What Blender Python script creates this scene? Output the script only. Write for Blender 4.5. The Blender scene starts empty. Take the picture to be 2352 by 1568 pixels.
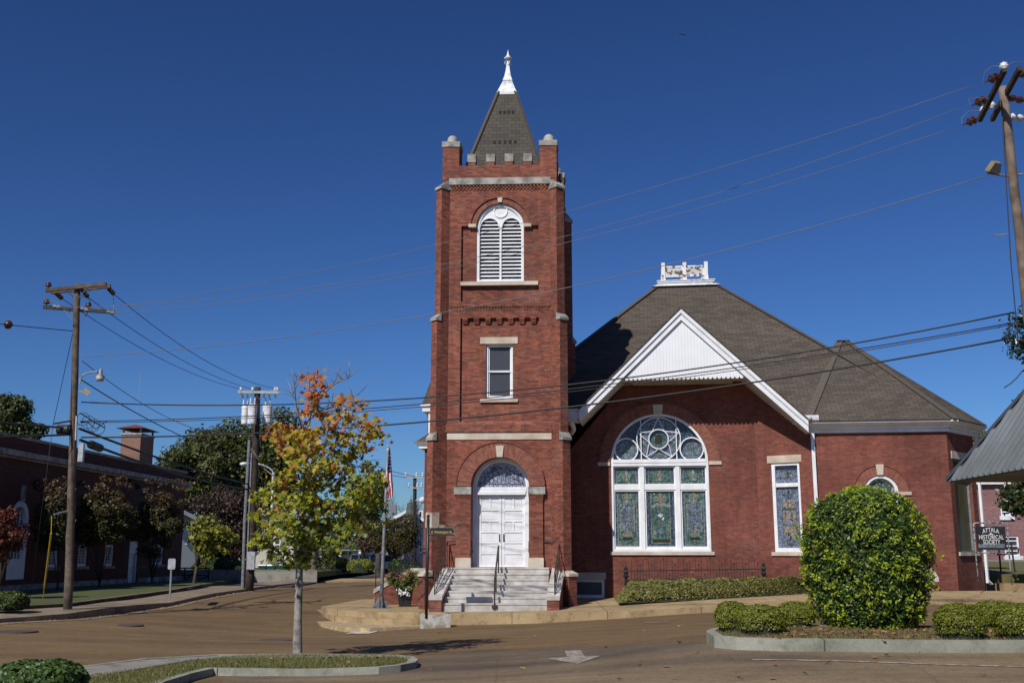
import bpy, math, random
import numpy as np
from mathutils import Vector
from mathutils.geometry import tessellate_polygon, delaunay_2d_cdt
random.seed(7); RNG = np.random.default_rng(7)
SC = bpy.context.scene; COL = SC.collection
R = math.radians
# ------------------------------------------------------------------ camera, sky, sun, exposure
FP = 2450.0; TH = math.atan(487 / FP); CH = 2.0; CT, ST = math.cos(TH), math.sin(TH)
cam = bpy.data.cameras.new('camera'); cam.sensor_width = 36; cam.lens = 36 * FP / 2352
cam.clip_start = .1; cam.clip_end = 3000
camo = bpy.data.objects.new('camera', cam); COL.objects.link(camo)
camo.location = (0, 0, CH); camo.rotation_euler = (math.pi / 2 + TH, 0, 0); SC.camera = camo
SUN_AZ, SUN_EL = 30.0, 43.0      # light travels towards +x, +y
w = bpy.data.worlds.new('World'); SC.world = w; w.use_nodes = True
nt = w.node_tree; bg = nt.nodes['Background']
sky = nt.nodes.new('ShaderNodeTexSky'); sky.sky_type = 'NISHITA'; sky.sun_disc = False
sky.sun_elevation = R(SUN_EL); sky.sun_rotation = R(180 + SUN_AZ)
sky.altitude = 300; sky.air_density = 1; sky.dust_density = .5; sky.ozone_density = 4
gm = nt.nodes.new('ShaderNodeGamma'); gm.inputs[1].default_value = 1.35
hs = nt.nodes.new('ShaderNodeHueSaturation'); hs.inputs['Saturation'].default_value = 1.0; hs.inputs['Value'].default_value = 1.0
nt.links.new(sky.outputs[0], gm.inputs[0]); nt.links.new(gm.outputs[0], hs.inputs['Color']); tn = nt.nodes.new('ShaderNodeMix'); tn.data_type = 'RGBA'; tn.blend_type = 'MULTIPLY'; tn.inputs[0].default_value = 1; tn.inputs[7].default_value = (.428, .586, .814, 1)
nt.links.new(hs.outputs[0], tn.inputs[6]); nt.links.new(tn.outputs[2], bg.inputs[0])
bg.inputs[1].default_value = .05
sl = bpy.data.lights.new('sun', 'SUN'); sl.energy = 4.4; sl.angle = R(.5); sl.color = (1, .955, .89)
so = bpy.data.objects.new('sun', sl); COL.objects.link(so)
sd = Vector((math.sin(R(SUN_AZ)) * math.cos(R(SUN_EL)), math.cos(R(SUN_AZ)) * math.cos(R(SUN_EL)), -math.sin(R(SUN_EL))))
so.rotation_euler = sd.to_track_quat('-Z', 'Y').to_euler(); so.location = (-20, -20, 40)
SC.view_settings.view_transform = 'Standard'; SC.view_settings.look = 'None'
SC.view_settings.exposure = 0; SC.view_settings.gamma = 1
SC.render.engine = 'CYCLES'; SC.cycles.max_bounces = 5; SC.cycles.transparent_max_bounces = 6
try: SC.cycles.use_denoising = True
except Exception: pass
# ------------------------------------------------------------------ helpers
def ray(px, py):
    u = (px - 1176) / FP; v = (784 - py) / FP
    return Vector((u, CT - v * ST, ST + v * CT))
def at(px, py, Y):
    d = ray(px, py); p = d * (Y / d.y); p.z += CH; return p
def onz(px, py, z):
    d = ray(px, py); p = d * ((z - CH) / d.z); p.z += CH; return p
class Frame:
    """facade frame: u along the wall, z up, d metres proud of it"""
    def __init__(s, O, U, D):
        s.O = Vector((O[0], O[1], 0)); s.U = Vector((U[0], U[1], 0)).normalized(); s.D = Vector((D[0], D[1], 0)).normalized()
    @classmethod
    def two(c, A, B):
        u = Vector((B[0] - A[0], B[1] - A[1], 0)).normalized(); return c(A, u, (-u.y, u.x))
    def P(s, u, z, d=0.0):
        p = s.O + s.U * u - s.D * d; return Vector((p.x, p.y, z))
    def px(s, px, py, d=0.0):
        r = ray(px, py); o = s.O - s.D * d; n = Vector((-s.U.y, s.U.x, 0))
        t = o.dot(n) / r.dot(n); h = r * t
        return ((h - o).dot(s.U), h.z + CH)
    def u(s, px, py, d=0.0): return s.px(px, py, d)[0]
    def z(s, px, py, d=0.0): return s.px(px, py, d)[1]
def yaw(a): return (math.cos(R(a)), -math.sin(R(a)))
def dep(a): return (math.sin(R(a)), math.cos(R(a)))
LOC = {}
def link(o): COL.objects.link(o); return o
def thing(name, label, cat, loc=(0, 0, 0), group=None, kind=None):
    o = link(bpy.data.objects.new(name, None)); o.location = loc; o.empty_display_size = .3
    o['label'] = label; o['category'] = cat
    if group: o['group'] = group
    if kind: o['kind'] = kind
    LOC[o.name] = Vector(loc); return o
def tag(o, label, cat, group=None, kind=None):
    o['label'] = label; o['category'] = cat
    if group: o['group'] = group
    if kind: o['kind'] = kind
    return o
def mesh_obj(name, me, parent=None, mats=()):
    o = link(bpy.data.objects.new(name, me))
    for m in mats: me.materials.append(m)
    if parent is not None:
        o.parent = parent; LOC[o.name] = LOC.get(parent.name, Vector())
    return o
class MB:
    def __init__(s): s.v = []; s.f = []; s.m = []; s.uv = []
    def face(s, pts, mi=0, uv=None):
        i = len(s.v); s.v += [Vector(p) for p in pts]; s.f.append(tuple(range(i, i + len(pts)))); s.m.append(mi); s.uv.append(uv)
    def box(s, fr, u0, u1, z0, z1, d0, d1, mi=0):
        P = fr.P
        a = [P(u0, z0, d1), P(u1, z0, d1), P(u1, z1, d1), P(u0, z1, d1)]; b = [P(u0, z0, d0), P(u1, z0, d0), P(u1, z1, d0), P(u0, z1, d0)]
        s.hexa(a, b, mi)
    def hexa(s, a, b, mi=0):
        s.face(a, mi); s.face(b[::-1], mi)
        for i in range(len(a)):
            j = (i + 1) % len(a); s.face([a[j], a[i], b[i], b[j]], mi)
    def cub(s, c, sx, sy, sz, rz=0, mi=0):
        """box centred in x,y on c, standing on c.z"""
        ca, sa = math.cos(rz), math.sin(rz); c = Vector(c); q = []
        for z in (0, sz):
            q.append([c + Vector((x * ca - y * sa, x * sa + y * ca, z)) for x, y in ((-sx / 2, -sy / 2), (sx / 2, -sy / 2), (sx / 2, sy / 2), (-sx / 2, sy / 2))])
        s.hexa(q[1], q[0], mi)
    def slab(s, fr, outer, holes, d1, d0, mi=0, back=False):
        loops = [outer] + list(holes); fl = [p for l in loops for p in l]
        tri = tessellate_polygon([[Vector((p[0], p[1], 0)) for p in l] for l in loops])
        for t in tri:
            s.face([fr.P(*fl[i], d1) for i in t], mi)
            if back: s.face([fr.P(*fl[i], d0) for i in t], mi)
        for l in loops:
            for i in range(len(l)):
                a, b = l[i], l[(i + 1) % len(l)]
                s.face([fr.P(*a, d1), fr.P(*b, d1), fr.P(*b, d0), fr.P(*a, d0)], mi)
    def ring(s, fr, uc, zs, r0, r1, d1, d0, a0=0., a1=math.pi, n=28, mi=0, radial=True, sq=1.0):
        for k in range(n):
            t0 = a0 + (a1 - a0) * k / n; t1 = a0 + (a1 - a0) * (k + 1) / n
            q = lambda r, t, d: fr.P(uc + r * math.cos(t), zs + r * math.sin(t) * sq, d)
            rm = (r0 + r1) / 2
            uv = [(r0, rm * t0), (r1, rm * t0), (r1, rm * t1), (r0, rm * t1)] if radial else None
            s.face([q(r0, t0, d1), q(r1, t0, d1), q(r1, t1, d1), q(r0, t1, d1)], mi, uv)
            s.face([q(r1, t0, d1), q(r1, t0, d0), q(r1, t1, d0), q(r1, t1, d1)], mi)
            s.face([q(r0, t0, d1), q(r0, t1, d1), q(r0, t1, d0), q(r0, t0, d0)], mi)
        for t in (a0, a1):
            q = lambda r, d: fr.P(uc + r * math.cos(t), zs + r * math.sin(t) * sq, d)
            s.face([q(r0, d1), q(r1, d1), q(r1, d0), q(r0, d0)], mi)
    def tube(s, pts, r, n=6, mi=0, cap=True):
        pts = [Vector(p) for p in pts]; N = len(pts); rs = r if isinstance(r, (list, tuple)) else [r] * N
        rings = []; ref = None
        for i, p in enumerate(pts):
            t = (pts[min(i + 1, N - 1)] - pts[max(i - 1, 0)])
            if t.length < 1e-9: t = Vector((0, 0, 1))
            t.normalize()
            if ref is None: ref = Vector((1, 0, 0)) if abs(t.x) < .8 else Vector((0, 1, 0))
            a = (ref - t * ref.dot(t)).normalized(); ref = a; b = t.cross(a)
            rings.append([p + a * (rs[i] * math.cos(2 * math.pi * k / n)) + b * (rs[i] * math.sin(2 * math.pi * k / n)) for k in range(n)])
        base = len(s.v)
        for g in rings: s.v += g
        for i in range(N - 1):
            for k in range(n):
                k2 = (k + 1) % n
                s.f.append((base + i * n + k, base + i * n + k2, base + (i + 1) * n + k2, base + (i + 1) * n + k)); s.m.append(mi); s.uv.append(None)
        if cap:
            s.f.append(tuple(base + k for k in range(n))[::-1]); s.m.append(mi); s.uv.append(None)
            s.f.append(tuple(base + (N - 1) * n + k for k in range(n))); s.m.append(mi); s.uv.append(None)
    def bar(s, a, b, wd, ht, mi=0):
        """rectangular bar from a to b"""
        a = Vector(a); b = Vector(b); t = (b - a).normalized()
        up = Vector((0, 0, 1)) if abs(t.z) < .95 else Vector((0, 1, 0))
        x = t.cross(up).normalized() * wd / 2; y = x.cross(t).normalized() * ht / 2
        s.hexa([a - x - y, a + x - y, a + x + y, a - x + y], [b - x - y, b + x - y, b + x + y, b - x + y], mi)
    def lathe(s, c, prof, n=16, mi=0):
        c = Vector(c); base = len(s.v)
        for r, z in prof: s.v += [c + Vector((r * math.cos(2 * math.pi * k / n), r * math.sin(2 * math.pi * k / n), z)) for k in range(n)]
        for i in range(len(prof) - 1):
            for k in range(n):
                k2 = (k + 1) % n
                s.f.append((base + i * n + k, base + i * n + k2, base + (i + 1) * n + k2, base + (i + 1) * n + k)); s.m.append(mi); s.uv.append(None)
        for i in (0, len(prof) - 1):
            s.f.append(tuple(base + i * n + k for k in range(n))); s.m.append(mi); s.uv.append(None)
    def ball(s, c, r, n=12, mi=0, sz=1.0):
        m = n // 2
        s.lathe(c, [(max(r * math.sin(math.pi * i / m), 1e-4), -r * sz * math.cos(math.pi * i / m)) for i in range(m + 1)], n, mi)
    def build(s, name, mats, parent=None, smooth=False, label=None):
        if not isinstance(mats, (list, tuple)): mats = [mats]
        off = LOC.get(parent.name, Vector()) if parent is not None else Vector()
        me = bpy.data.meshes.new(name)
        me.from_pydata([tuple(v - off) for v in s.v], [], s.f)
        for m in mats: me.materials.append(m)
        if len(mats) > 1: me.polygons.foreach_set('material_index', s.m)
        uvl = me.uv_layers.new(name='uv').data
        Z = Vector((0, 0, 1))
        for p, uv in zip(me.polygons, s.uv):
            if uv:
                for li, q in zip(p.loop_indices, uv): uvl[li].uv = q
                continue
            n = p.normal
            if abs(n.z) > .95: t = Vector((1, 0, 0)); b = Vector((0, 1, 0))
            else:
                t = Z.cross(n).normalized(); b = n.cross(t)
            for li in p.loop_indices:
                q = s.v[me.loops[li].vertex_index]; uvl[li].uv = (q.dot(t), q.dot(b))
        if smooth: me.polygons.foreach_set('use_smooth', [True] * len(me.polygons))
        o = mesh_obj(name, me, parent)
        if label: o['label'] = label
        return o
def arc(uc, zc, r, a0=0., a1=math.pi, n=24, sq=1.): return [(uc + r * math.cos(a0 + (a1 - a0) * i / n), zc + sq * r * math.sin(a0 + (a1 - a0) * i / n)) for i in range(n + 1)]
def rect(u0, u1, z0, z1): return [(u0, z0), (u1, z0), (u1, z1), (u0, z1)]
def arch_hole(uc, z0, zs, r, hw=None):
    hw = hw or r; return [(uc - hw, z0), (uc + hw, z0)] + arc(uc, zs, r)
def copy_tree(root, loc, label, group=None, rz=0., sc=None):
    r = link(root.copy()); r.location = loc; r.rotation_euler = (0, 0, rz); r['label'] = label
    if sc: r.scale = sc
    if group: r['group'] = group
    for c in list(root.children):
        k = link(c.copy()); k.parent = r
        for g in c.children:
            q = link(g.copy()); q.parent = k
    return r
# ------------------------------------------------------------------ materials
def newmat(name):
    m = bpy.data.materials.new(name); m.use_nodes = True
    return m, m.node_tree, m.node_tree.nodes['Principled BSDF']
def N(nt, t, **k):
    n = nt.nodes.new(t)
    for a, b in k.items(): setattr(n, a, b)
    return n
def ramp(nt, fac, stops):
    r = N(nt, 'ShaderNodeValToRGB'); e = r.color_ramp.elements
    e[0].position, e[0].color = stops[0][0], (*stops[0][1], 1); e[1].position, e[1].color = stops[-1][0], (*stops[-1][1], 1)
    for p, c in stops[1:-1]:
        q = e.new(p); q.color = (*c, 1)
    nt.links.new(fac, r.inputs[0]); return r.outputs[0]
def noise(nt, scale, co=None, detail=4, rough=.55):
    n = N(nt, 'ShaderNodeTexNoise'); n.inputs['Scale'].default_value = scale; n.inputs['Detail'].default_value = detail; n.inputs['Roughness'].default_value = rough
    if co is None: co = N(nt, 'ShaderNodeTexCoord').outputs['Object']
    nt.links.new(co, n.inputs['Vector']); return n.outputs['Fac']
def mixc(nt, fac, a, b, mode='MIX'):
    n = N(nt, 'ShaderNodeMix'); n.data_type = 'RGBA'; n.blend_type = mode
    for s, v in ((0, fac), (6, a), (7, b)):
        if hasattr(v, 'links'): nt.links.new(v, n.inputs[s])
        else: n.inputs[s].default_value = v if s == 0 else (*v, 1)
    return n.outputs[2]
def bump(nt, h, bs, strength, dist=.02):
    b = N(nt, 'ShaderNodeBump'); b.inputs['Strength'].default_value = strength; b.inputs['Distance'].default_value = dist
    nt.links.new(h, b.inputs['Height']); nt.links.new(b.outputs[0], bs.inputs['Normal'])
def mat(name, col, rough=.6, col2=None, vs=3., metal=0., spec=.5, bmp=0., bs_=30., lo=.35, hi=.65, detail=4):
    m, nt, b = newmat(name)
    b.inputs['Roughness'].default_value = rough; b.inputs['Metallic'].default_value = metal; b.inputs['Specular IOR Level'].default_value = spec
    c2 = col2 or tuple(x * .78 for x in col)
    f = noise(nt, vs, detail=detail)
    nt.links.new(ramp(nt, f, [(lo, c2), (hi, col)]), b.inputs['Base Color'])
    if bmp: bump(nt, noise(nt, bs_), b, bmp)
    return m
def brickmat(name, c1, c2, mortar, tint=(.8, .75, .72), w=.213, h=.0677, ms=.0065, bias=0., nsc=.35, amt=.5, soot=0., pale=False):
    m, nt, b = newmat(name); b.inputs['Roughness'].default_value = .85; b.inputs['Specular IOR Level'].default_value = .25
    uv = N(nt, 'ShaderNodeTexCoord').outputs['UV']
    br = N(nt, 'ShaderNodeTexBrick'); br.inputs['Scale'].default_value = 1; br.inputs['Brick Width'].default_value = w; br.inputs['Row Height'].default_value = h
    br.inputs['Mortar Size'].default_value = ms; br.inputs['Bias'].default_value = bias; br.inputs['Mortar Smooth'].default_value = .2
    br.inputs['Color1'].default_value = (*c1, 1); br.inputs['Color2'].default_value = (*c2, 1); br.inputs['Mortar'].default_value = (*mortar, 1)
    nt.links.new(uv, br.inputs['Vector'])
    n1 = noise(nt, nsc, uv, 6, .65); n2 = noise(nt, 7., uv, 3, .6)
    c = mixc(nt, amt, br.outputs['Color'], ramp(nt, n1, [(.36, tint), (.62, (1.12, 1.08, 1.05))]), 'MULTIPLY')
    c = mixc(nt, .55, c, ramp(nt, n2, [(.3, (.72, .72, .74)), (.7, (1.18, 1.15, 1.12))]), 'MULTIPLY')
    if pale:
        wm = N(nt, 'ShaderNodeMath', operation='MULTIPLY'); nt.links.new(br.outputs['Fac'], wm.inputs[0])
        nt.links.new(ramp(nt, noise(nt, .6, uv, 6, .7), [(.56, (0, 0, 0)), (.7, (.8, .8, .8))]), wm.inputs[1]); c = mixc(nt, wm.outputs[0], c, (.36, .28, .24))
        ms_ = N(nt, 'ShaderNodeMapping'); ms_.inputs['Scale'].default_value = (3.5, .22, 1); nt.links.new(uv, ms_.inputs[0])
        c = mixc(nt, .6, c, ramp(nt, noise(nt, 1., ms_.outputs[0], 5, .6), [(.35, (.74, .72, .72)), (.6, (1.06, 1.06, 1.06))]), 'MULTIPLY')
    if soot:
        n3 = noise(nt, .55, uv, 5, .7); c = mixc(nt, ramp(nt, n3, [(.57, (0, 0, 0)), (.72, (soot,) * 3)]), c, (.07, .05, .045))
    nt.links.new(c, b.inputs['Base Color']); bump(nt, br.outputs['Fac'], b, -.35, .008); return m
def shinglemat(name, c1, c2, gap, w=.33, h=.145):
    m, nt, b = newmat(name); b.inputs['Roughness'].default_value = .95; b.inputs['Specular IOR Level'].default_value = .2
    uv = N(nt, 'ShaderNodeTexCoord').outputs['UV']
    br = N(nt, 'ShaderNodeTexBrick'); br.inputs['Scale'].default_value = 1; br.inputs['Brick Width'].default_value = w; br.inputs['Row Height'].default_value = h
    br.inputs['Mortar Size'].default_value = .008; br.inputs['Mortar Smooth'].default_value = .3
    br.inputs['Color1'].default_value = (*c1, 1); br.inputs['Color2'].default_value = (*c2, 1); br.inputs['Mortar'].default_value = (*gap, 1)
    nt.links.new(uv, br.inputs['Vector'])
    n1 = noise(nt, .5, uv, 5); n2 = noise(nt, 60., uv, 2)
    c = mixc(nt, .5, br.outputs['Color'], ramp(nt, n1, [(.3, (.75, .75, .75)), (.7, (1.15, 1.13, 1.1))]), 'MULTIPLY')
    c = mixc(nt, .4, c, ramp(nt, n2, [(.3, (.7, .7, .7)), (.7, (1.25, 1.25, 1.25))]), 'MULTIPLY')
    nt.links.new(c, b.inputs['Base Color']); bump(nt, br.outputs['Fac'], b, -.5, .015); return m
def boardmat(name, col, gap, w, vertical=True, peel=(.42, .3, .2), peel_at=.66):
    m, nt, b = newmat(name); b.inputs['Roughness'].default_value = .55
    uv = N(nt, 'ShaderNodeTexCoord').outputs['UV']; sp = N(nt, 'ShaderNodeSeparateXYZ'); nt.links.new(uv, sp.inputs[0])
    mt = N(nt, 'ShaderNodeMath', operation='PINGPONG'); mt.inputs[1].default_value = w / 2
    nt.links.new(sp.outputs[0 if vertical else 1], mt.inputs[0])
    dv = N(nt, 'ShaderNodeMath', operation='DIVIDE'); dv.inputs[1].default_value = w / 2; nt.links.new(mt.outputs[0], dv.inputs[0])
    c = ramp(nt, dv.outputs[0], [(0, gap), (.1, col)])
    mp = N(nt, 'ShaderNodeMapping'); mp.inputs['Scale'].default_value = (14, 2.2, 1) if vertical else (1.5, 14, 1); nt.links.new(uv, mp.inputs[0])
    n = noise(nt, 1.3, mp.outputs[0], 6, .7); c = mixc(nt, ramp(nt, n, [(peel_at, (0, 0, 0)), (peel_at + .05, (1, 1, 1))]), c, peel)
    n = noise(nt, 1.2, uv, 4); c = mixc(nt, .5, c, ramp(nt, n, [(.3, (.86, .86, .88)), (.7, (1.05, 1.05, 1.05))]), 'MULTIPLY')
    nt.links.new(c, b.inputs['Base Color']); bump(nt, dv.outputs[0], b, .3, .006); return m
def leafmat(name, cols, trans=.3, rough=.5, spec=.4, vs=None):
    m, nt, b = newmat(name); g = N(nt, 'ShaderNodeNewGeometry')
    k = len(cols); c = ramp(nt, g.outputs['Random Per Island'], [(i / max(k - 1, 1), q) for i, q in enumerate(cols)])
    b.inputs['Roughness'].default_value = rough; b.inputs['Specular IOR Level'].default_value = spec
    nt.links.new(c, b.inputs['Base Color'])
    tr = N(nt, 'ShaderNodeBsdfTranslucent'); nt.links.new(c, tr.inputs['Color'])
    mx = N(nt, 'ShaderNodeMixShader'); mx.inputs[0].default_value = trans
    nt.links.new(b.outputs[0], mx.inputs[1]); nt.links.new(tr.outputs[0], mx.inputs[2]); nt.links.new(mx.outputs[0], nt.nodes['Material Output'].inputs[0]); return m
def glassmat(name, stops, scale=9., lead=(.02, .02, .025), lw=.06, rough=.25):
    """leaded art glass: coloured cells with dark cames"""
    m, nt, b = newmat(name); b.inputs['Roughness'].default_value = rough; b.inputs['Specular IOR Level'].default_value = .5
    uv = N(nt, 'ShaderNodeTexCoord').outputs['UV']
    v1 = N(nt, 'ShaderNodeTexVoronoi'); v1.inputs['Scale'].default_value = scale; nt.links.new(uv, v1.inputs['Vector'])
    v2 = N(nt, 'ShaderNodeTexVoronoi', feature='DISTANCE_TO_EDGE'); v2.inputs['Scale'].default_value = scale; nt.links.new(uv, v2.inputs['Vector'])
    sp = N(nt, 'ShaderNodeSeparateColor'); nt.links.new(v1.outputs['Color'], sp.inputs[0])
    c = ramp(nt, sp.outputs[0], stops)
    n = noise(nt, 16., uv, 4, .7); c = mixc(nt, .7, c, ramp(nt, n, [(.3, (.5, .5, .55)), (.7, (1.5, 1.5, 1.45))]), 'MULTIPLY')
    c = mixc(nt, ramp(nt, v2.outputs['Distance'], [(lw * .5, (1, 1, 1)), (lw, (0, 0, 0))]), c, lead)
    nt.links.new(c, b.inputs['Base Color'])
    bump(nt, n, b, .15, .01); return m
M = {}
M['brick'] = brickmat('red_brick_hall', (.24, .079, .054), (.155, .05, .037), (.17, .086, .066), (.66, .66, .67), nsc=.28, amt=.8, pale=True)
M['brick_t'] = brickmat('red_brick_tower', (.34, .115, .068), (.165, .053, .039), (.17, .092, .07), (.6, .6, .62), nsc=.4, amt=.8, soot=.7, pale=True)
M['arch'] = brickmat('arch_brick', (.31, .125, .08), (.19, .065, .047), (.18, .1, .075), (.75, .7, .68), w=.2, h=.07)
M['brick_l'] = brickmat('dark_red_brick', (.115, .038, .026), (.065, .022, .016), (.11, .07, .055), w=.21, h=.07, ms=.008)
M['brick_b'] = brickmat('far_brick', (.24, .07, .07), (.13, .04, .045), (.32, .24, .24), w=.22, h=.075, ms=.014)
M['shingle'] = shinglemat('roof_shingles', (.115, .094, .076), (.075, .062, .051), (.026, .022, .019))
M['shingle_s'] = shinglemat('spire_shingles', (.1, .088, .072), (.075, .066, .055), (.03, .027, .024), w=.3, h=.16)
M['shingle_h'] = mat('hip_shingles', (.105, .086, .07), .95, (.08, .066, .054), 9)
M['white'] = mat('white_paint', (.8, .81, .82), .5, (.68, .69, .7), 2.5)
M['whiteold'] = mat('peeling_white_paint', (.74, .74, .72), .6, (.16, .09, .05), 5.5, lo=.44, hi=.49, detail=6)
M['whiteworn'] = mat('worn_white_metal', (.72, .73, .74), .5, (.42, .42, .43), 4, lo=.3, hi=.48, detail=7)
M['boards'] = boardmat('white_boards', (.78, .79, .8), (.4, .4, .42), .115)
M['soffit'] = mat('soffit_paint', (.6, .56, .52), .7)
M['stone'] = mat('pale_stone', (.6, .53, .43), .85, (.42, .33, .25), 1.6, bmp=.12, bs_=25, detail=7)
M['stonegrey'] = mat('weathered_stone', (.42, .4, .36), .9, (.17, .16, .14), 3., bmp=.25, bs_=18, detail=8)
M['marble'] = mat('stair_marble', (.54, .515, .48), .6, (.33, .3, .27), 2.6, detail=9)
M['iron'] = mat('brown_iron', (.045, .028, .022), .6, (.025, .018, .016), 12)
M['black'] = mat('black_iron', (.018, .019, .022), .45, (.012, .012, .014), 6)
M['darkglass'] = mat('pebbled_dark_glass', (.022, .026, .034), .28, (.05, .055, .066), 45., bmp=.4, bs_=60, lo=.5, hi=.72)
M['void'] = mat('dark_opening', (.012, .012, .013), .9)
M['lead'] = mat('lead_came', (.03, .03, .03), .5)
M['cream'] = mat('cream_glass', (.34, .31, .23), .4, (.2, .2, .15), 12)
M['amber'] = mat('amber_glass', (.26, .17, .07), .4)
M['plaque'] = mat('dark_plaque_glass', (.025, .02, .008), .4)
M['g_green'] = glassmat('green_art_glass', [(0, (.03, .065, .06)), (.35, (.055, .115, .1)), (.6, (.09, .18, .165)), (.8, (.09, .125, .07)), (1, (.17, .28, .27))], 13)
M['g_blue'] = glassmat('blue_art_glass', [(0, (.04, .06, .09)), (.4, (.08, .12, .17)), (.7, (.11, .15, .19)), (1, (.16, .19, .25))], 12)
M['g_dblue'] = glassmat('deep_blue_art_glass', [(0, (.015, .025, .04)), (.5, (.03, .055, .09)), (1, (.07, .11, .15))], 14)
M['g_grey'] = glassmat('streaky_grey_glass', [(0, (.09, .115, .14)), (.4, (.14, .175, .205)), (.7, (.2, .22, .25)), (1, (.13, .2, .21))], 9)
M['g_lilac'] = glassmat('lilac_art_glass', [(0, (.1, .125, .2)), (.4, (.17, .19, .28)), (.7, (.14, .21, .27)), (1, (.26, .26, .34))], 12)
M['g_fan'] = glassmat('pale_lilac_glass', [(0, (.2, .24, .32)), (.5, (.3, .32, .42)), (.8, (.36, .33, .44)), (1, (.2, .32, .38))], 7)
M['g_tan'] = glassmat('tan_art_glass', [(0, (.22, .2, .17)), (.5, (.28, .25, .18)), (.8, (.24, .17, .08)), (1, (.3, .3, .32))], 8)
M['g_pale'] = glassmat('pale_yellow_glass', [(0, (.3, .33, .26)), (.5, (.42, .42, .26)), (1, (.25, .35, .33))], 8)
M['olive'] = mat('olive_window_film', (.1, .09, .035), .35, (.045, .05, .022), .8)
M['wood'] = mat('weathered_pole_wood', (.15, .11, .08), .9, (.06, .045, .035), 4, bmp=.4, bs_=14, detail=8)
M['woodr'] = mat('pale_pole_wood', (.21, .155, .115), .9, (.1, .072, .054), 3, bmp=.4, bs_=14, detail=8)
M['woodd'] = mat('dark_pole_wood', (.055, .04, .032), .9, (.03, .023, .02), 4, bmp=.4, bs_=14)
M['galv'] = mat('galvanised_metal', (.5, .51, .52), .4, (.34, .35, .36), 6, metal=.4)
M['galvd'] = mat('dull_metal', (.27, .28, .29), .5, (.16, .17, .18), 6, metal=.3)
M['porc_b'] = mat('brown_porcelain', (.075, .024, .017), .3)
M['porc_w'] = mat('white_porcelain', (.65, .66, .66), .25)
M['wire'] = mat('pale_wire', (.17, .17, .17), .7)
M['cable'] = mat('black_cable', (.014, .014, .016), .6)
M['brass'] = mat('brass', (.32, .22, .07), .3, metal=.8)
M['beige'] = mat('beige_lamp_case', (.3, .24, .14), .5)
# ------------------------------------------------------------------ terrain
CTRL = [(840, 1450, 34.2), (1000, 1436, 35.3), (1140, 1432, 35.5), (1446, 1414, 35.2), (1645, 1405, 34.9), (2300, 1385, 34.3),
        (0, 1428, 31.5), (390, 1390, 42.5), (560, 1358, 59), (700, 1341, 74), (850, 1318, 105), (1980, 1497, 17), (2352, 1497, 17), (1640, 1478, 18.5),
        (700, 1548, 18.2), (960, 1518, 20), (400, 1568, 16.8), (1320, 1510, 19), (1176, 1568, 15)]
CP = [tuple(at(*c)) for c in CTRL] + [(-40, 40, .1), (-40, 15, .1), (40, 30, 1.3), (40, 10, 1.1), (0, 5, .3), (-15, 5, .15), (15, 5, .55), (-10, 26, -.02), (20, 26, .75),
     (-60, 120, .2), (0, 160, .3), (-12, 160, .3), (80, 160, 1.0), (80, 60, 1.4), (30, 60, 1.0), (10, 70, .4), (-100, 200, .2), (150, 200, .6), (30, 220, .4), (-150, 40, .2), (150, 30, 1.4), (0, 45, .2)]
class RBF:
    def __init__(s, pts, c=3.0):
        s.p = np.array([(a, b) for a, b, _ in pts], float); z = np.array([q for *_, q in pts], float); s.c = c; s.m = z.mean()
        d = np.sqrt(((s.p[:, None] - s.p[None]) ** 2).sum(-1) + c * c)
        s.w = np.linalg.lstsq(d + np.eye(len(z)) * 1e-6, z - s.m, rcond=None)[0]
    def __call__(s, x, y):
        x = np.atleast_1d(np.asarray(x, float)); y = np.atleast_1d(np.asarray(y, float))
        d = np.sqrt((x[:, None] - s.p[:, 0]) ** 2 + (y[:, None] - s.p[:, 1]) ** 2 + s.c ** 2)
        return d @ s.w + s.m
GZ = RBF(CP)
def gz(x, y):
    x = max(-150, min(150, x)); y = max(5, min(220, y)); return float(GZ(x, y)[0])
def ground(px, py, off=0.):
    """where the ray through a photo point meets the terrain"""
    z = 0.
    for _ in range(30):
        p = onz(px, py, z); z = .5 * z + .5 * (gz(p.x, p.y) + off)
    return p
def drape(name, poly, m, top, depth=.5, step=.6, kind='structure', ragged=0., label=None):
    """sheet or block whose top follows top(x, y); poly is a list of (x, y)"""
    P2 = []
    for i in range(len(poly)):
        a = Vector(poly[i][:2]); b = Vector(poly[(i + 1) % len(poly)][:2]); k = max(1, int((b - a).length / step))
        P2 += [a + (b - a) * (j / k) for j in range(k)]
    nb = len(P2); xs = [p.x for p in P2]; ys = [p.y for p in P2]
    pts = list(P2)
    gx = np.arange(min(xs), max(xs), step); gy = np.arange(min(ys), max(ys), step)
    for j, yy in enumerate(gy):
        for xx in gx: pts.append(Vector((xx + (step / 2 if j % 2 else 0), yy)))
    vs, es, fs, *_ = delaunay_2d_cdt(pts, [(i, (i + 1) % nb) for i in range(nb)], [], 2, 1e-5)
    X = np.array([v.x for v in vs]); Y = np.array([v.y for v in vs]); Z = top(X, Y)
    mb = MB(); mb.v = [Vector((x, y, z)) for x, y, z in zip(X, Y, Z)]; mb.f = [tuple(f) for f in fs]; mb.m = [0] * len(fs); mb.uv = [None] * len(fs)
    if depth:
        zb = top(np.array(xs), np.array(ys))
        for i in range(nb):
            j = (i + 1) % nb; a, b = P2[i], P2[j]
            mb.face([(a.x, a.y, zb[i]), (b.x, b.y, zb[j]), (b.x, b.y, zb[j] - depth), (a.x, a.y, zb[i] - depth)])
    o = mb.build(name, m); 
    if kind: o['kind'] = kind
    return o
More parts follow.
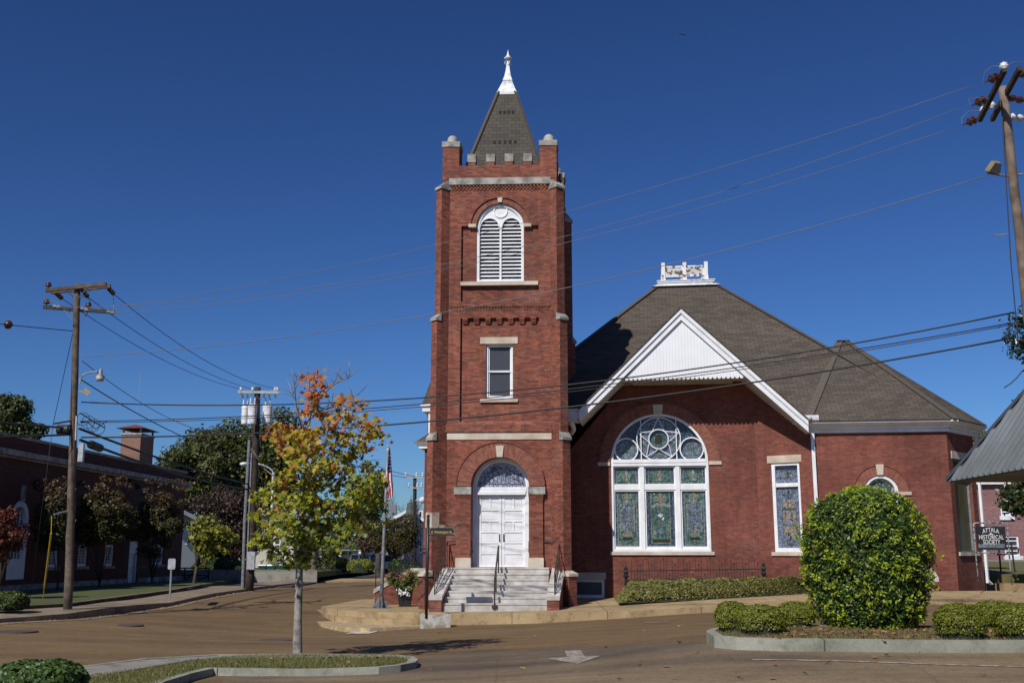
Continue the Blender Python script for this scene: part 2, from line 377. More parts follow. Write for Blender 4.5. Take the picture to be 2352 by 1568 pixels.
def roadmat(name, base, dark, speck, patch, rough=.9, band=0.):
    m, nt, b = newmat(name); b.inputs['Roughness'].default_value = rough; b.inputs['Specular IOR Level'].default_value = .3
    co = N(nt, 'ShaderNodeTexCoord').outputs['Object']
    n1 = noise(nt, .12, co, 5, .6); n2 = noise(nt, 42., co, 3, .7); n3 = noise(nt, .9, co, 6, .7)
    mp = N(nt, 'ShaderNodeMapping'); mp.inputs['Scale'].default_value = (.07, .9, 1); nt.links.new(co, mp.inputs[0]); n4 = noise(nt, 1., mp.outputs[0], 4, .6)
    c = ramp(nt, n1, [(.35, dark), (.62, base)])
    c = mixc(nt, .75, c, ramp(nt, n2, [(.3, (.5, .5, .5)), (.55, (1, 1, 1)), (.78, speck)]), 'MULTIPLY')
    c = mixc(nt, .6, c, ramp(nt, n3, [(.32, (.68, .68, .68)), (.6, (1.08, 1.06, 1.04))]), 'MULTIPLY')
    c = mixc(nt, patch, c, ramp(nt, n4, [(.35, (.6, .6, .62)), (.6, (1.1, 1.08, 1.05))]), 'MULTIPLY')
    v = N(nt, 'ShaderNodeTexVoronoi', feature='DISTANCE_TO_EDGE'); v.inputs['Scale'].default_value = .16
    dm = N(nt, 'ShaderNodeMix'); dm.data_type = 'RGBA'; dm.inputs[0].default_value = .06; nt.links.new(co, dm.inputs[6])
    nn = N(nt, 'ShaderNodeTexNoise'); nn.inputs['Scale'].default_value = .8; nn.inputs['Detail'].default_value = 6; nt.links.new(co, nn.inputs[0]); nt.links.new(nn.outputs['Color'], dm.inputs[7])
    nt.links.new(dm.outputs[2], v.inputs['Vector'])
    n5 = noise(nt, 6.5, co, 5, .75); c = mixc(nt, .8, c, ramp(nt, n5, [(.3, (.7, .7, .71)), (.5, (1, 1, 1)), (.72, (1.22, 1.2, 1.18))]), 'MULTIPLY')
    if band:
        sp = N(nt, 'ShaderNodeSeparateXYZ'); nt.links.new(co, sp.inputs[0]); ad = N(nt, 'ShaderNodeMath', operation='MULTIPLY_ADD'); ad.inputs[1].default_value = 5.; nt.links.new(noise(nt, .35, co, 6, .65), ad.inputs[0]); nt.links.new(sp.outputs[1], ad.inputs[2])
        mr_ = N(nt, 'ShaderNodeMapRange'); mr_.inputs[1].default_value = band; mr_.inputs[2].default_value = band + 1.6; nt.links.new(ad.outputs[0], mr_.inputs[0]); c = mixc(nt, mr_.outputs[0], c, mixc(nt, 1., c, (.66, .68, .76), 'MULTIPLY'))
    cr = ramp(nt, v.outputs['Distance'], [(.0006, (.4, .4, .4)), (.0022, (0, 0, 0))])
    c = mixc(nt, cr, c, tuple(x * .45 for x in dark))
    nt.links.new(c, b.inputs['Base Color']); bump(nt, n2, b, .5, .01); return m
M['road'] = roadmat('brown_asphalt', (.2, .132, .062), (.155, .1, .048), (1.7, 1.65, 1.6), .5)
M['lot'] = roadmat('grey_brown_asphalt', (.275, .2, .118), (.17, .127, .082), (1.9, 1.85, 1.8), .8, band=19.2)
M['asph2'] = roadmat('grey_asphalt', (.07, .06, .055), (.05, .044, .042), (1.5, 1.5, 1.5), .4)
def concmat(name, c1, c2, joint=1.5, dirt=(.45, .4, .33)):
    m, nt, b = newmat(name); b.inputs['Roughness'].default_value = .9; b.inputs['Specular IOR Level'].default_value = .25
    co = N(nt, 'ShaderNodeTexCoord').outputs['Object']
    n1 = noise(nt, .7, co, 7, .65); n2 = noise(nt, 25., co, 4, .7); n3 = noise(nt, 2.6, co, 6, .75)
    c = ramp(nt, n1, [(.36, c2), (.62, c1)])
    c = mixc(nt, .5, c, ramp(nt, n2, [(.3, (.75, .75, .75)), (.7, (1.18, 1.17, 1.15))]), 'MULTIPLY')
    c = mixc(nt, .7, c, ramp(nt, n3, [(.34, dirt), (.5, (1, 1, 1))]), 'MULTIPLY')
    if joint:
        sp = N(nt, 'ShaderNodeSeparateXYZ'); nt.links.new(co, sp.inputs[0])
        pp = N(nt, 'ShaderNodeMath', operation='PINGPONG'); pp.inputs[1].default_value = joint; nt.links.new(sp.outputs[0], pp.inputs[0])
        c = mixc(nt, ramp(nt, pp.outputs[0], [(.008, (1, 1, 1)), (.014, (0, 0, 0))]), c, tuple(x * .3 for x in c2))
    nt.links.new(c, b.inputs['Base Color']); bump(nt, n2, b, .3, .01); return m
M['walk'] = concmat('tan_concrete', (.42, .31, .17), (.31, .225, .125))
M['walk2'] = concmat('grey_brown_concrete', (.28, .22, .16), (.18, .14, .1), 2.0)
M['kerbc'] = concmat('grey_green_concrete', (.33, .33, .27), (.23, .235, .19), 2.4, (.55, .53, .45))
M['pathc'] = concmat('grey_concrete', (.3, .285, .25), (.23, .215, .19), 0)
M['ywk'] = mat('worn_yellow_kerb', (.5, .38, .16), .85, (.33, .25, .15), 5, detail=9, lo=.5, hi=.62)
M['wkb'] = mat('worn_white_kerb', (.52, .5, .45), .85, (.27, .23, .17), 3, lo=.4, hi=.56, detail=8)
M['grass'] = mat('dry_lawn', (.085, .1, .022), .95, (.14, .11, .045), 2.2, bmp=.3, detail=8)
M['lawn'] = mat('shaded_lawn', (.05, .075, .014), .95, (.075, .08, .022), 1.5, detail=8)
M['mulch'] = mat('mulch', (.07, .035, .022), .95, (.03, .018, .012), 14, detail=8)
M['dirt'] = mat('earth', (.12, .09, .055), .95, (.07, .08, .03), .4, detail=8)
M['paint'] = mat('worn_road_paint', (.38, .35, .31), .8, (.21, .155, .115), 9, lo=.44, hi=.6, detail=9)
M['paintw'] = mat('crosswalk_paint', (.52, .51, .48), .8, (.3, .26, .21), 5, lo=.38, hi=.55, detail=9)
# ground: one sheet to the horizon
xs = np.concatenate([[-900, -500, -300, -200], np.arange(-150, -40, 10), np.arange(-40, 40, 1.0), np.arange(40, 151, 10), [200, 300, 500, 900]])
ys = np.concatenate([[-60, -20], np.arange(4, 90, 1.0), np.arange(90, 221, 10), [300, 500, 900, 1800]])
GX, GY = np.meshgrid(xs, ys); Zs = GZ(np.clip(GX.ravel(), -150, 150), np.clip(GY.ravel(), 5, 220)) - .06
me = bpy.data.meshes.new('ground'); nx = len(xs)
me.from_pydata(list(zip(GX.ravel().tolist(), GY.ravel().tolist(), Zs.tolist())), [], [(j * nx + i, j * nx + i + 1, (j + 1) * nx + i + 1, (j + 1) * nx + i) for j in range(len(ys) - 1) for i in range(nx - 1)])
g = mesh_obj('ground', me, None, [M['dirt']]); g['kind'] = 'structure'; me.polygons.foreach_set('use_smooth', [True] * len(me.polygons))
up = lambda o: (lambda X, Y: GZ(X, Y) + o)
XK = -14.25                                                            # kerb line of the street on its west side
drape('road', [(-60, 6), (60, 6), (60, 36.2), (2, 38.5), (-3, 44), (-6.2, 48), (-6, 140), (XK, 140), (XK, 74), (-14.6, 59), (-13.6, 42.5), (-14.9, 31), (-30, 22), (-60, 20)], M['road'], up(0.), 0, .8)
a = [ground(*p) for p in ((-80, 1600), (480, 1600), (520, 1556), (840, 1544), (962, 1512), (1100, 1494), (1350, 1484), (1640, 1474), (1700, 1486), (2600, 1490), (2700, 1700))]
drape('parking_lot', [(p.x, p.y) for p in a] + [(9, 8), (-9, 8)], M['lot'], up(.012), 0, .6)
drape('side_street', [(-60, 82), (-6.3, 82), (-6.3, 98), (-60, 98)], M['asph2'], up(.03), 0, 2.)
# pavement in front of the church, with the two rounded steps at the corner
def level(name, pix, back, m, depth):
    pts = [onz(*p) for p in pix]; f = RBF([(p.x, p.y, p.z) for p in pts] + [(q[0], q[1], q[2]) for q in back], 1.)
    return drape(name, [(p.x, p.y) for p in pts] + [(q[0], q[1]) for q in back], m, lambda X, Y: f(X, Y), depth, .5), f
_, SWZ = level('pavement', [(738, 1392, .1), (750, 1396, .12), (773, 1399, .12), (832, 1403.5, .12), (900, 1405, .12), (970, 1406, .12), (1060, 1408, .12), (1140, 1408, .12), (1446, 1402.8, .24), (1645, 1391, .37), (1980, 1380, .52), (2300, 1372, .65), (2420, 1368, .7)],
      [(19, 37.4, .78), (14, 37.9, .72), (14, 42, .72), (3.5, 42, .42), (-1, 44, .2), (-5.6, 75, .2), (-6.3, 75, .17), (-6.3, 48.5, .1)], M['walk'], .9)
level('corner_step', [(727, 1399, -.06), (742, 1407, -.06), (762, 1413, -.06), (832, 1419, -.06), (900, 1421, -.06), (966, 1420.5, -.06)], [(-2.6, 35.5, -.06), (-5.8, 38.2, -.06)], M['walk'], .5)
level('corner_kerb', [(718, 1412, -.24), (724, 1424, -.24), (738, 1433, -.24), (791, 1440, -.24), (850, 1441, -.24), (966, 1437, -.24)], [(-2.6, 35, -.24), (-5.8, 37.2, -.24)], M['ywk'], .5)
pts = [onz(971, 1410.5, .135), onz(1035, 1409.5, .135)]
q = MB(); f = Frame.two(pts[0], pts[1]); L = (pts[1] - pts[0]).length; q.box(f, -.02, L, -.5, .132, -.35, .02); o = q.build('white_kerb_block', M['wkb']); o['kind'] = 'structure'
# west pavement and lawn
W0 = [onz(-260, 1450, .2), onz(0, 1420, .2), onz(156, 1408, .2), onz(390, 1383, .17), onz(560, 1352, .15), onz(700, 1335.5, .12)]
WB = [onz(-260, 1418, .27), onz(0, 1402, .27), onz(168, 1392, .27), onz(249, 1381, .26), onz(395, 1361, .25), onz(480, 1346, .22), onz(690, 1328, .2)]
fW = RBF([tuple(p) for p in W0 + WB], 1.)
drape('west_pavement', [(p.x, p.y) for p in W0] + [(p.x, p.y) for p in WB[::-1]], M['walk2'], lambda X, Y: fW(X, Y), .45, .8)
drape('gutter_strip', [(p.x + .02, p.y) for p in W0] + [(p.x + .42, p.y) for p in W0[::-1]], M['walk2'], up(.012), 0, .8)
LW = [(p.x - .05, p.y) for p in WB[:6]]
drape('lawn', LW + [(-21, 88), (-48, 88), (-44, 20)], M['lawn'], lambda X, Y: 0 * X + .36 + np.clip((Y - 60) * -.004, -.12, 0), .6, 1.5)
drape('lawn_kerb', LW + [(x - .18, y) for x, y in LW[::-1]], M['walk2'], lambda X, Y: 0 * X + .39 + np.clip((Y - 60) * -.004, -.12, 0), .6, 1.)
# front islands
IL = [(170, 1530), (330, 1510), (500, 1501), (690, 1499), (900, 1502), (925, 1503), (950, 1506), (960, 1512), (955, 1519), (920, 1526), (870, 1531), (790, 1534), (700, 1536), (560, 1534), (490, 1533), (440, 1545), (380, 1563), (330, 1590), (120, 1600)]
il = [ground(x, y, .12) for x, y in IL]
def inset(P, k):
    n = len(P); out = []
    for i in range(n):
        a, b = Vector(P[i - 1][:2]), Vector(P[(i + 1) % n][:2]); t = (b - a).normalized(); out.append(Vector(P[i][:2]) + Vector((-t.y, t.x)) * k)
    return out
def area(P): return sum(P[i][0] * P[(i + 1) % len(P)][1] - P[(i + 1) % len(P)][0] * P[i][1] for i in range(len(P)))
def island(name, pts, hk, fill, wd=.16):
    if area(pts) < 0: pts = pts[::-1]
    ins = inset(pts, wd)
    kb = MB()
    n = len(pts)
    def d(P):
        o = []
        for i in range(n):
            a, b = Vector(P[i][:2]), Vector(P[(i + 1) % n][:2])
            o += [a + (b - a) * (j / 6) for j in range(6)]
        return o
    A, B = d(pts), d(ins)
    for i in range(len(A)):
        j = (i + 1) % len(A); T = lambda p, h: (p.x, p.y, gz(p.x, p.y) + h)
        kb.face([T(A[i], hk), T(A[j], hk), T(B[j], hk), T(B[i], hk)])
        kb.face([T(A[i], hk), T(A[j], hk), T(A[j], -.3), T(A[i], -.3)]); kb.face([T(B[i], hk), T(B[j], hk), T(B[j], -.1), T(B[i], -.1)])
    o = kb.build(name, M['kerbc']); o['kind'] = 'structure'
    s = drape(name.replace('kerb', 'soil'), [(p.x, p.y) for p in ins], fill, up(hk - .03), .2, .35)
    return ins
ins_l = island('island_kerb', [(p.x, p.y) for p in il], .12, M['grass'])
pl = [ground(x, y, .13) for x, y in ((165, 1531), (330, 1512), (500, 1503), (690, 1501), (900, 1504), (690, 1505), (520, 1507), (440, 1512), (330, 1530), (185, 1556), (100, 1580))]
drape('island_path', [(p.x, p.y) for p in pl], M['pathc'], up(.115), .1, .5)
IR = [(1622, 1452), (1640, 1463), (1690, 1467.5), (1800, 1470.5), (2000, 1472), (2400, 1473), (2700, 1473), (2700, 1440), (2400, 1439), (2100, 1437.5), (1800, 1437), (1660, 1441), (1630, 1446)]
ir = [ground(x, y, .17) for x, y in IR]
ins_r = island('verge_kerb', [(p.x, p.y) for p in ir], .19, M['grass'], .15)
# painted markings
def paint(name, pix, m=M['paint'], off=.02, sub=.3):
    p = [ground(x, y) for x, y in pix]; return drape(name, [(q.x, q.y) for q in p], m, up(off), 0, sub)
paint('arrow_marking', [(1297, 1496), (1334, 1494.5), (1343, 1509), (1381, 1507), (1326, 1526), (1258, 1513), (1303, 1510)])
paint('crosswalk_marking', [(794, 1455.5), (832, 1443.5), (888, 1443.5), (848, 1455.5)], M['paintw'])
paint('line_marking', [(1728, 1515.5), (2040, 1522), (2500, 1535), (2500, 1537.5), (2040, 1524.5), (1728, 1517.3)])
paint('stop_line_marking', [(1480, 1429.5), (1535, 1428), (1535, 1429), (1480, 1430.6)])
M['mh'] = mat('iron_cover', (.1, .08, .062), .7, (.05, .042, .036), 20, bmp=.5, bs_=60)
for i, (x, y, r, lb) in enumerate(((288, 1435.5, .52, 'round iron manhole cover in the road near the leaning utility pole'), (633, 1469.5, .42, 'round grey manhole cover in the road left of the maple trunk'),
                                   (30, 1450, .6, 'iron manhole cover at the left edge of the road'))):
    p = ground(x, y); q = MB(); q.lathe((p.x, p.y, gz(p.x, p.y) - .03), [(r, 0), (r, .045), (r * .93, .048), (r * .9, .042), (.001, .044)], 24)
    o = q.build('manhole_cover', M['mh']); tag(o, lb, 'manhole cover')
# ------------------------------------------------------------------ church
TW = Frame(at(1148, 1271, 38.0), yaw(2.4), dep(7.2))
CHURCH = thing('church', 'red brick corner church with tall square bell tower and white gable', 'church', TW.P(0, .15, 0))
def part(name, mb, m, parent=CHURCH, smooth=False, label=None): return mb.build(name, m, parent, smooth, label)
tu, tz = TW.u, TW.z
uL, uR = tu(1027, 1000), tu(1267, 1000)
hb = .25; U0, U1 = uL - hb, uR + hb; uc = (U0 + U1) / 2; TDEP = 4.2
uA, uB = tu(1056.5, 850), tu(1238.5, 850)
zTop = tz(1148, 409); zB = -.2
zB0, zB1 = tz(1148, 692), tz(1148, 518)        # belfry recess
bs, br = tz(1148, 518), .875                   # belfry arch spring, radius
bu = tu(1148, 560)
brH = 70 / 56.4 * br
zM0, zM1 = tz(1148, 982), tz(1148, 729.6)      # middle recess
ds, dr = tz(1148, 1116), 66 / 64.3; du = tu(1148.6, 1116)
zD0 = tz(1148, 1302, -.3)
q = MB()
outer = rect(U0, U1, zB, zTop)
bel = rect(uA, uB, zB0, zB1)[:2] + [(uB, zB1), (bu + brH, zB1)] + arc(bu, bs, brH, 0, math.pi, 30)[1:-1] + [(bu - brH, zB1), (uA, zB1)]
q.slab(TW, outer, [bel, rect(uA, uB, zM0, zM1), arch_hole(du, zD0, ds, dr)], 0, -.12)
wu0, wu1 = tu(1116, 850, -.12), tu(1178, 850, -.12); wz0, wz1 = tz(1148, 915, -.12), tz(1148, 789, -.12)
q.slab(TW, outer, [arch_hole(bu, tz(1148, 648, -.12), bs, br), rect(wu0, wu1, wz0, wz1), arch_hole(du, zD0, ds, dr)], -.12, -.5)
P = TW.P
for a, b in (((U0, 0), (U0, -TDEP)), ((U0, -TDEP), (U1, -TDEP)), ((U1, -TDEP), (U1, 0))):
    q.face([P(a[0], zB, a[1]), P(b[0], zB, b[1]), P(b[0], zTop, b[1]), P(a[0], zTop, a[1])])
part('tower_wall', q, M['brick_t'])
q = MB()                                        # recessed wall behind the openings
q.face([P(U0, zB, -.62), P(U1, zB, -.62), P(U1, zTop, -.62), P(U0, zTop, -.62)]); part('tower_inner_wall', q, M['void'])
# diagonal buttresses in three tiers with sloped stone caps
CORN = [(U0, 0, -1, 1), (U1, 0, 1, 1), (U0, -TDEP, -1, -1), (U1, -TDEP, 1, -1)]
TIERS = [(zB, tz(1148, 1322), .86), (zB, tz(1148, 1012), .60), (zB, tz(1148, 738), .50), (zB, tz(1148, 436), .37)]
bw = .36
for cu, cd, sx, sy in CORN:
    q = MB(); e = Vector((sx, sy)).normalized(); nrm = Vector((-e.y, e.x)) * bw / 2
    caps = []
    prevL = None
    for i, (z0, z1, L) in enumerate(TIERS):
        zb = zB if i == 0 else TIERS[i - 1][1]
        C = Vector((cu, cd)); a = C - e * .4; b = C + e * (L - bw / 2)
        lo = [a + nrm, b + nrm, b - nrm, a - nrm]
        q.hexa([P(v.x, z1, v.y) for v in lo], [P(v.x, zb, v.y) for v in lo])
        L2 = TIERS[i + 1][2] if i < 3 else .02
        bi = C + e * (L2 - bw / 2 - .04); bo = b + e * .05; n2 = nrm * 1.16; h = (.2, .32, .28, .42)[i]
        caps.append(([bo + n2, bo - n2, bi - n2, bi + n2], z1, h))
    bt = part('buttress', q, M['brick_t'])
    for pts4, z1, h in caps:
        c = MB(); bo1, bo2, bi2, bi1 = pts4
        top = [P(bo1.x, z1 + .09, bo1.y), P(bo2.x, z1 + .09, bo2.y), P(bi2.x, z1 + h, bi2.y), P(bi1.x, z1 + h, bi1.y)]
        c.hexa(top, [P(v.x, z1 - .003, v.y) for v in pts4]); part('buttress_cap', c, M['stonegrey'] if z1 > 4 else M['stone'], bt)
# corbel courses, dentils and stone bands
q = MB()
zc1 = zM1
for k in range(7):
    u0 = tu(947.5 + .2564 * (445 + 102.2 * k), 735); wd = .2
    q = MB()
    for j in range(3): q.box(TW, u0 + .006 * j, u0 + wd - .006 * j, zc1 - .068 * (j + 1), zc1 - .068 * j, -.13, .0 - .03 * j)
    part('corbel', q, M['brick_t'])
q = MB(); z0 = tz(1148, 704)
q.box(TW, uL + .02, uR - .02, z0, z0 + .075, -.01, .045)
for r in range(2):
    for k in range(34):
        u0 = uL + .04 + (uR - uL - .1) * k / 34; q.box(TW, u0 + (.03 if r else 0), u0 + .055 + (.03 if r else 0), z0 - .068 * (r + 1), z0 - .068 * r - .004, -.01, .032 - .012 * r)
z0 = tz(1148, 425)
for r in range(3):
    for k in range(27):
        u0 = uL + .05 + (uR - uL - .14) * k / 27; q.box(TW, u0 + .05 * (r % 2), u0 + .075 + .05 * (r % 2), z0 - .07 * (r + 1), z0 - .07 * r - .004, -.01, .05 - .013 * r)
part('dentil_course', q, M['brick_t'])
q = MB(); za, zb_ = tz(1148, 992), tz(1148, 967)
q.box(TW, uL - .1, uR + .02, za, za + .075, -.01, .07); q.box(TW, uL - .09, uR + .01, za + .075, za + .28, -.01, .05)
a0 = [P(uL - .09, za + .28, .05), P(uR + .01, za + .28, .05), P(uR + .01, za + .28, -.01), P(uL - .09, za + .28, -.01)]
q.face([a0[0], a0[1], P(uR + .01, zb_, -.005), P(uL - .09, zb_, -.005)])
part('brick_belt', q, M['brick_t'])
q = MB(); q.box(TW, uL + .0, uR - .0, tz(1148, 1009), tz(1148, 993), -.02, .03); part('stone_band', q, M['stone'])
q = MB(); zz = tz(1148, 409.5)
for a, b in ((uL - .03, uL + 1.08), (uL + 1.085, uL + 2.9), (uL + 2.905, uR + .03)): q.box(TW, a, b, tz(1148, 424.5), zz, -.05, .08)
for a, b, s in (((U0, 0), (U0, -TDEP), -1), ((U1, 0), (U1, -TDEP), 1)):
    q.hexa([P(a[0] + s * .07, tz(1148, 424.5), a[1] - .3), P(a[0] + s * .07, tz(1148, 424.5), b[1] + .3), P(a[0] + s * .07, zz, b[1] + .3), P(a[0] + s * .07, zz, a[1] - .3)],
           [P(a[0] - s * .03, tz(1148, 424.5), a[1] - .3), P(a[0] - s * .03, tz(1148, 424.5), b[1] + .3), P(a[0] - s * .03, zz, b[1] + .3), P(a[0] - s * .03, zz, a[1] - .3)])
part('stone_band', q, M['stonegrey'])
# parapet, merlons, pinnacles
zp = tz(1148, 379); pu = [tu(1017, 345), tu(1055, 345), tu(1239.8, 345), tu(1279, 345)]; ps = pu[1] - pu[0]
q = MB(); T = .3
q.box(TW, pu[0] + .1, pu[3] - .1, zTop - .02, zp, -T, -.01); q.box(TW, pu[0] + .1, pu[3] - .1, zTop - .02, zp, -TDEP + .01, -TDEP + T)
q.box(TW, pu[0] + .05, pu[0] + .05 + T, zTop - .02, zp, -TDEP + T + .003, -T - .003); q.box(TW, pu[3] - .05 - T, pu[3] - .05, zTop - .02, zp, -TDEP + T + .003, -T - .003)
part('parapet', q, M['brick_t'])
def merlon(u0, u1, d0, d1):
    q = MB(); q.box(TW, u0 + .02, u1 - .02, zp - .01, zp + .13, d0 + .03, d1 - .02); m = part('merlon', q, M['brick_t'])
    q = MB(); q.box(TW, u0, u1, zp + .13, zp + .44, d0, d1); part('merlon_block', q, M['stonegrey'], m)
for x0, x1 in ((1073.7, 1093), (1116.7, 1136.5), (1159, 1179), (1201.9, 1221.9)):
    merlon(tu(x0, 368), tu(x1, 368), -.31, .01)
for k in range(4):
    d = -.9 - k * .7
    merlon(pu[0] + .03, pu[0] + .36, d - .3, d); merlon(pu[3] - .36, pu[3] - .03, d - .3, d); merlon(tu(1073 + 43 * k, 368), tu(1093 + 43 * k, 368), -TDEP, -TDEP + .31)
zpt, zcap = tz(1148, 336), tz(1148, 324); r_ = .305
for u0 in (pu[0], pu[2]):
    for d1 in (.0, -TDEP + ps):
        q = MB(); q.box(TW, u0, u0 + ps, zTop - .05, zpt, d1 - ps, d1); pn = part('pinnacle', q, M['brick_t'])
        q = MB(); q.box(TW, u0 - .03, u0 + ps + .03, zpt, zcap, d1 - ps - .03, d1 + .03); part('pinnacle_cap', q, M['stonegrey'], pn)
        q = MB(); cc = P(u0 + ps / 2, zcap, d1 - ps / 2); hh = tz(1148, 303.5) - zcap
        prof = [(.21, 0), (.21, hh * .4)] + [(.21 * math.cos(t), hh * .35 + (hh * .65) * math.sin(t)) for t in [math.pi / 2 * i / 7 for i in range(1, 8)]]
        prof[-1] = (.005, hh); q.lathe(cc, prof, 16); part('pinnacle_dome', q, M['stonegrey'], pn, True)
# spire
sc_ = (uc, -TDEP / 2); apx = P(uc + .03, 0, -TDEP / 2)
zs0 = zTop - .1; zs1 = at(1164.5, 217, 40).z; zs2 = at(1166, 189, 40).z; b0 = 1.66; b1 = .36; b2 = .185
def sq(h, z, c=(uc + .03, -TDEP / 2)): return [P(c[0] - h, z, c[1] + h), P(c[0] + h, z, c[1] + h), P(c[0] + h, z, c[1] - h), P(c[0] - h, z, c[1] - h)]
q = MB(); A, B = sq(b0, zs0), sq(b1 * .97, zs1)
for i in range(4): q.face([A[i], A[(i + 1) % 4], B[(i + 1) % 4], B[i]])
sp = part('spire', q, M['shingle_s'])
q = MB()
for i in range(4): q.bar(A[i], B[i], .16, .05)
part('hip_cap', q, M['shingle_h'], sp)
for zf in (.43, .755):
    for k in range(5 if zf < .5 else 4):
        h = b0 + (b1 - b0) * zf; zz = zs0 + (zs1 - zs0) * zf; u0 = uc - h * .36 + k * (.2 if zf < .5 else .17)
        dd = -TDEP / 2 + h + .012; dd2 = -TDEP / 2 + (b0 + (b1 - b0) * (zf + .03)) + .012; z2 = zs0 + (zs1 - zs0) * (zf + .03)
        q = MB(); q.hexa([P(u0, zz, dd), P(u0 + .1, zz, dd), P(u0 + .1, z2, dd2), P(u0, z2, dd2)], [P(u0, zz, dd - .1), P(u0 + .1, zz, dd - .1), P(u0 + .1, z2, dd2 - .1), P(u0, z2, dd2 - .1)]); part('spire_slot', q, M['void'], sp)
q = MB(); A, B, C2 = sq(b1 * 1.07, zs1 - .02), sq(b2, zs2), sq(b2 * 1.12, zs2 + .04)
A0 = sq(b1 * 1.07, zs1 - .12)
for X_, Y_ in ((A0, A), (A, B), (B, C2)):
    for i in range(4): q.face([X_[i], X_[(i + 1) % 4], Y_[(i + 1) % 4], Y_[i]])
fc = Vector((apx.x, apx.y, 0))
zn = lambda y: at(1168, y, 40.0).z
lv = [(b2 * 1.05, zs2 + .04), (.13, zn(176)), (.085, zn(162)), (.055, zn(150)), (.05, zn(148))]
for (h0, za), (h1, zb2) in zip(lv, lv[1:]):
    A, B = sq(h0, za), sq(h1, zb2)
    for i in range(4): q.face([A[i], A[(i + 1) % 4], B[(i + 1) % 4], B[i]])
q.lathe(fc, [(.075, zn(149)), (.08, zn(146)), (.05, zn(144)), (.045, zn(137)), (.16, zn(134)), (.165, zn(132)), (.1, zn(129.5)), (.05, zn(125)), (.004, zn(113))], 12)
for k in range(4):
    an = k * math.pi / 2 + .5; dx = Vector((math.cos(an), math.sin(an), 0))
    q.tube([fc + dx * .05 + Vector((0, 0, zn(148))), fc + dx * .15 + Vector((0, 0, zn(146))), fc + dx * .14 + Vector((0, 0, zn(142))), fc + dx * .05 + Vector((0, 0, zn(139)))], .014, 5)
part('finial', q, M['whiteworn'], sp)
q = MB(); q.cub(P(U1 + .12, zTop - .02, -.4), .14, .2, .28); q.box(TW, U1 - .02, U1 + .12, zTop - .1, zTop, -.45, -.35); part('scupper', q, M['black'])
# belfry louvre window
q = MB(); q.ring(TW, bu, bs, br + .005, brH - .005, -.05, -.13); bo = part('brick_arch', q, M['arch'])
q = MB(); zk0, zk1 = tz(1148, 464), tz(1148, 452)
q.slab(TW, [(bu - .07, zk0), (bu + .07, zk0), (bu + .1, zk1), (bu - .1, zk1)], [], .0, -.1); part('keystone', q, M['stone'])
for s in (-1, 1):
    q = MB(); a, b = sorted((bu + s * (br + .01), bu + s * (brH + .08))); q.box(TW, a, b, tz(1148, 521), tz(1148, 514), -.12, .03); part('impost', q, M['stone'])
zl0 = tz(1148, 647, -.2)
q = MB(); q.slab(TW, arch_hole(bu, zl0, bs, br - .005), [arch_hole(bu, zl0 + .06, bs, br - .1)], -.14, -.36)
win = part('louvre_window', q, M['white'])
q = MB(); ri = br - .1; hw = .035; sr = (ri - hw) / 2; zsp = tz(1148, 500, -.2) - sr
plate = [(bu - ri, zsp)] + [(bu - ri, bs)] + arc(bu, bs, ri, math.pi, 0, 30)[1:-1] + [(bu + ri, bs), (bu + ri, zsp)]
plate += arc(bu + hw + sr, zsp, sr, 0, math.pi, 16)[1:] + [(bu + hw, zsp - .002), (bu - hw, zsp - .002)] + arc(bu - hw - sr, zsp, sr, 0, math.pi, 16)[:-1]
q.slab(TW, plate, [], -.2, -.26)
q.box(TW, bu - hw, bu + hw, zl0 + .06, zsp - .003, -.25, -.195)
for s in (-1, 1): q.ring(TW, bu + s * (hw + sr), zsp, sr - .035, sr + .012, -.17, -.21, n=20, radial=False)
rc = .27; q.ring(TW, bu, tz(1148, 485, -.2), rc - .045, rc, -.165, -.21, 0, 2 * math.pi, 32, radial=False)
part('tracery', q, M['white'], win)
for s in (-1, 1):
    q = MB(); c0, c1 = sorted((bu + s * hw, bu + s * ri)); n = 17; st = (zsp + sr - zl0 - .08) / n
    for k in range(n):
        z = zl0 + .07 + st * k
        if z > zsp:
            hx = math.sqrt(max(.0001, (sr) ** 2 - (z - zsp + st * .3) ** 2)) if z - zsp + st * .3 < sr else 0
            if hx < .08: continue
            a, b = bu + s * (hw + sr) - hx, bu + s * (hw + sr) + hx
        else: a, b = c0, c1
        q.hexa([P(a, z, -.215), P(b, z, -.215), P(b, z + st * .62, -.33), P(a, z + st * .62, -.33)], [P(a, z - .018, -.215), P(b, z - .018, -.215), P(b, z + st * .62 - .018, -.33), P(a, z + st * .62 - .018, -.33)])
    part('louvres', q, M['white'], win)
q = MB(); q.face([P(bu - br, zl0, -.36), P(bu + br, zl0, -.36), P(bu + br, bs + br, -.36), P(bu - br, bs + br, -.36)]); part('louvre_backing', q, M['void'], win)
q = MB(); q.box(TW, tu(1058, 650), tu(1236, 650), tz(1148, 655), tz(1148, 646.5), -.3, .04); part('sill', q, M['stone'])
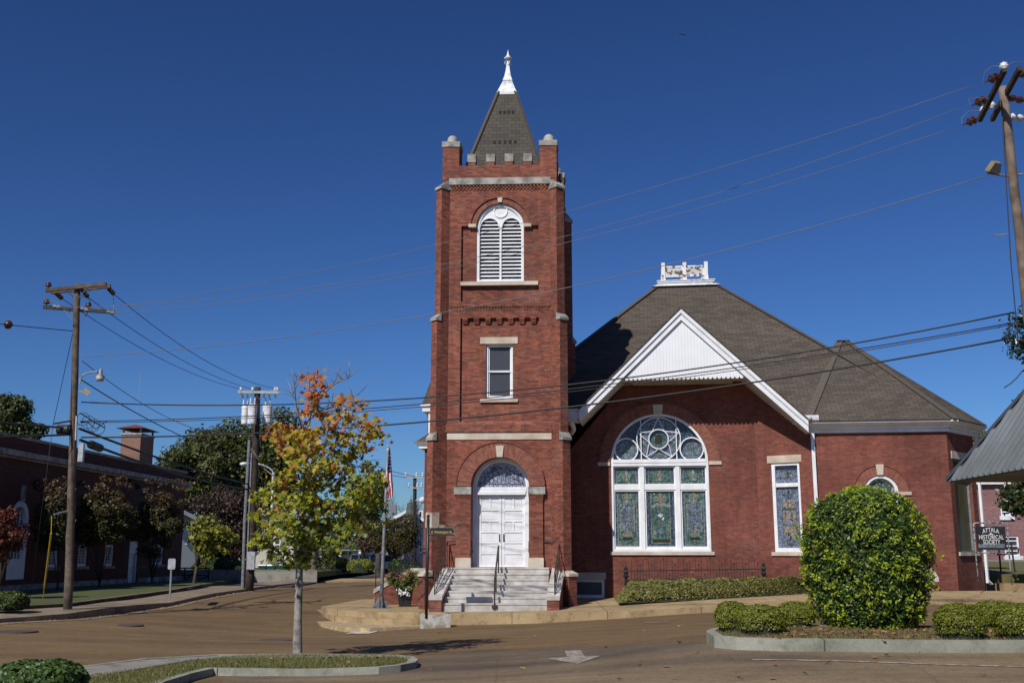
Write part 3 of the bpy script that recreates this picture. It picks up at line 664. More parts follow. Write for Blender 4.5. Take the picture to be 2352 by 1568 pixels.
# sash window
q = MB(); e = .075
q.slab(TW, rect(wu0, wu1, wz0, wz1), [rect(wu0 + e, wu1 - e, wz0 + e, wz1 - e)], -.2, -.32)
zm = (wz0 + wz1) / 2; q.box(TW, wu0 + e, wu1 - e, zm - .03, zm + .03, -.33, -.23)
q.slab(TW, rect(wu0 + e, wu1 - e, wz0 + e, zm - .03), [rect(wu0 + e + .045, wu1 - e - .045, wz0 + e + .05, zm - .035)], -.26, -.33)
q.slab(TW, rect(wu0 + e, wu1 - e, zm + .03, wz1 - e), [rect(wu0 + e + .045, wu1 - e - .045, zm + .035, wz1 - e - .03)], -.25, -.33)
win = part('sash_window', q, M['white'])
for z0, z1 in ((wz0 + .1, zm - .02), (zm + .02, wz1 - .09)):
    q = MB(); q.face([P(wu0 + .1, z0, -.3), P(wu1 - .1, z0, -.3), P(wu1 - .1, z1, -.3), P(wu0 + .1, z1, -.3)]); part('pane', q, M['darkglass'], win)
q = MB(); q.box(TW, tu(1102, 780), tu(1188.5, 780), tz(1148, 788), tz(1148, 773), -.3, -.085); part('lintel', q, M['stone'])
q = MB(); q.box(TW, tu(1102, 918), tu(1189, 918), tz(1148, 922.5), tz(1148, 915.3), -.35, -.04); part('sill', q, M['stone'])
# door surround: piers and brick arch
q = MB(); Ro = 99 / 64.3
q.ring(TW, du, ds, dr, Ro, .1, -.02, n=40); part('brick_arch', q, M['arch'])
q = MB(); q.ring(TW, du, ds, Ro, Ro + .055, .13, -.02, n=40, radial=False); part('hood_mould', q, M['brick_t'])
for s in (-1, 1):
    a, b = sorted((du + s * (dr - .002), du + s * (Ro - .02))); zi0, zi1 = tz(1148, 1135), tz(1148, 1118)
    q = MB(); q.box(TW, a, b, zD0 + .33, zi0 - .14, -.02, .1); q.box(TW, a - .01, b + .02, zi0 - .068, zi0, -.02, .14); q.box(TW, a - .005, b + .01, zi0 - .14, zi0 - .068, -.02, .12)
    part('door_pier', q, M['brick_t'])
    q = MB(); a2, b2_ = sorted((du + s * (dr - .02), du + s * (Ro + .07))); q.box(TW, a2, b2_, zi0, zi1, -.04, .17); part('impost', q, M['stonegrey'])
    q = MB(); q.box(TW, a - .02, b + .02, zD0, zD0 + .33, -.02, .14); part('pier_base', q, M['stone'])
q = MB(); q.slab(TW, [(du - .1, tz(1148, 1049.6)), (du + .1, tz(1148, 1049.6)), (du + .145, tz(1148, 1023.5)), (du - .145, tz(1148, 1023.5))], [], .15, -.1); part('keystone', q, M['stone'])
# door
zt0, zt1 = tz(1148, 1136, -.4), tz(1148, 1118, -.4)
q = MB(); q.slab(TW, arch_hole(du, zD0, ds, dr - .004), [arch_hole(du, zt1, ds, dr - .12), rect(du - .84, du + .84, zD0 - .01 + .012, zt0 - .0)], -.36, -.52)
q.box(TW, du - .86, du + .86, zt0, zt0 + .1, -.5, -.30); q.box(TW, du - .9, du + .9, zt0 + .1, zt1 - .04, -.5, -.34)
q.ring(TW, du, ds, dr - .155, dr - .118, -.39, -.5, n=28, radial=False)
dfr = part('door_frame', q, M['white'])
q = MB(); q.slab(TW, [(du - (dr - .16), ds + .0)] + [(du + dr - .16, ds)] + arc(du, ds, dr - .16)[1:-1], [], -.44, -.46); part('fanlight', q, [M['g_fan']], dfr)
q = MB(); r2 = dr - .2
for k in range(-5, 6):
    x = k * .15; hh = math.sqrt(max(0, r2 * r2 - x * x)); q.box(TW, du + x - .006, du + x + .006, ds + .1, ds + max(.12, hh - .15), -.46, -.43)
q.ring(TW, du, ds, r2 - .16, r2 - .14, -.43, -.45, .12, math.pi - .12, 24, radial=False); q.box(TW, du - r2 * .95, du + r2 * .95, ds + .09, ds + .105, -.46, -.43)
part('fanlight_came', q, M['lead'], dfr)
DL0, DL1, DLz = du - .835, du + .835, zt0
for s in (-1, 1):
    q = MB(); a, b = (du - .83, du - .008) if s < 0 else (du + .008, du + .83)
    H = DLz - .012 - (zD0 + .012); z0 = zD0 + .012; holes = []
    ia, ib = a + .1, b - .1; md = (ia + ib) / 2
    rows = [(.03, .165, 1), (.19, .325, 1), (.35, .485, 1), (.51, .63, 1), (.655, .805, 2), (.83, .965, 1)]
    rows = [(.03, .175, 1), (.195, .325, 1), (.345, .475, 1), (.5, .625, 2), (.65, .78, 1), (.81, .95, 2)]
    for r0, r1, n in rows:
        cols = [(ia, ib)] if n == 1 else [(ia, md - .035), (md + .035, ib)]
        for c0, c1 in cols: holes.append(rect(c0, c1, z0 + r0 * H, z0 + r1 * H))
    q.slab(TW, rect(a, b, z0, z0 + H), holes, -.44, -.47); q.box(TW, a, b, z0, z0 + H, -.5, -.466)
    for h in holes:
        (x0, y0), (x1, y1) = h[0], h[2]; q.box(TW, x0 + .03, x1 - .03, y0 + .03, y1 - .03, -.468, -.455)
    lf = part('door_leaf', q, M['white'])
    q = MB(); hu = du + s * .075; hz = tz(1148, 1236, -.45)
    q.box(TW, hu - .025, hu + .025, hz - .12, hz + .16, -.45, -.43); q.tube([P(hu, hz + .03, -.44), P(hu, hz + .02, -.38), P(hu, hz - .06, -.375), P(hu, hz - .1, -.43)], .012, 6); q.ball(P(hu, hz + .11, -.43), .018, 8)
    part('door_handle', q, M['brass'], lf)
# cornerstone block wrapped round the near buttress, small plaque under it
q = MB(); e = Vector((-1, 1)).normalized(); C = Vector((U0, 0)); nn = Vector((-e.y, e.x)) * (bw / 2 + .012); bo = C + e * (.6 - bw / 2 + .012); bi = C + e * .12
z0, z1 = tz(990, 1211, .3), tz(990, 1176, .3)
lo = [bi + nn, bo + nn, bo - nn, bi - nn]; q.hexa([P(v.x, z1, v.y) for v in lo], [P(v.x, z0, v.y) for v in lo]); part('cornerstone', q, M['stone'])
q = MB(); lo = [bo + nn * .4, bo + e * .02 + nn * .4, bo + e * .02 - nn * .7, bo - nn * .7]; z0, z1 = tz(990, 1240, .3), tz(990, 1226, .3); q.hexa([P(v.x, z1, v.y) for v in lo], [P(v.x, z0, v.y) for v in lo]); part('plaque', q, M['galvd'])
# front steps
ys = [1398, 1384.6, 1370.7, 1356.5, 1342.6, 1329, 1315.7, 1302.3]
run = .27; nst = 7
zf = [tz(1148, y, (nst - k) * run - .1) for k, y in enumerate(ys)]
zstep = [zf[0] + (zf[-1] - zf[0]) * k / nst for k in range(nst + 1)]
s0, s1 = tu(1014, 1390, 1.8), tu(1257, 1390, 1.8); s0b, s1b = tu(1026, 1310, .05), tu(1262, 1310, .05)
for k in range(nst):
    d1 = (nst - k) * run - .1; f_ = k / (nst - 1); a = s0 + (s0b - s0) * f_; b = s1 + (s1b - s1) * f_
    q = MB(); q.box(TW, a, b, -.3 if k == 0 else zstep[k] - .012, zstep[k + 1] - .012, -.5 if k == nst - 1 else d1 - run - .3, d1 - .02)
    q.box(TW, a, b, zstep[k + 1] - .055, zstep[k + 1], -.52 if k == nst - 1 else d1 - run - .02, d1)
    part('step', q, M['marble'])
for s in (-1, 1):
    q = MB(); a = (s0 + .02) if s < 0 else (s1 - .0); wd = .4
    a0, a1 = (a - wd, a) if s < 0 else (a, a + wd)
    o_ = .10 if s < 0 else .04
    dz0, dz1 = nst * run + .05, .02
    zl, zh = tz(1148, 1369, dz0), tz(1148, 1303, .1)
    shp = lambda off: None
    lo = [(a0, dz0), (a1, dz0), (a1 + o_, dz1), (a0 + o_, dz1)]
    tp = [P(lo[0][0], zl - .1, lo[0][1]), P(lo[1][0], zl - .1, lo[1][1]), P(lo[2][0], zh - .1, lo[2][1]), P(lo[3][0], zh - .1, lo[3][1])]
    q.hexa(tp, [P(u_, -.3, d_) for u_, d_ in lo]); ck = part('stair_wall', q, M['brick_t'])
    q = MB(); e2 = .025; lo = [(a0 - e2, dz0 + e2), (a1 + e2, dz0 + e2), (a1 + o_ + e2, dz1), (a0 + o_ - e2, dz1)]
    zz4 = (zl, zl, zh, zh); q.hexa([P(u_, z_, d_) for (u_, d_), z_ in zip(lo, zz4)], [P(u_, z_ - .12, d_) for (u_, d_), z_ in zip(lo, zz4)]); part('stair_coping', q, M['marble'], ck)
    # railing with scrolls
    q = MB(); um = (a0 + a1) / 2 + .05 * s; um2 = um + o_
    b0_, t0_ = P(um, zl, dz0 - .1), P(um, zl + .72, dz0 - .1); b1_, t1_ = P(um2, zh, dz1 + .1), P(um2, zh + .9, dz1 + .1)
    q.bar(b0_, t0_, .03, .03); q.bar(b1_, t1_, .03, .03); q.bar(t0_, t1_, .03, .04); q.bar(b0_ + Vector((0, 0, .12)), b1_ + Vector((0, 0, .14)), .025, .02)
    for k in range(1, 9):
        f_ = k / 9; q.bar(b0_.lerp(b1_, f_) + Vector((0, 0, .12)), t0_.lerp(t1_, f_), .014, .014)
    for f_ in (.22, .5, .78):
        c = b0_.lerp(b1_, f_) + Vector((0, 0, .4))
        for sg in (-1, 1):
            dv = (b1_ - b0_).normalized() * sg
            q.tube([c + dv * (.02 + .1 * math.sin(t)) + Vector((0, 0, .13 * math.cos(t * 1.0) * (1 if sg > 0 else -1))) for t in [i * .42 for i in range(11)]], .011, 5)
    jamb = P(du + s * (dr - .04), tz(1148, 1268, -.3), -.2); q.tube([t1_, P(du + s * (dr - .02), t1_.z, .0), jamb], .016, 6)
    part('handrail', q, M['iron'])
q = MB(); u0 = tu(1135.5, 1398, 1.9)
pts = [(nst * run - .2, 0, .9), (nst * run - .95, 3, .98), (.25, 6, .9)]
a_ = P(tu(1136, 1335, nst * run - .1), tz(1136, 1335, nst * run - .1), nst * run - .1); b_ = P(tu(1145, 1253, .35), tz(1145, 1253, .35), .35)
q.bar(P(tu(1136, 1395, nst * run - .1), zstep[1] - .2, nst * run - .1), a_, .05, .05); q.bar(a_, b_, .05, .06)
m_ = a_.lerp(b_, .38); q.bar(Vector((m_.x, m_.y, zstep[3] - .02)), m_, .045, .045); q.bar(Vector((b_.x, b_.y, zstep[6] - .02)), b_, .05, .05)
q.box(TW, tu(1136, 1395, 1.8) - .09, tu(1136, 1395, 1.8) + .09, zstep[1] - .16, zstep[1] - .06, nst * run - .13, nst * run - .06)
part('handrail', q, M['iron'], label='plain brown rail up the middle of the steps')
# ------------------------------------------------------------------ hall
def ext(A, B, k): return B + (B - A) * k
HD = dep(8.0); HL = Frame(at(1500, 1271, 40.5), yaw(7.2), HD); hp = HL.P; hu, hz = HL.u, HL.z
uW1 = hu(1743, 1200)                                        # end of the main gable wall
A_ = hp(uW1, 0, 0)
def meet(px, py, O, dirv):
    """plan point where the vertical plane through O along dirv is seen at photo column px"""
    f = Frame(O, dirv, (-dirv[1], dirv[0])); u, z = f.px(px, py); return f.P(u, z, 0)
B_ = meet(1866, 1150, A_, (math.cos(R(31)), -math.sin(R(31)))); B_.z = 0
C_ = meet(2178, 1050, B_, yaw(7.2)); C_.z = 0
D_ = meet(2246, 1150, C_, (math.sin(R(44)), math.cos(R(44)))); D_.z = 0
E_ = D_ + Vector((1.0, 6.0, 0)); G_ = Vector((E_.x - 2, 56, 0)); K_ = Vector((-3.2, 56, 0))
FA, FB, FC = Frame.two(A_, B_), Frame.two(B_, C_), Frame.two(C_, D_)
# roof lines of the gable in its fascia plane, 1.6 m in front of the wall
GO = 1.6; gp = lambda x, y, d=GO: HL.px(x, y, d)
ap = gp(1563.4, 707.5); rL = gp(1330, 940.8); rR = gp(1856, 964)
aw = uW1; uWL = hu(1296, 1200); zHB = .0
zsof = gp(1570, 862)[1]
def rake(u, off=0.): return (ap[1] + (u - ap[0]) * ((ap[1] - rL[1]) / (ap[0] - rL[0]) if u < ap[0] else (rR[1] - ap[1]) / (rR[0] - ap[0]))) - off
sl_ = (ap[1] - rL[1]) / (ap[0] - rL[0]); sr_ = (ap[1] - rR[1]) / (rR[0] - ap[0])
uSl = ap[0] - (ap[1] - .42 - zsof) / sl_; uSr = ap[0] + (ap[1] - .42 - zsof) / sr_
# windows on the main wall
mu = hu(1514, 1060); mr = (hu(1626.8, 1059) - hu(1401.3, 1059)) / 2; mz = hz(1514, 1060); mb0 = hz(1514, 1266)
ml, mrr = hu(1404, 1160), hu(1631, 1160)
hwm = mr
bz0, bz1 = hz(1350, 1373), hz(1350, 1329.6); bu0, bu1 = hu(1318, 1350), hu(1388.5, 1350)
q = MB()
outer = [(uWL, zHB), (uW1, zHB), (uW1, rake(uW1, .42)), (uSr, zsof), (uSl, zsof), (max(uWL, ap[0] - (ap[1] - .42 - 5.5) / sl_), 5.6), (uWL, 5.4)]
q.slab(HL, outer, [arch_hole(mu, mb0, mz, mr - .01), rect(bu0, bu1, bz0, bz1)], 0, -.4)
part('hall_wall', q, M['brick'])
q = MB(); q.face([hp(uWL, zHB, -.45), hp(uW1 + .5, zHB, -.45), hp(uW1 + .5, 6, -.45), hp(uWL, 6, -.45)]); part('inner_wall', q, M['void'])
zE = FB.z(2000, 992)                                        # underside of the wing cornice
def wallpoly(fr, L, z1, holes=(), m='brick', z0=.0, d0=-.35):
    q = MB(); q.slab(fr, rect(0, L, z0, z1), holes, 0, d0); return part('wing_wall', q, M[m])
LA, LB, LC = (B_ - A_).length, (C_ - B_).length, (D_ - C_).length
# side window in the canted wall
sw = [FA.px(x, y) for x, y in ((1771, 1064.8), (1835.8, 1059), (1780.7, 1267.5), (1845, 1266.6))]
sw0, sw1 = (sw[0][0] + sw[2][0]) / 2, (sw[1][0] + sw[3][0]) / 2; sz0, sz1 = (sw[2][1] + sw[3][1]) / 2, (sw[0][1] + sw[1][1]) / 2
q = MB(); q.slab(FA, [(0, .0), (LA, .0), (LA, zE + .1), (0, rake(uW1, .45))], [rect(sw0, sw1, sz0, sz1)], 0, -.35); part('wing_wall', q, M['brick'])
ww = FB.px(2024, 1129); wr = (FB.u(2064, 1129) - FB.u(1984, 1129)) / 2; wzb = FB.z(2024, 1300)
wallpoly(FB, LB, zE + .1, [arch_hole(ww[0], wzb, ww[1], wr)])
cw = [FC.px(x, y) for x, y in ((2187, 1058), (2232, 1066), (2206, 1267), (2242, 1267))]
c0, c1 = (cw[0][0] + cw[2][0]) / 2, (cw[1][0] + cw[3][0]) / 2; cz0, cz1 = (cw[2][1] + cw[3][1]) / 2, (cw[0][1] + cw[1][1]) / 2 + .1
c0 = max(c0, .35); c1 = min(c1, LC - .3)
wallpoly(FC, LC, zE + .1, [rect(c0, c1, cz0, cz1)])
q = MB()
for a, b in ((D_, E_), (E_, G_), (G_, K_), (K_, hp(uWL, 0, -.2))):
    q.face([(a.x, a.y, 0), (b.x, b.y, 0), (b.x, b.y, zE + .1), (a.x, a.y, zE + .1)])
part('back_wall', q, M['brick'])
for fr, L in ((FA, LA), (FB, LB), (FC, LC)):
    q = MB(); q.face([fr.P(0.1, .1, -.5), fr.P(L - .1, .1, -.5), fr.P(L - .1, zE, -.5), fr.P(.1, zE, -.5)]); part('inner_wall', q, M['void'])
# ------------------------------------------------------------------ leaded windows
def curl(mb, fr, u, z, r, sg, d, w=.012, turns=1.35, mi=0, a0=0.):
    """flat spiral scroll"""
    n = 16
    for k in range(n):
        p = []
        for f_ in (k / n, (k + 1) / n):
            t = a0 + f_ * turns * 2 * math.pi; rr = r * (1 - .72 * f_); p.append((u + sg * rr * math.cos(t), z + rr * math.sin(t), t))
        (x0, y0, t0), (x1, y1, t1) = p
        ex0, ez0 = sg * math.cos(t0) * w / 2, math.sin(t0) * w / 2; ex1, ez1 = sg * math.cos(t1) * w / 2, math.sin(t1) * w / 2
        mb.face([fr.P(x0 - ex0, y0 - ez0, d), fr.P(x0 + ex0, y0 + ez0, d), fr.P(x1 + ex1, y1 + ez1, d), fr.P(x1 - ex1, y1 - ez1, d)], mi)
def poly(mb, fr, pts, d, mi): mb.face([fr.P(u, z, d) for u, z in pts], mi)
def frame_rect(mb, fr, u0, u1, z0, z1, w, d, mi):
    for a in (rect(u0, u1, z0, z0 + w), rect(u0, u1, z1 - w, z1), rect(u0, u0 + w, z0 + w, z1 - w), rect(u1 - w, u1, z0 + w, z1 - w)): poly(mb, fr, a, d, mi)
def fleur(mb, fr, u, z, s, d, mi, mj):
    poly(mb, fr, [(u, z + s), (u + .22 * s, z + .45 * s), (u, z + .05 * s), (u - .22 * s, z + .45 * s)], d, mj)
    poly(mb, fr, [(u, z - .8 * s), (u + .14 * s, z - .35 * s), (u, z), (u - .14 * s, z - .35 * s)], d, mi)
    for sg in (-1, 1):
        curl(mb, fr, u + sg * .38 * s, z + .18 * s, .3 * s, sg, d, .075 * s, 1.2, mi, math.pi); curl(mb, fr, u + sg * .3 * s, z - .42 * s, .22 * s, sg, d, .06 * s, 1.1, mi, math.pi)
GM = ['g_blue', 'g_green', 'g_grey', 'lead', 'cream', 'amber', 'plaque', 'g_dblue', 'g_lilac', 'g_tan', 'porc_w']
GMs = [M[k] for k in GM]; GI = {k: i for i, k in enumerate(GM)}
def pane_side(fr, u0, u1, z0, z1, d, parent):
    q = MB(); W = u1 - u0; H = z1 - z0; uc = (u0 + u1) / 2
    poly(q, fr, rect(u0, u1, z0, z1), d, GI['g_blue']); b = .1 * W
    poly(q, fr, rect(u0 + b, u1 - b, z0 + b * .6, z1 - b * .4), d + .002, GI['g_green'])
    frame_rect(q, fr, u0 + b, u1 - b, z0 + b * .6, z1 - b * .4, .012, d + .004, GI['cream'])
    a, c = u0 + .2 * W, u1 - .2 * W; zl, zh = z0 + .27 * H, z0 + .76 * H
    poly(q, fr, [(a, zl), (c, zl), (c, zh), (uc + .12 * W, zh + .04 * H), (uc, zh + .08 * H), (uc - .12 * W, zh + .04 * H), (a, zh)], d + .004, GI['g_grey'])
    for x in (a, c): poly(q, fr, rect(x - .008, x + .008, zl - .02, zh), d + .006, GI['cream'])
    n = 7
    for k in range(n):
        u = a + (c - a) * (k + .5) / n; s_ = (c - a) / n / 2; zc = z0 + .53 * H
        poly(q, fr, [(u, zc + .075 * H), (u + s_ * .8, zc), (u, zc - .075 * H), (u - s_ * .8, zc)], d + .006, GI['g_blue'] if k % 2 else GI['g_lilac'])
        for zz in (zc + .085 * H, zc - .085 * H): poly(q, fr, [(u, zz + s_ * .7), (u + s_ * .7, zz), (u, zz - s_ * .7), (u - s_ * .7, zz)], d + .006, GI['lead'])
        if k in (1, 2, 4): poly(q, fr, [(u + s_, zc + .08 * H), (u + s_ * 1.5, zc + .05 * H), (u + s_, zc + .015 * H), (u + s_ * .5, zc + .05 * H)], d + .008, GI['lead'])
    fleur(q, fr, uc, z1 - .12 * H, .32 * W, d + .006, GI['cream'], GI['amber']); fleur(q, fr, uc, z0 + .2 * H, .3 * W, d + .006, GI['cream'], GI['amber'])
    for sg in (-1, 1):
        curl(q, fr, uc + sg * .3 * W, z1 - .19 * H, .09 * W, sg, d + .006, .012, 1.3, GI['cream']); curl(q, fr, uc + sg * .3 * W, z0 + .06 * H, .09 * W, sg, d + .006, .012, 1.3, GI['cream'])
    poly(q, fr, [(uc - .2 * W, z0 + .12 * H), (uc + .2 * W, z0 + .12 * H), (uc + .18 * W, z0 + .145 * H), (uc + .2 * W, z0 + .17 * H), (uc - .2 * W, z0 + .17 * H), (uc - .18 * W, z0 + .145 * H)], d + .008, GI['plaque'])
    return part('art_glass', q, GMs, parent)
def pane_mid(fr, u0, u1, z0, z1, d, parent):
    q = MB(); W = u1 - u0; H = z1 - z0; uc = (u0 + u1) / 2
    poly(q, fr, rect(u0, u1, z0, z1), d, GI['g_dblue'])
    frame_rect(q, fr, u0 + .03 * W, u1 - .03 * W, z0 + .02 * H, z1 - .01 * H, .045, d + .002, GI['g_blue'])
    poly(q, fr, rect(u0 + .16 * W, u1 - .16 * W, z0 + .06 * H, z1 - .01 * H), d + .003, GI['g_green'])
    frame_rect(q, fr, u0 + .16 * W, u1 - .16 * W, z0 + .06 * H, z1 - .01 * H, .014, d + .005, GI['cream'])
    poly(q, fr, rect(u0 + .2 * W, u1 - .2 * W, z0 + .075 * H, z0 + .13 * H), d + .006, GI['plaque'])
    fleur(q, fr, uc, z1 - .16 * H, .34 * W, d + .006, GI['cream'], GI['amber'])
    for sg in (-1, 1):
        for k in range(7): poly(q, fr, [(uc + sg * .33 * W, z0 + (.5 + .02 * k) * H), (uc + sg * .33 * W, z0 + (.53 + .02 * k) * H), (uc + sg * .05 * W * (1 + k * .1), z0 + (.6 + .018 * k) * H)], d + .005, GI['g_green'] if k % 2 else GI['g_dblue'])
        poly(q, fr, [(uc + sg * .34 * W, z0 + .70 * H), (uc + sg * .33 * W, z0 + .73 * H), (uc, z0 + .79 * H), (uc, z0 + .765 * H)], d + .006, GI['cream'])
        for zz in (.16, .24, .31): curl(q, fr, uc + sg * .25 * W, z0 + zz * H, .07 * W, sg, d + .006, .01, 1.3, GI['cream'])
    q2 = [(uc - .13 * W, z0 + .295 * H), (uc + .13 * W, z0 + .295 * H), (uc + .05 * W, z0 + .24 * H), (uc - .05 * W, z0 + .24 * H)]
    poly(q, fr, q2, d + .008, GI['g_lilac']); poly(q, fr, [(uc - .04 * W, z0 + .295 * H), (uc + .04 * W, z0 + .295 * H), (uc + .025 * W, z0 + .34 * H), (uc - .025 * W, z0 + .34 * H)], d + .008, GI['g_lilac'])
    for x, z in ((-.06, .56), (.05, .565), (.0, .54), (.09, .51), (.07, .49), (-.02, .575)):
        poly(q, fr, arc(uc + x * W, z0 + z * H, .035 * W, 0, 2 * math.pi, 7)[:-1], d + .009, GI['porc_w'])
    poly(q, fr, rect(uc - .008, uc + .008, z0 + .34 * H, z0 + .54 * H), d + .007, GI['lead'])
    return part('art_glass', q, GMs, parent)
def pane_top(fr, u0, u1, z0, z1, d, parent, mid=False):
    q = MB(); W = u1 - u0; H = z1 - z0; uc = (u0 + u1) / 2
    poly(q, fr, rect(u0, u1, z0, z1), d, GI['g_dblue' if mid else 'g_blue']); b = .1 * W
    if mid: frame_rect(q, fr, u0 + .03, u1 - .03, z0 + .0, z1 - .03, .04, d + .002, GI['g_blue'])
    poly(q, fr, rect(u0 + b, u1 - b, z0 + .02, z1 - .07), d + .003, GI['g_green']); frame_rect(q, fr, u0 + b, u1 - b, z0 + .02, z1 - .07, .012, d + .005, GI['cream'])
    fleur(q, fr, uc, z0 + H * .48, .42 * H, d + .006, GI['cream'], GI['amber'] if mid else GI['cream'])
    return part('art_glass', q, GMs, parent)
def pane_lilac(fr, u0, u1, z0, z1, d, parent, top=False):
    q = MB(); W = u1 - u0; H = z1 - z0; uc = (u0 + u1) / 2
    poly(q, fr, rect(u0, u1, z0, z1), d, GI['g_lilac'])
    if top:
        frame_rect(q, fr, u0 + .15 * W, u1 - .15 * W, z0 + .25 * H, z1 - .25 * H, .014, d + .004, GI['lead']); fleur(q, fr, uc, z0 + .48 * H, .3 * H, d + .005, GI['lead'], GI['lead'])
        for sg in (-1, 1): poly(q, fr, arc(uc + sg * .14 * W, z0 + .5 * H, .1 * W, 0, 2 * math.pi, 10)[:-1], d + .003, GI['g_tan'])
    else:
        a, c = u0 + .2 * W, u1 - .2 * W
        poly(q, fr, [(a, z0 + .22 * H), (uc, z0 + .15 * H), (c, z0 + .22 * H), (c, z1 - .25 * H), (uc, z1 - .18 * H), (a, z1 - .25 * H)], d + .003, GI['g_tan'])
        for zz in (.36, .39, .62, .64): poly(q, fr, rect(a, c, z0 + zz * H - .02, z0 + zz * H + .02), d + .004, GI['g_blue'])
        for x in (a, c): poly(q, fr, rect(x - .009, x + .009, z0 + .2 * H, z1 - .25 * H), d + .006, GI['lead'])
        for k in range(6):
            u = a + (c - a) * (k + .5) / 6
            for zz in (.42, .57): poly(q, fr, [(u, z0 + (zz + .03) * H), (u + .022, z0 + zz * H), (u, z0 + (zz - .03) * H), (u - .022, z0 + zz * H)], d + .005, GI['g_lilac'])
        fleur(q, fr, uc, z1 - .14 * H, .28 * W, d + .006, GI['lead'], GI['lead']); fleur(q, fr, uc, z0 + .1 * H, .28 * W, d + .006, GI['lead'], GI['lead'])
        for sg in (-1, 1):
            curl(q, fr, uc + sg * .24 * W, z1 - .08 * H, .12 * W, sg, d + .006, .016, 1.4, GI['lead']); curl(q, fr, uc + sg * .24 * W, z0 + .07 * H, .12 * W, sg, d + .006, .016, 1.4, GI['lead'])
    return part('art_glass', q, GMs, parent)
# main window
mw = part('stained_glass_window', (lambda q: (q.slab(HL, arch_hole(mu, mb0, mz, mr - .012), [arch_hole(mu, mb0 + .09, mz, mr - .1)], -.04, -.3), q)[1])(MB()), M['white'])
q = MB(); tz0, tz1 = hz(1514, 1069), hz(1514, 1055.5); zr0, zr1 = hz(1514, 1124), hz(1514, 1111.5); x0, x1 = mu - mr + .09, mu + mr - .09
q.box(HL, x0, x1, tz0, tz1, -.25, -.03); q.box(HL, x0, x1, tz0 + .12, tz1 + .03, -.25, -.01)
ms = [hu(1545, 1160), hu(1630, 1160)]; pw = (x1 - x0) / 3; mull = [mu - (hu(1558, 1160) - hu(1478, 1160)) / 2 - .02, mu + (hu(1558, 1160) - hu(1478, 1160)) / 2 + .02]
hm = .085
for m_ in mull: q.box(HL, m_ - hm, m_ + hm, mb0 + .09, tz0, -.25, -.06)
bays = [(x0, mull[0] - hm), (mull[0] + hm, mull[1] - hm), (mull[1] + hm, x1)]
for a, b in bays:
    q.box(HL, a, b, zr0, zr1, -.25, -.09)
    q.slab(HL, rect(a, b, zr1, tz0), [rect(a + .05, b - .05, zr1 + .02, tz0 - .06)], -.13, -.25)
    q.slab(HL, rect(a, b, mb0 + .09, zr0), [rect(a + .06, b - .06, mb0 + .19, zr0 - .05)], -.12, -.25)
part('mullions', q, M['white'], mw)
for i, (a, b) in enumerate(bays):
    (pane_mid if i == 1 else pane_side)(HL, a + .05, b - .05, mb0 + .18, zr0 - .04, -.2, mw); pane_top(HL, a + .04, b - .04, zr1 + .01, tz0 - .05, -.2, mw, i == 1)
q = MB(); ri = mr - .1; wc = lambda x, y: HL.px(1349.4 + .2381 * x, 918.7 + .2381 * y, -.15)
cb = wc(685, 365); sc2 = .2381 / 59.5
R1 = 205 * sc2; cb = (mu, mz + R1 + .05); R2 = 92 * sc2; Rs = 108 * sc2
q.ring(HL, cb[0], cb[1], R1 - .012, R1 + .022, -.1, -.2, 0, 2 * math.pi, 40, radial=False); q.ring(HL, cb[0], cb[1], R2 - .018, R2 + .018, -.1, -.2, 0, 2 * math.pi, 28, radial=False)
for sg in (-1, 1):
    cs_ = (mu + sg * 308 * sc2, mz + Rs + .045); q.ring(HL, cs_[0], cs_[1], Rs - .02, Rs + .025, -.1, -.2, 0, 2 * math.pi, 28, radial=False)
    xv = mu + sg * 167 * sc2; q.box(HL, xv - .018, xv + .018, mz + .02, mz + math.sqrt(ri * ri - (xv - mu) ** 2), -.2, -.12)
for k in range(5):
    t = math.pi / 2 + k * 2 * math.pi / 5; tip = (cb[0] + R1 * math.cos(t), cb[1] + R1 * math.sin(t))
    for s in (-1, 1):
        ti = t + s * math.pi / 5; ii = (cb[0] + R2 * 1.02 * math.cos(ti), cb[1] + R2 * 1.02 * math.sin(ti)); q.bar(HL.P(*tip, -.14), HL.P(*ii, -.14), .02, .024)
part('tracery', q, M['white'], mw)
q = MB()
poly(q, HL, [(mu - ri, mz)] + [(mu + ri, mz)] + arc(mu, mz, ri, 0, math.pi, 30)[1:-1], -.24, GI['g_dblue'])
poly(q, HL, arc(cb[0], cb[1], R1, 0, 2 * math.pi, 36)[:-1], -.236, GI['g_blue'])
q.ring(HL, cb[0], cb[1], R1 * .58, R1 * .9, -.232, -.235, 0, 2 * math.pi, 36, GI['g_grey'], radial=False)
st5 = []
for k in range(10):
    t = math.pi / 2 + k * math.pi / 5; r = R1 if k % 2 == 0 else R2; st5.append((cb[0] + r * math.cos(t), cb[1] + r * math.sin(t)))
for k in range(0, 10, 2): poly(q, HL, [st5[k], st5[(k + 1) % 10], cb, st5[k - 1]], -.228, GI['g_lilac'])
for k in range(1, 10, 2):
    t = math.pi / 2 + k * math.pi / 5; fleur(q, HL, cb[0] + R1 * .74 * math.cos(t), cb[1] + R1 * .74 * math.sin(t), .17, -.226, GI['g_green'], GI['cream'])
poly(q, HL, arc(cb[0], cb[1], R2, 0, 2 * math.pi, 24)[:-1], -.222, GI['g_blue']); poly(q, HL, arc(cb[0], cb[1], R2 * .8, 0, 2 * math.pi, 24)[:-1], -.22, GI['g_green']); poly(q, HL, rect(cb[0] - .13, cb[0] + .13, cb[1] - .18, cb[1] + .18), -.218, GI['plaque'])
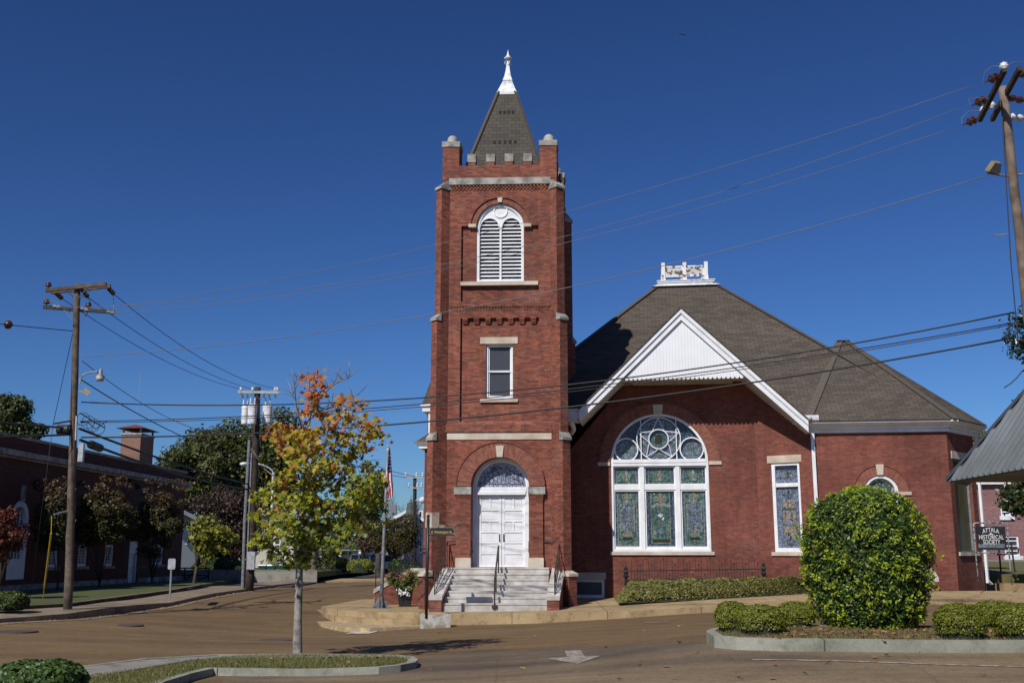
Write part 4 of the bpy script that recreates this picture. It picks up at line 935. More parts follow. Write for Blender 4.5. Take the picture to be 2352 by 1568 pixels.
for sg in (-1, 1):
    cs_ = (mu + sg * 308 * sc2, mz + Rs + .045); poly(q, HL, arc(*cs_, Rs, 0, 2 * math.pi, 24)[:-1], -.232, GI['g_blue']); poly(q, HL, arc(*cs_, Rs * .72, 0, 2 * math.pi, 24)[:-1], -.23, GI['g_grey']); fleur(q, HL, cs_[0], cs_[1], .22, -.226, GI['g_green'], GI['g_green'])
part('art_glass', q, GMs, mw)
q = MB(); Ra = 137 / 112.7 * mr; q.ring(HL, mu, mz, mr, Ra, .015, -.05, n=46); part('brick_arch', q, M['arch'])
q = MB(); q.ring(HL, mu, mz, Ra, Ra + .06, .05, -.05, n=46, radial=False); part('hood_mould', q, M['brick'])
q = MB(); q.slab(HL, [(mu - .16, mz + mr - .02), (mu + .16, mz + mr - .02), (mu + .19, mz + mr + .33), (mu - .19, mz + mr + .33)], [], .06, -.05); part('keystone', q, M['stone'])
for sg in (-1, 1):
    q = MB(); a, b = sorted((mu + sg * (mr + .01), mu + sg * (Ra + .08))); q.box(HL, a, b, mz - .13, mz + .0, -.03, .06); part('impost', q, M['stone'])
q = MB(); q.box(HL, mu - mr - .06, mu + mr + .1, mb0 - .125, mb0 + .0, -.3, .07); part('sill', q, M['stone'])
# basement window
q = MB(); q.slab(HL, rect(bu0, bu1, bz0, bz1), [rect(bu0 + .1, bu1 - .1, bz0 + .12, bz1 - .1)], -.05, -.25); bw_ = part('basement_window', q, M['white'])
q = MB(); q.face([hp(bu0, bz0, -.2), hp(bu1, bz0, -.2), hp(bu1, bz1, -.2), hp(bu0, bz1, -.2)]); part('pane', q, M['darkglass'], bw_)
q = MB(); q.box(HL, bu0 - .1, bu1 + .06, bz1, hz(1350, 1314), -.2, .03); part('lintel', q, M['stone'])
# side window
q = MB(); q.slab(FA, rect(sw0, sw1, sz0, sz1), [rect(sw0 + .12, sw1 - .08, sz0 + .15, sz1 - .1)], -.02, -.28)
zr = FA.z(1815, 1111); q.box(FA, sw0 + .12, sw1 - .08, zr - .09, zr + .05, -.27, -.08)
sg_ = part('stained_glass_window', q, M['white'])
pane_lilac(FA, sw0 + .12, sw1 - .08, sz0 + .15, zr - .09, -.18, sg_); pane_lilac(FA, sw0 + .12, sw1 - .08, zr + .05, sz1 - .1, -.18, sg_, True)
q = MB(); q.box(FA, sw0 - .14, sw1 + .1, sz1, sz1 + .27, -.2, .035); part('lintel', q, M['stone'])
q = MB(); q.box(FA, sw0 - .12, sw1 + .12, sz0 - .13, sz0, -.28, .06); part('sill', q, M['stone'])
# wing arched window
q = MB(); q.slab(FB, arch_hole(ww[0], wzb, ww[1], wr), [arch_hole(ww[0], wzb + .1, ww[1], wr - .11)], -.03, -.25)
q.box(FB, ww[0] - wr + .1, ww[0] + wr - .1, ww[1] - .3, ww[1] - .16, -.24, -.08); aw_ = part('stained_glass_window', q, M['white'])
q = MB(); q.face([FB.P(ww[0] - wr, wzb, -.2), FB.P(ww[0] + wr, wzb, -.2), FB.P(ww[0] + wr, ww[1] + wr, -.2), FB.P(ww[0] - wr, ww[1] + wr, -.2)])
q.m[-1] = 0; q.ring(FB, ww[0], ww[1] - .02, .2, wr - .2, -.19, -.2, n=20, mi=1, radial=False); part('art_glass', q, [M['g_pale'], M['g_green']], aw_)
q = MB(); q.ring(FB, ww[0], ww[1], wr, wr * 1.56, .015, -.05, n=30); part('brick_arch', q, M['arch'])
q = MB(); q.ring(FB, ww[0], ww[1], wr * 1.56, wr * 1.56 + .05, .045, -.05, n=30, radial=False); part('hood_mould', q, M['brick'])
q = MB(); q.slab(FB, [(ww[0] - .1, ww[1] + wr), (ww[0] + .1, ww[1] + wr), (ww[0] + .14, ww[1] + wr + .38), (ww[0] - .14, ww[1] + wr + .38)], [], .05, -.05); part('keystone', q, M['stone'])
for sg in (-1, 1):
    q = MB(); a, b = sorted((ww[0] + sg * wr, ww[0] + sg * (wr * 1.56 + .1))); q.box(FB, a, b, ww[1] - .12, ww[1] + .0, -.03, .05); part('impost', q, M['stone'])
# tall window in the far canted wall
q = MB(); q.slab(FC, rect(c0, c1, cz0, cz1), [rect(c0 + .05, c1 - .05, cz0 + .05, cz1 - .05)], -.1, -.25); q.box(FC, c0 + .05, c1 - .05, cz1 - .62, cz1 - .56, -.2, -.12); tw_ = part('tall_window', q, M['galvd'])
q = MB(); q.face([FC.P(c0, cz0, -.18), FC.P(c1, cz0, -.18), FC.P(c1, cz1, -.18), FC.P(c0, cz1, -.18)]); part('pane', q, M['olive'], tw_)
q = MB(); q.box(FC, c0 - .1, c1 + .1, cz1, cz1 + .27, -.2, .03); part('lintel', q, M['stone'])
q = MB(); q.box(FC, c0 - .1, c1 + .1, cz0 - .13, cz0, -.2, .06); part('sill', q, M['stone'])
# ------------------------------------------------------------------ gable, roofs, cornice
DPT = Vector((HD[0], HD[1], 0))
def prof_bar(a, b, wd, d0, d1, mi=0, mb=None):
    """rake board: from a to b in (u, z), hanging wd below the line, between depths d0..d1"""
    ax, bx = a, b; mb.hexa([hp(a[0], a[1], d1), hp(b[0], b[1], d1), hp(b[0], b[1] - wd, d1), hp(a[0], a[1] - wd, d1)], [hp(a[0], a[1], d0), hp(b[0], b[1], d0), hp(b[0], b[1] - wd, d0), hp(a[0], a[1] - wd, d0)])
for end, nm in ((rL, 'l'), (rR, 'r')):
    q = MB(); prof_bar((ap[0], ap[1] - .02), (end[0], end[1] - .02), .17, GO - .12, GO + .06, mb=q); prof_bar((ap[0], ap[1] - .19), (end[0], end[1] - .19), .05, GO - .12, GO + .02, mb=q); prof_bar((ap[0], ap[1] - .24), (end[0], end[1] - .24), .2, GO - .12, GO, mb=q)
    part('rake_board', q, M['white'])
    q = MB(); t_ = (end[0] - ap[0], end[1] - ap[1])
    a4 = [hp(ap[0], ap[1] + .05, GO + .1), hp(end[0] + .0, end[1] + .05, GO + .1), hp(end[0], end[1] + .05, -8), hp(ap[0], ap[1] + .05, -8)]
    q.hexa(a4, [v - Vector((0, 0, .06)) for v in a4]); part('gable_roof', q, M['shingle'])
    q = MB(); s4 = [hp(ap[0], ap[1] - .42, GO - .1), hp(end[0], end[1] - .42, GO - .1), hp(end[0], end[1] - .42, -.3), hp(ap[0], ap[1] - .42, -.3)]
    q.face(s4); part('rake_soffit', q, M['soffit'])
q = MB(); za = zsof - .0; q.face([hp(uSl, za, GO - .14), hp(uSr, za, GO - .14), hp(uSr, za, -.1), hp(uSl, za, -.1)]); q.box(HL, uSl + .3, uSr - .3, za - .09, za - .003, .0, .03); part('gable_soffit', q, M['soffit'])
n = 27; bpts = []; zb1 = gp(1570, 864)[1]; uu0, uu1 = gp(1434, 868)[0], gp(1709, 868)[0]
for k in range(n):
    a = uu0 + (uu1 - uu0) * k / n; b = uu0 + (uu1 - uu0) * (k + 1) / n; w_ = b - a
    bpts += [(a + w_ * .02, zb1 - .02), (a + w_ * .26, zb1 - .095), (a + w_ * .74, zb1 - .095), (b - w_ * .02, zb1 - .02)]
q = MB(); q.slab(HL, bpts + [(ap[0], ap[1] - .35)], [], GO - .09, GO - .13); part('gable_boards', q, M['boards'])
# cornice: frieze and moulded gutter along the three wing walls
B2 = gp(1856, 985)
def cornice(fr, L, e0, e1):
    q = MB(); q.box(fr, -e0 * .1, L + e1 * .1, zE - .02, zE + .12, -.02, .1); q.box(fr, -e0 * .2, L + e1 * .2, zE + .12, zE + .2, -.02, .2)
    q.hexa([fr.P(-e0 * .4, zE + .31, .42), fr.P(L + e1 * .4, zE + .31, .42), fr.P(L + e1 * .4, zE + .31, -.02), fr.P(-e0 * .4, zE + .31, -.02)], [fr.P(-e0 * .22, zE + .205, .24), fr.P(L + e1 * .22, zE + .205, .24), fr.P(L + e1 * .22, zE + .205, -.02), fr.P(-e0 * .22, zE + .205, -.02)])
    q.box(fr, -e0 * .41, L + e1 * .41, zE + .31, zE + .36, -.02, .44); return part('cornice', q, M['white'])
cornice(FB, LB, 1.2, .8); cornice(FC, LC + .4, .8, .0)
q = MB(); q.face([FB.P(-.1, zE + .28, .3), FB.P(LB, zE + .28, .3), FB.P(LB, zE + .28, -.3), FB.P(-.1, zE + .28, -.3)]); part('eave_soffit', q, M['soffit'])
p0 = FB.P(-.35, zE + .6, .35); q = MB(); q.box(FB, -.55, .32, zE + .35, zE + .6, -.2, .45); part('flashing', q, M['whiteworn'])
dsp = FB.u(1868, 1050); q = MB(); q.box(FB, dsp - .06, dsp + .06, .5, zE + .0, .03, .13); part('downspout', q, M['white'])
q = MB(); dq = LC + .1; q.box(FC, dq - .05, dq + .05, .95, zE, .03, .12); q.hexa([FC.P(dq - .05, 1.05, .03), FC.P(dq + .05, 1.05, .03), FC.P(dq + .05, 1.05, .12), FC.P(dq - .05, 1.05, .12)], [FC.P(dq + .12, .88, .1), FC.P(dq + .22, .88, .1), FC.P(dq + .22, .9, .2), FC.P(dq + .12, .9, .2)]); part('downspout', q, M['white'])
# box gutter end by the tower with its elbow
q = MB(); g0, g1 = gp(1292, 950, 1.4), gp(1331, 962, 1.4); q.box(HL, g0[0], g1[0], g1[1], gp(1300, 941, 1.4)[1], .7, 1.55); q.box(HL, g0[0] - .04, g1[0] + .02, gp(1300, 944, 1.4)[1], gp(1300, 940, 1.4)[1], .65, 1.6)
q.box(HL, g0[0] + .05, g1[0] - .05, g1[1] - .09, g1[1], .8, 1.45); part('gutter_box', q, M['white'])
q = MB(); e_ = lambda x, y, d: HL.P(*HL.px(x, y, d), d); q.tube([e_(1311, 962, 1.2), e_(1311, 972, 1.2), e_(1316, 979, 1.1), e_(1317, 986, .9), e_(1312, 994, .7)], .1, 8); part('downspout', q, M['white'])
# main hipped roof
zeav = at(1600, 970, 39.3).z; eo = Vector((at(1600, 970, 39.3).x, 39.3, 0)); uh = Vector((HL.U.x, HL.U.y, 0)); dh = Vector((-uh.y, uh.x, 0)); MS = 1.0
def onroof(px, py):
    r = ray(px, py); n = Vector((-dh.x * MS, -dh.y * MS, 1)); o = Vector((eo.x, eo.y, zeav)); c = Vector((0, 0, CH)); t = (o - c).dot(n) / r.dot(n); return c + r * t
tl, tr_ = onroof(1510, 656), onroof(1642, 650); hl, hr = onroof(1305, 812), onroof(1903, 799)
def toeave(a, b): t = (zeav - a.z) / (b.z - a.z); return a + (b - a) * t
el, er = toeave(tl, hl), toeave(tr_, hr)
bk = dh * 3.4; tlb, trb = tl + bk - uh * .15, tr_ + bk + uh * .15
dpt = (tl - el).dot(dh)
elb, erb = el + dh * (2 * dpt + 3.4), er + dh * (2 * dpt + 3.4)
q = MB()
def valley(u):
    lo, hi = -3., 12.
    for _ in range(50):
        m_ = (lo + hi) / 2; p = hp(u, rake(u), -m_); zz = zeav + MS * (Vector((p.x - eo.x, p.y - eo.y, 0))).dot(dh)
        lo, hi = (lo, m_) if zz > rake(u) else (m_, hi)
    return hp(u, rake(u), -lo)
def eave_u(a, b):
    for _ in range(50):
        m_ = (a + b) / 2; v = valley(m_); a, b = (a, m_) if (rake(m_) < zeav) else (m_, b)
    return valley(a)
vT, vL, vR = valley(ap[0]), eave_u(ap[0], ap[0] - 7), eave_u(ap[0], ap[0] + 7)
q.face([el, vL, vT, tl]); q.face([vT, tr_, tl]); q.face([vR, er, tr_, vT])
for f4 in ([er, erb, trb, tr_], [erb, elb, tlb, trb], [elb, el, tl, tlb], [tl, tr_, trb, tlb]): q.face(f4)
rf = part('main_roof', q, M['shingle'])
q = MB()
for a, b in ((el, tl), (er, tr_)): q.bar(a, b, .3, .03)
part('hip_cap', q, M['shingle_h'], rf)
# wing roof: part of a cone of flat facets
ze2 = zE + .38; ov = .5
apx2 = at(1928, 783, 42.3)
def off_line(fr, d): return fr.P(0, 0, d), fr.U
def isect(f1, f2, d):
    a, ua = off_line(f1, d); b, ub = off_line(f2, d); det = ua.x * -ub.y + ub.x * ua.y
    t = ((b.x - a.x) * -ub.y + ub.x * (b.y - a.y)) / det; return a + ua * t
cA = FA.P(LA * .82, 0, ov); cB = isect(FA, FB, ov); cC = isect(FB, FC, ov); FD = Frame.two(D_, E_); cD = isect(FC, FD, ov); cE = FD.P(7, 0, ov)
Zv = lambda p: Vector((p.x, p.y, ze2))
q = MB(); rim = [Zv(c) for c in (cA, cB, cC, cD, cE)]
ap2 = apx2 + uh * .28
q.face([rim[0], rim[1], apx2]); q.face([rim[1], rim[2], ap2, apx2]); q.face([rim[2], rim[3], ap2]); q.face([rim[3], rim[4], ap2])
q.face([ap2, rim[4], rim[4] + dh * 4 + Vector((0, 0, .5)), ap2 + dh * 4]); 
q.face([apx2, ap2, ap2 + dh * 4, apx2 + dh * 4])
wr_ = part('wing_roof', q, M['shingle'])
q = MB()
for a, b in ((rim[1], apx2), (rim[2], ap2), (rim[3], ap2), (apx2 - uh * .1, ap2 + uh * .1)): q.bar(a, b, .3, .03)
part('hip_cap', q, M['shingle_h'], wr_)
# cupola stump on top
CF = Frame(tl, (uh.x, uh.y), (dh.x, dh.y)); W = (tr_ - tl).dot(uh); zt = tl.z
cup_z = lambda y: at(1570, y, 45.5).z
q = MB(); z0, z1 = zt - .08, zt + .12
q.hexa([CF.P(.14, z1, -.1), CF.P(W - .14, z1, -.1), CF.P(W - .14, z1, -3.2), CF.P(.14, z1, -3.2)], [CF.P(-.22, z0, .25), CF.P(W + .22, z0, .25), CF.P(W + .22, z0, -3.6), CF.P(-.22, z0, -3.6)])
q.box(CF, .02, W - .02, z1, z1 + .08, -3.3, 0); q.box(CF, -.02, W + .02, z1 + .08, z1 + .115, -3.34, .04)
cup = part('cupola', q, M['whiteworn'])
zpb, zpt_ = z1 + .115, z1 + .97; pu_ = [.28, W / 2 - .04, W - .36]; dps = [-.15, -1.1, -2.05, -3.0]
pxs = [u for u in pu_]
posts = [(u, dps[0]) for u in pu_] + [(pu_[0], d) for d in dps[1:]] + [(pu_[2], d) for d in dps[1:]] + [(pu_[1], dps[3])]
for u, d in posts:
    q = MB(); q.box(CF, u - .08, u + .08, zpb, zpt_, d - .16, d); q.box(CF, u - .09, u + .09, zpb, zpb + .2, d - .17, d + .01); part('post', q, M['whiteold'] if random.random() < .6 else M['whiteworn'], cup)
def louvpanel(fr, u0, u1, d):
    q = MB(); za, zb2 = zpb + .2, zpt_ - .22
    q.box(fr, u0, u1, zb2, zb2 + .07, d - .06, d); q.box(fr, u0, u1, za, za + .07, d - .06, d); q.box(fr, u0, u0 + .05, za, zb2, d - .05, d - .005); q.box(fr, u1 - .05, u1, za, zb2, d - .05, d - .005)
    for k in range(7):
        z = za + .09 + (zb2 - za - .1) * k / 7; q.hexa([fr.P(u0 + .05, z, d - .01), fr.P(u1 - .05, z, d - .01), fr.P(u1 - .05, z + .05, d - .05), fr.P(u0 + .05, z + .05, d - .05)], [fr.P(u0 + .05, z - .01, d - .01), fr.P(u1 - .05, z - .01, d - .01), fr.P(u1 - .05, z + .04, d - .05), fr.P(u0 + .05, z + .04, d - .05)])
    part('louvre_panel', q, M['whiteold'], cup)
louvpanel(CF, pu_[0] + .08, pu_[1] - .08, -.2); louvpanel(CF, pu_[1] + .08, pu_[2] - .08, -.2)
SF = Frame(CF.P(pu_[0], 0, -.15), (-CF.D.x * -1, -CF.D.y * -1), (uh.x, uh.y))
for k in range(3): louvpanel(SF, .16 + .95 * k, .95 + .95 * k, -.05)
SF2 = Frame(CF.P(pu_[2], 0, -.15), (CF.D.x, CF.D.y), (uh.x, uh.y))
for k in range(3): louvpanel(SF2, .16 + .95 * k, .95 + .95 * k, -.05)
# ------------------------------------------------------------------ west porch and transept, seen past the tower
TR = Frame(at(977, 1271, 44.5), yaw(2.4), dep(7.2)); tb = 0.
z_e = TR.z(977, 945)
q = MB(); q.box(TR, 0, 3.2, .0, z_e, -6, 0); part('transept_wall', q, M['brick'])
q = MB(); q.box(TR, -.18, 3.2, z_e - .02, z_e + .2, -6.2, .2); q.box(TR, -.25, 3.2, z_e + .2, z_e + .3, -6.2, .27); part('cornice', q, M['white'])
zr_t = TR.z(990, 833)
q = MB(); e4 = [TR.P(-.2, z_e + .3, .2), TR.P(3.3, z_e + .3, .2), TR.P(3.3, z_e + .3, -6.2), TR.P(-.2, z_e + .3, -6.2)]; r2 = [TR.P(1.0, zr_t + 2.4, -1.0), TR.P(3.3, zr_t + 2.4, -1.0), TR.P(3.3, zr_t + 2.4, -5), TR.P(1.0, zr_t + 2.4, -5)]
for i in range(4): q.face([e4[i], e4[(i + 1) % 4], r2[(i + 1) % 4], r2[i]])
q.face(r2); part('transept_roof', q, M['shingle'])
q = MB(); q.box(TR, .06, .16, 4.9, z_e, .03, .12); part('downspout', q, M['white'])
PO = Frame(at(960, 1271, 41.5), yaw(2.4), dep(7.2)); zc = PO.z(960, 1030)
q = MB(); q.box(PO, .2, 2.2, .0, zc, -3, 0); part('porch_wall', q, M['brick'])
q = MB(); q.box(PO, .0, 2.2, zc, zc + .1, -3.2, .15); q.hexa([PO.P(-.22, zc + .26, .3), PO.P(2.2, zc + .26, .3), PO.P(2.2, zc + .26, -3.3), PO.P(-.22, zc + .26, -3.3)], [PO.P(-.06, zc + .105, .18), PO.P(2.2, zc + .105, .18), PO.P(2.2, zc + .105, -3.3), PO.P(-.06, zc + .105, -3.3)]); part('cornice', q, M['white'])
q = MB(); e4 = [PO.P(-.1, zc + .27, .2), PO.P(2.2, zc + .27, .2), PO.P(2.2, zc + .27, -3.2), PO.P(-.1, zc + .27, -3.2)]; r2 = [PO.P(.5, zc + .85, -.6), PO.P(2.2, zc + .85, -.6), PO.P(2.2, zc + .85, -2.6), PO.P(.5, zc + .85, -2.6)]
for i in range(4): q.face([e4[i], e4[(i + 1) % 4], r2[(i + 1) % 4], r2[i]])
q.face(r2); part('porch_roof', q, M['shingle'])
# west stair: brick wall with sloping cap, and two rails with cast panels
CK = Frame(at(905, 1271, 41.2), yaw(2.4), dep(7.2)); kp = CK.px
a, b, c = kp(861, 1352), kp(945, 1304), kp(990, 1304)
q = MB(); q.slab(CK, [(a[0], -.1), (c[0], -.1), (c[0], b[1] - .1), (b[0], b[1] - .1), (a[0], a[1] - .1)], [], 0, -.35); ck = part('stair_wall', q, M['brick'])
q = MB(); 
for p_, q_ in ((a, b), (b, c)): q.hexa([CK.P(p_[0] - (.04 if p_ is a else 0), p_[1], .04), CK.P(q_[0], q_[1], .04), CK.P(q_[0], q_[1], -.4), CK.P(p_[0] - (.04 if p_ is a else 0), p_[1], -.4)], [CK.P(p_[0] - (.04 if p_ is a else 0), p_[1] - .16, .04), CK.P(q_[0], q_[1] - .16, .04), CK.P(q_[0], q_[1] - .16, -.4), CK.P(p_[0] - (.04 if p_ is a else 0), p_[1] - .16, -.4)])
part('stair_coping', q, M['marble'], ck)
q = MB(); q.slab(CK, [(a[0] + .1, -.1), (c[0], -.1), (c[0], b[1] - .1), (b[0], b[1] - .1)], [], -.45, -2.0); part('west_steps', q, M['marble'])
for d, (x0, y0, x1, y1, x2) in ((-.2, (863, 1309, 954.7, 1260, 986)), (-1.9, (909, 1303, 974, 1268.6, 986))):
    q = MB(); g = lambda x, y: CK.P(*CK.px(x, y, d), d)
    q.tube([g(x0, y0 + 40), g(x0, y0), g(x1, y1), g(x2, y1)], .022, 6)
    for f_ in (.35, .62, .9):
        p_ = g(x0 + (x1 - x0) * f_, y0 + (y1 - y0) * f_); q.bar(p_ - Vector((0, 0, .75)), p_, .02, .02)
    rg = random.Random(3)
    for f_ in (.3, .62):
        for k in range(26):
            x = x0 + (x1 - x0) * (f_ + rg.uniform(0, .2)); y = y0 + (y1 - y0) * ((x - x0) / (x1 - x0)) + rg.uniform(9, 28); p_ = g(x, y); t0 = rg.uniform(0, 6.28); r_c = rg.uniform(.04, .08)
            q.tube([p_ + CK.U * (r_c * math.cos(t0 + t)) + Vector((0, 0, r_c * math.sin(t0 + t))) for t in (0, 1, 2, 3, 4)], .011, 4)
    part('handrail', q, M['black'])
# small stair by the wing door, mostly behind the big bush
ws = FB.u(2140, 1340, .6); z0 = FB.z(2140, 1357, .6)
q = MB(); u0 = ws - .3; q.hexa([FB.P(u0 - 1.0, z0 + .95, 1.2), FB.P(u0 - .0, z0 + .45, 1.2), FB.P(u0 - .0, z0 + .45, .02), FB.P(u0 - 1.0, z0 + .95, .02)], [FB.P(u0 - 1.0, z0 - .1, 1.2), FB.P(u0, z0 - .1, 1.2), FB.P(u0, z0 - .1, .02), FB.P(u0 - 1.0, z0 - .1, .02)]); part('stair_wall', q, M['brick'])
q = MB(); c_ = [(u0 - .2, .62), (u0 + .18, .4), (u0 + .52, .34), (u0 + .52, .1), (u0 - .2, .1)]
q.slab(FB, [(ws - .25, z0 + .32), (ws + .25, z0 + .32), (ws + .25, z0 + .46), (ws + .08, z0 + .78), (ws - .25, z0 + .78)], [], .6, .02); part('stair_coping', q, M['marble'])
q = MB(); q.box(FB, ws - .24, ws + .24, z0 - .1, z0 + .32, .02, .58); part('stair_wall', q, M['brick'])
q = MB(); q.tube([FB.P(ws, z0 + .4, .5), FB.P(ws, z0 + 1.1, .5), FB.P(ws - .5, z0 + 1.5, .3)], .02, 6)
for s in (-.12, .12): q.tube([FB.P(ws, z0 + .6, .5), FB.P(ws + s, z0 + .8, .5), FB.P(ws + s * .3, z0 + 1.0, .5)], .014, 5)
part('handrail', q, M['black'])
# ------------------------------------------------------------------ post-office-like building on the west side
LBD = thing('brick_building', 'long dark red brick building with pale stone cornice and brick chimney, in shade', 'building', at(417, 1320, 71.) * 1.0)
c71 = at(417, 1271, 71.); LF = Frame(c71, (-math.sin(R(3.07)), -math.cos(R(3.07))), (-math.cos(R(3.07)), math.sin(R(3.07))))
lpx = LF.px; lP = LF.P
def lpart(n, q, m, parent=LBD, **k): return q.build(n, m, parent, **k)
LEN = 42.; zpar = lpx(417, 1085)[1]; zc0, zc1 = lpx(417, 1119)[1], lpx(417, 1106)[1]
zba = lpx(400, 1322)[1]; zgr = .15
# openings: (left px, right px, bottom px, top px) measured at the photo
def lop(x0, x1, yb, yt):
    u1, u0 = lpx(x0, (yb + yt) / 2)[0], lpx(x1, (yb + yt) / 2)[0]; xm = (x0 + x1) / 2; return u0, u1, lpx(xm, yb)[1], lpx(xm, yt)[1]
wins = [lop(179, 202, 1300, 1248), lop(240, 262, 1299, 1250), lop(350, 376, 1296, 1250), lop(110, 136, 1302, 1248)]
door = lop(296, 316, 1326, 1243); door = (door[0], door[1], zba - .3, door[3])
bw2 = lpx(8, 1300)[0], lpx(60, 1300)[0]; bigu = sorted((lpx(20, 1250)[0], lpx(62, 1250)[0])); bzs = lpx(40, 1190)[1]; bzb = lpx(30, 1330)[1]
buc = (bigu[0] + bigu[1]) / 2; brd = (bigu[1] - bigu[0]) / 2
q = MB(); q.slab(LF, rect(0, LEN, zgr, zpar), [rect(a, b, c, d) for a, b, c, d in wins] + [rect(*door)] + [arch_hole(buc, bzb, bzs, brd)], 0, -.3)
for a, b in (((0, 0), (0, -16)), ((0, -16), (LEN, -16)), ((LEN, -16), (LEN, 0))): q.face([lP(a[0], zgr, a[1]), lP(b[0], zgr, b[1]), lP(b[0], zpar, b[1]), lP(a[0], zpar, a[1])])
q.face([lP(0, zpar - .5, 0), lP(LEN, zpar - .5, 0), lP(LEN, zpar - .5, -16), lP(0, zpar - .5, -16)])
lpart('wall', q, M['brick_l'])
q = MB(); q.box(LF, -.08, LEN, zpar, zpar + .14, -.4, .08); lpart('coping', q, M['stonegrey'])
q = MB(); q.box(LF, -.12, LEN, zc0, zc1 - .25, -.1, .14); q.box(LF, -.3, LEN, zc1 - .25, zc1, -.1, .34); q.box(LF, -.22, LEN, zc0 + .3, zc1 - .25, -.1, .22); lpart('cornice', q, M['stonegrey'])
for a, b in ((0, door[0] - .1), (door[1] + .1, LEN)):
    q = MB(); q.box(LF, a, b, zgr - .3, zba, -.1, .08); lpart('stone_base', q, M['stonegrey'])
for a, b, c, d in wins:
    q = MB(); q.slab(LF, rect(a, b, c, d), [rect(a + .12, b - .12, c + .14, d - .14)], -.08, -.24); w_ = lpart('window', q, M['white'])
    nu, nz = 3, 6
    q = MB()
    for k in range(1, nu): u = a + .12 + (b - a - .24) * k / nu; q.box(LF, u - .015, u + .015, c + .14, d - .14, -.2, -.14)
    for k in range(1, nz): z = c + .14 + (d - c - .28) * k / nz; q.box(LF, a + .12, b - .12, z - (.03 if k == 3 else .015), z + .015, -.2, -.15)
    lpart('glazing_bars', q, M['white'], w_)
    q = MB(); q.face([lP(a, c, -.2), lP(b, c, -.2), lP(b, d, -.2), lP(a, d, -.2)]); lpart('pane', q, M['darkglass'], w_)
    q = MB(); q.box(LF, a - .1, b + .1, c - .14, c, -.1, .08); lpart('sill', q, M['stonegrey'], w_)
a, b, c, d = door; q = MB(); q.slab(LF, rect(a, b, c, d), [rect(a + .15, b - .15, c, d - .7)], -.05, -.25); q.box(LF, a + .15, b - .15, d - .62, d - .12, -.2, -.15); df = lpart('door_frame', q, M['white'])
q = MB(); q.box(LF, a + .15, b - .15, c, d - .7, -.22, -.16); lpart('door', q, M['whiteworn'], df)
q = MB(); q.box(LF, a - .4, b + .4, zgr - .2, c, -.1, 1.2); q.box(LF, a - .4, b + .4, zgr - .2, c - .2, 1.2, 1.5); lpart('doorstep', q, M['stonegrey'])
for s0, s1, d0 in ((a - 1.6, a - .4, 1.2), (b + .4, b + 2.2, 1.2)):
    q = MB()
    for zz in (c + .15, c + 1.0): q.bar(lP(s0, zz, d0), lP(s1, zz, d0), .03, .03)
    for k in range(9): u = s0 + (s1 - s0) * k / 8; q.bar(lP(u, c - .2, d0), lP(u, c + 1.0, d0), .02, .02)
    lpart('railing', q, M['black'])
q = MB(); q.slab(LF, arch_hole(buc, bzb, bzs, brd), [arch_hole(buc, bzb + .9, bzs, brd - .28)], -.02, -.25); bwn = lpart('arched_window', q, M['white'])
q = MB(); q.face([lP(buc - brd, bzb, -.2), lP(buc + brd, bzb, -.2), lP(buc + brd, bzs + brd, -.2), lP(buc - brd, bzs + brd, -.2)]); lpart('pane', q, M['darkglass'], bwn)
q = MB()
for k in range(-2, 3): u = buc + k * brd / 3; q.box(LF, u - .025, u + .025, bzb + .9, bzs + brd * .5, -.19, -.14)
for k in range(7): z = bzb + .9 + (bzs - bzb - .9) * k / 6; q.box(LF, buc - brd * .8, buc + brd * .8, z - .025, z + .025, -.19, -.15)
lpart('glazing_bars', q, M['white'], bwn)
q = MB(); q.box(LF, buc - .15, buc + .15, bzs + brd - .02, bzs + brd + .7, -.1, .08); lpart('keystone', q, M['stonegrey'])
# chimney
ch = lpx(293, 1040)[0]; chd = -2.5
cu0, cu1 = LF.u(352, 1030, chd), LF.u(293, 1030, chd) - .0
cu0, cu1 = sorted((cu0, cu1)); cu1 = cu0 + 2.2
zt_ = LF.z(320, 997, chd); q = MB(); q.box(LF, cu0, cu1, zpar - .6, zt_, chd - 1.3, chd); cm = lpart('chimney', q, brickmat('chimney_brick', (.25, .075, .045), (.16, .05, .032), (.3, .25, .2), h=.075, ms=.014))
q = MB(); q.box(LF, cu0 - .05, cu1 + .05, zt_, zt_ + .12, chd - 1.35, chd + .05)
for u in (cu0 + .02, cu1 - .14):
    for d_ in (chd - .12, chd - 1.25): q.box(LF, u, u + .12, zt_ + .12, zt_ + .42, d_, d_ + .1)
lpart('chimney_shelf', q, M['stonegrey'], cm)
q = MB(); zq = zt_ + .42; e4 = [lP(cu0 - .3, zq, chd + .3), lP(cu1 + .3, zq, chd + .3), lP(cu1 + .3, zq, chd - 1.6), lP(cu0 - .3, zq, chd - 1.6)]; r4 = [lP(cu0 + .7, zq + .32, chd - .6), lP(cu1 - .7, zq + .32, chd - .6), lP(cu1 - .7, zq + .32, chd - .8), lP(cu0 + .7, zq + .32, chd - .8)]
q.hexa(r4, e4); lpart('chimney_cap', q, mat('rusty_cap', (.16, .05, .03), .8), cm)
q = MB(); p = lP(cu0 + 1.2, zq, chd - .8); q.tube([p, Vector((p.x + .1, p.y, zq + 3.9))], .014, 5); lpart('aerial', q, M['galv'])
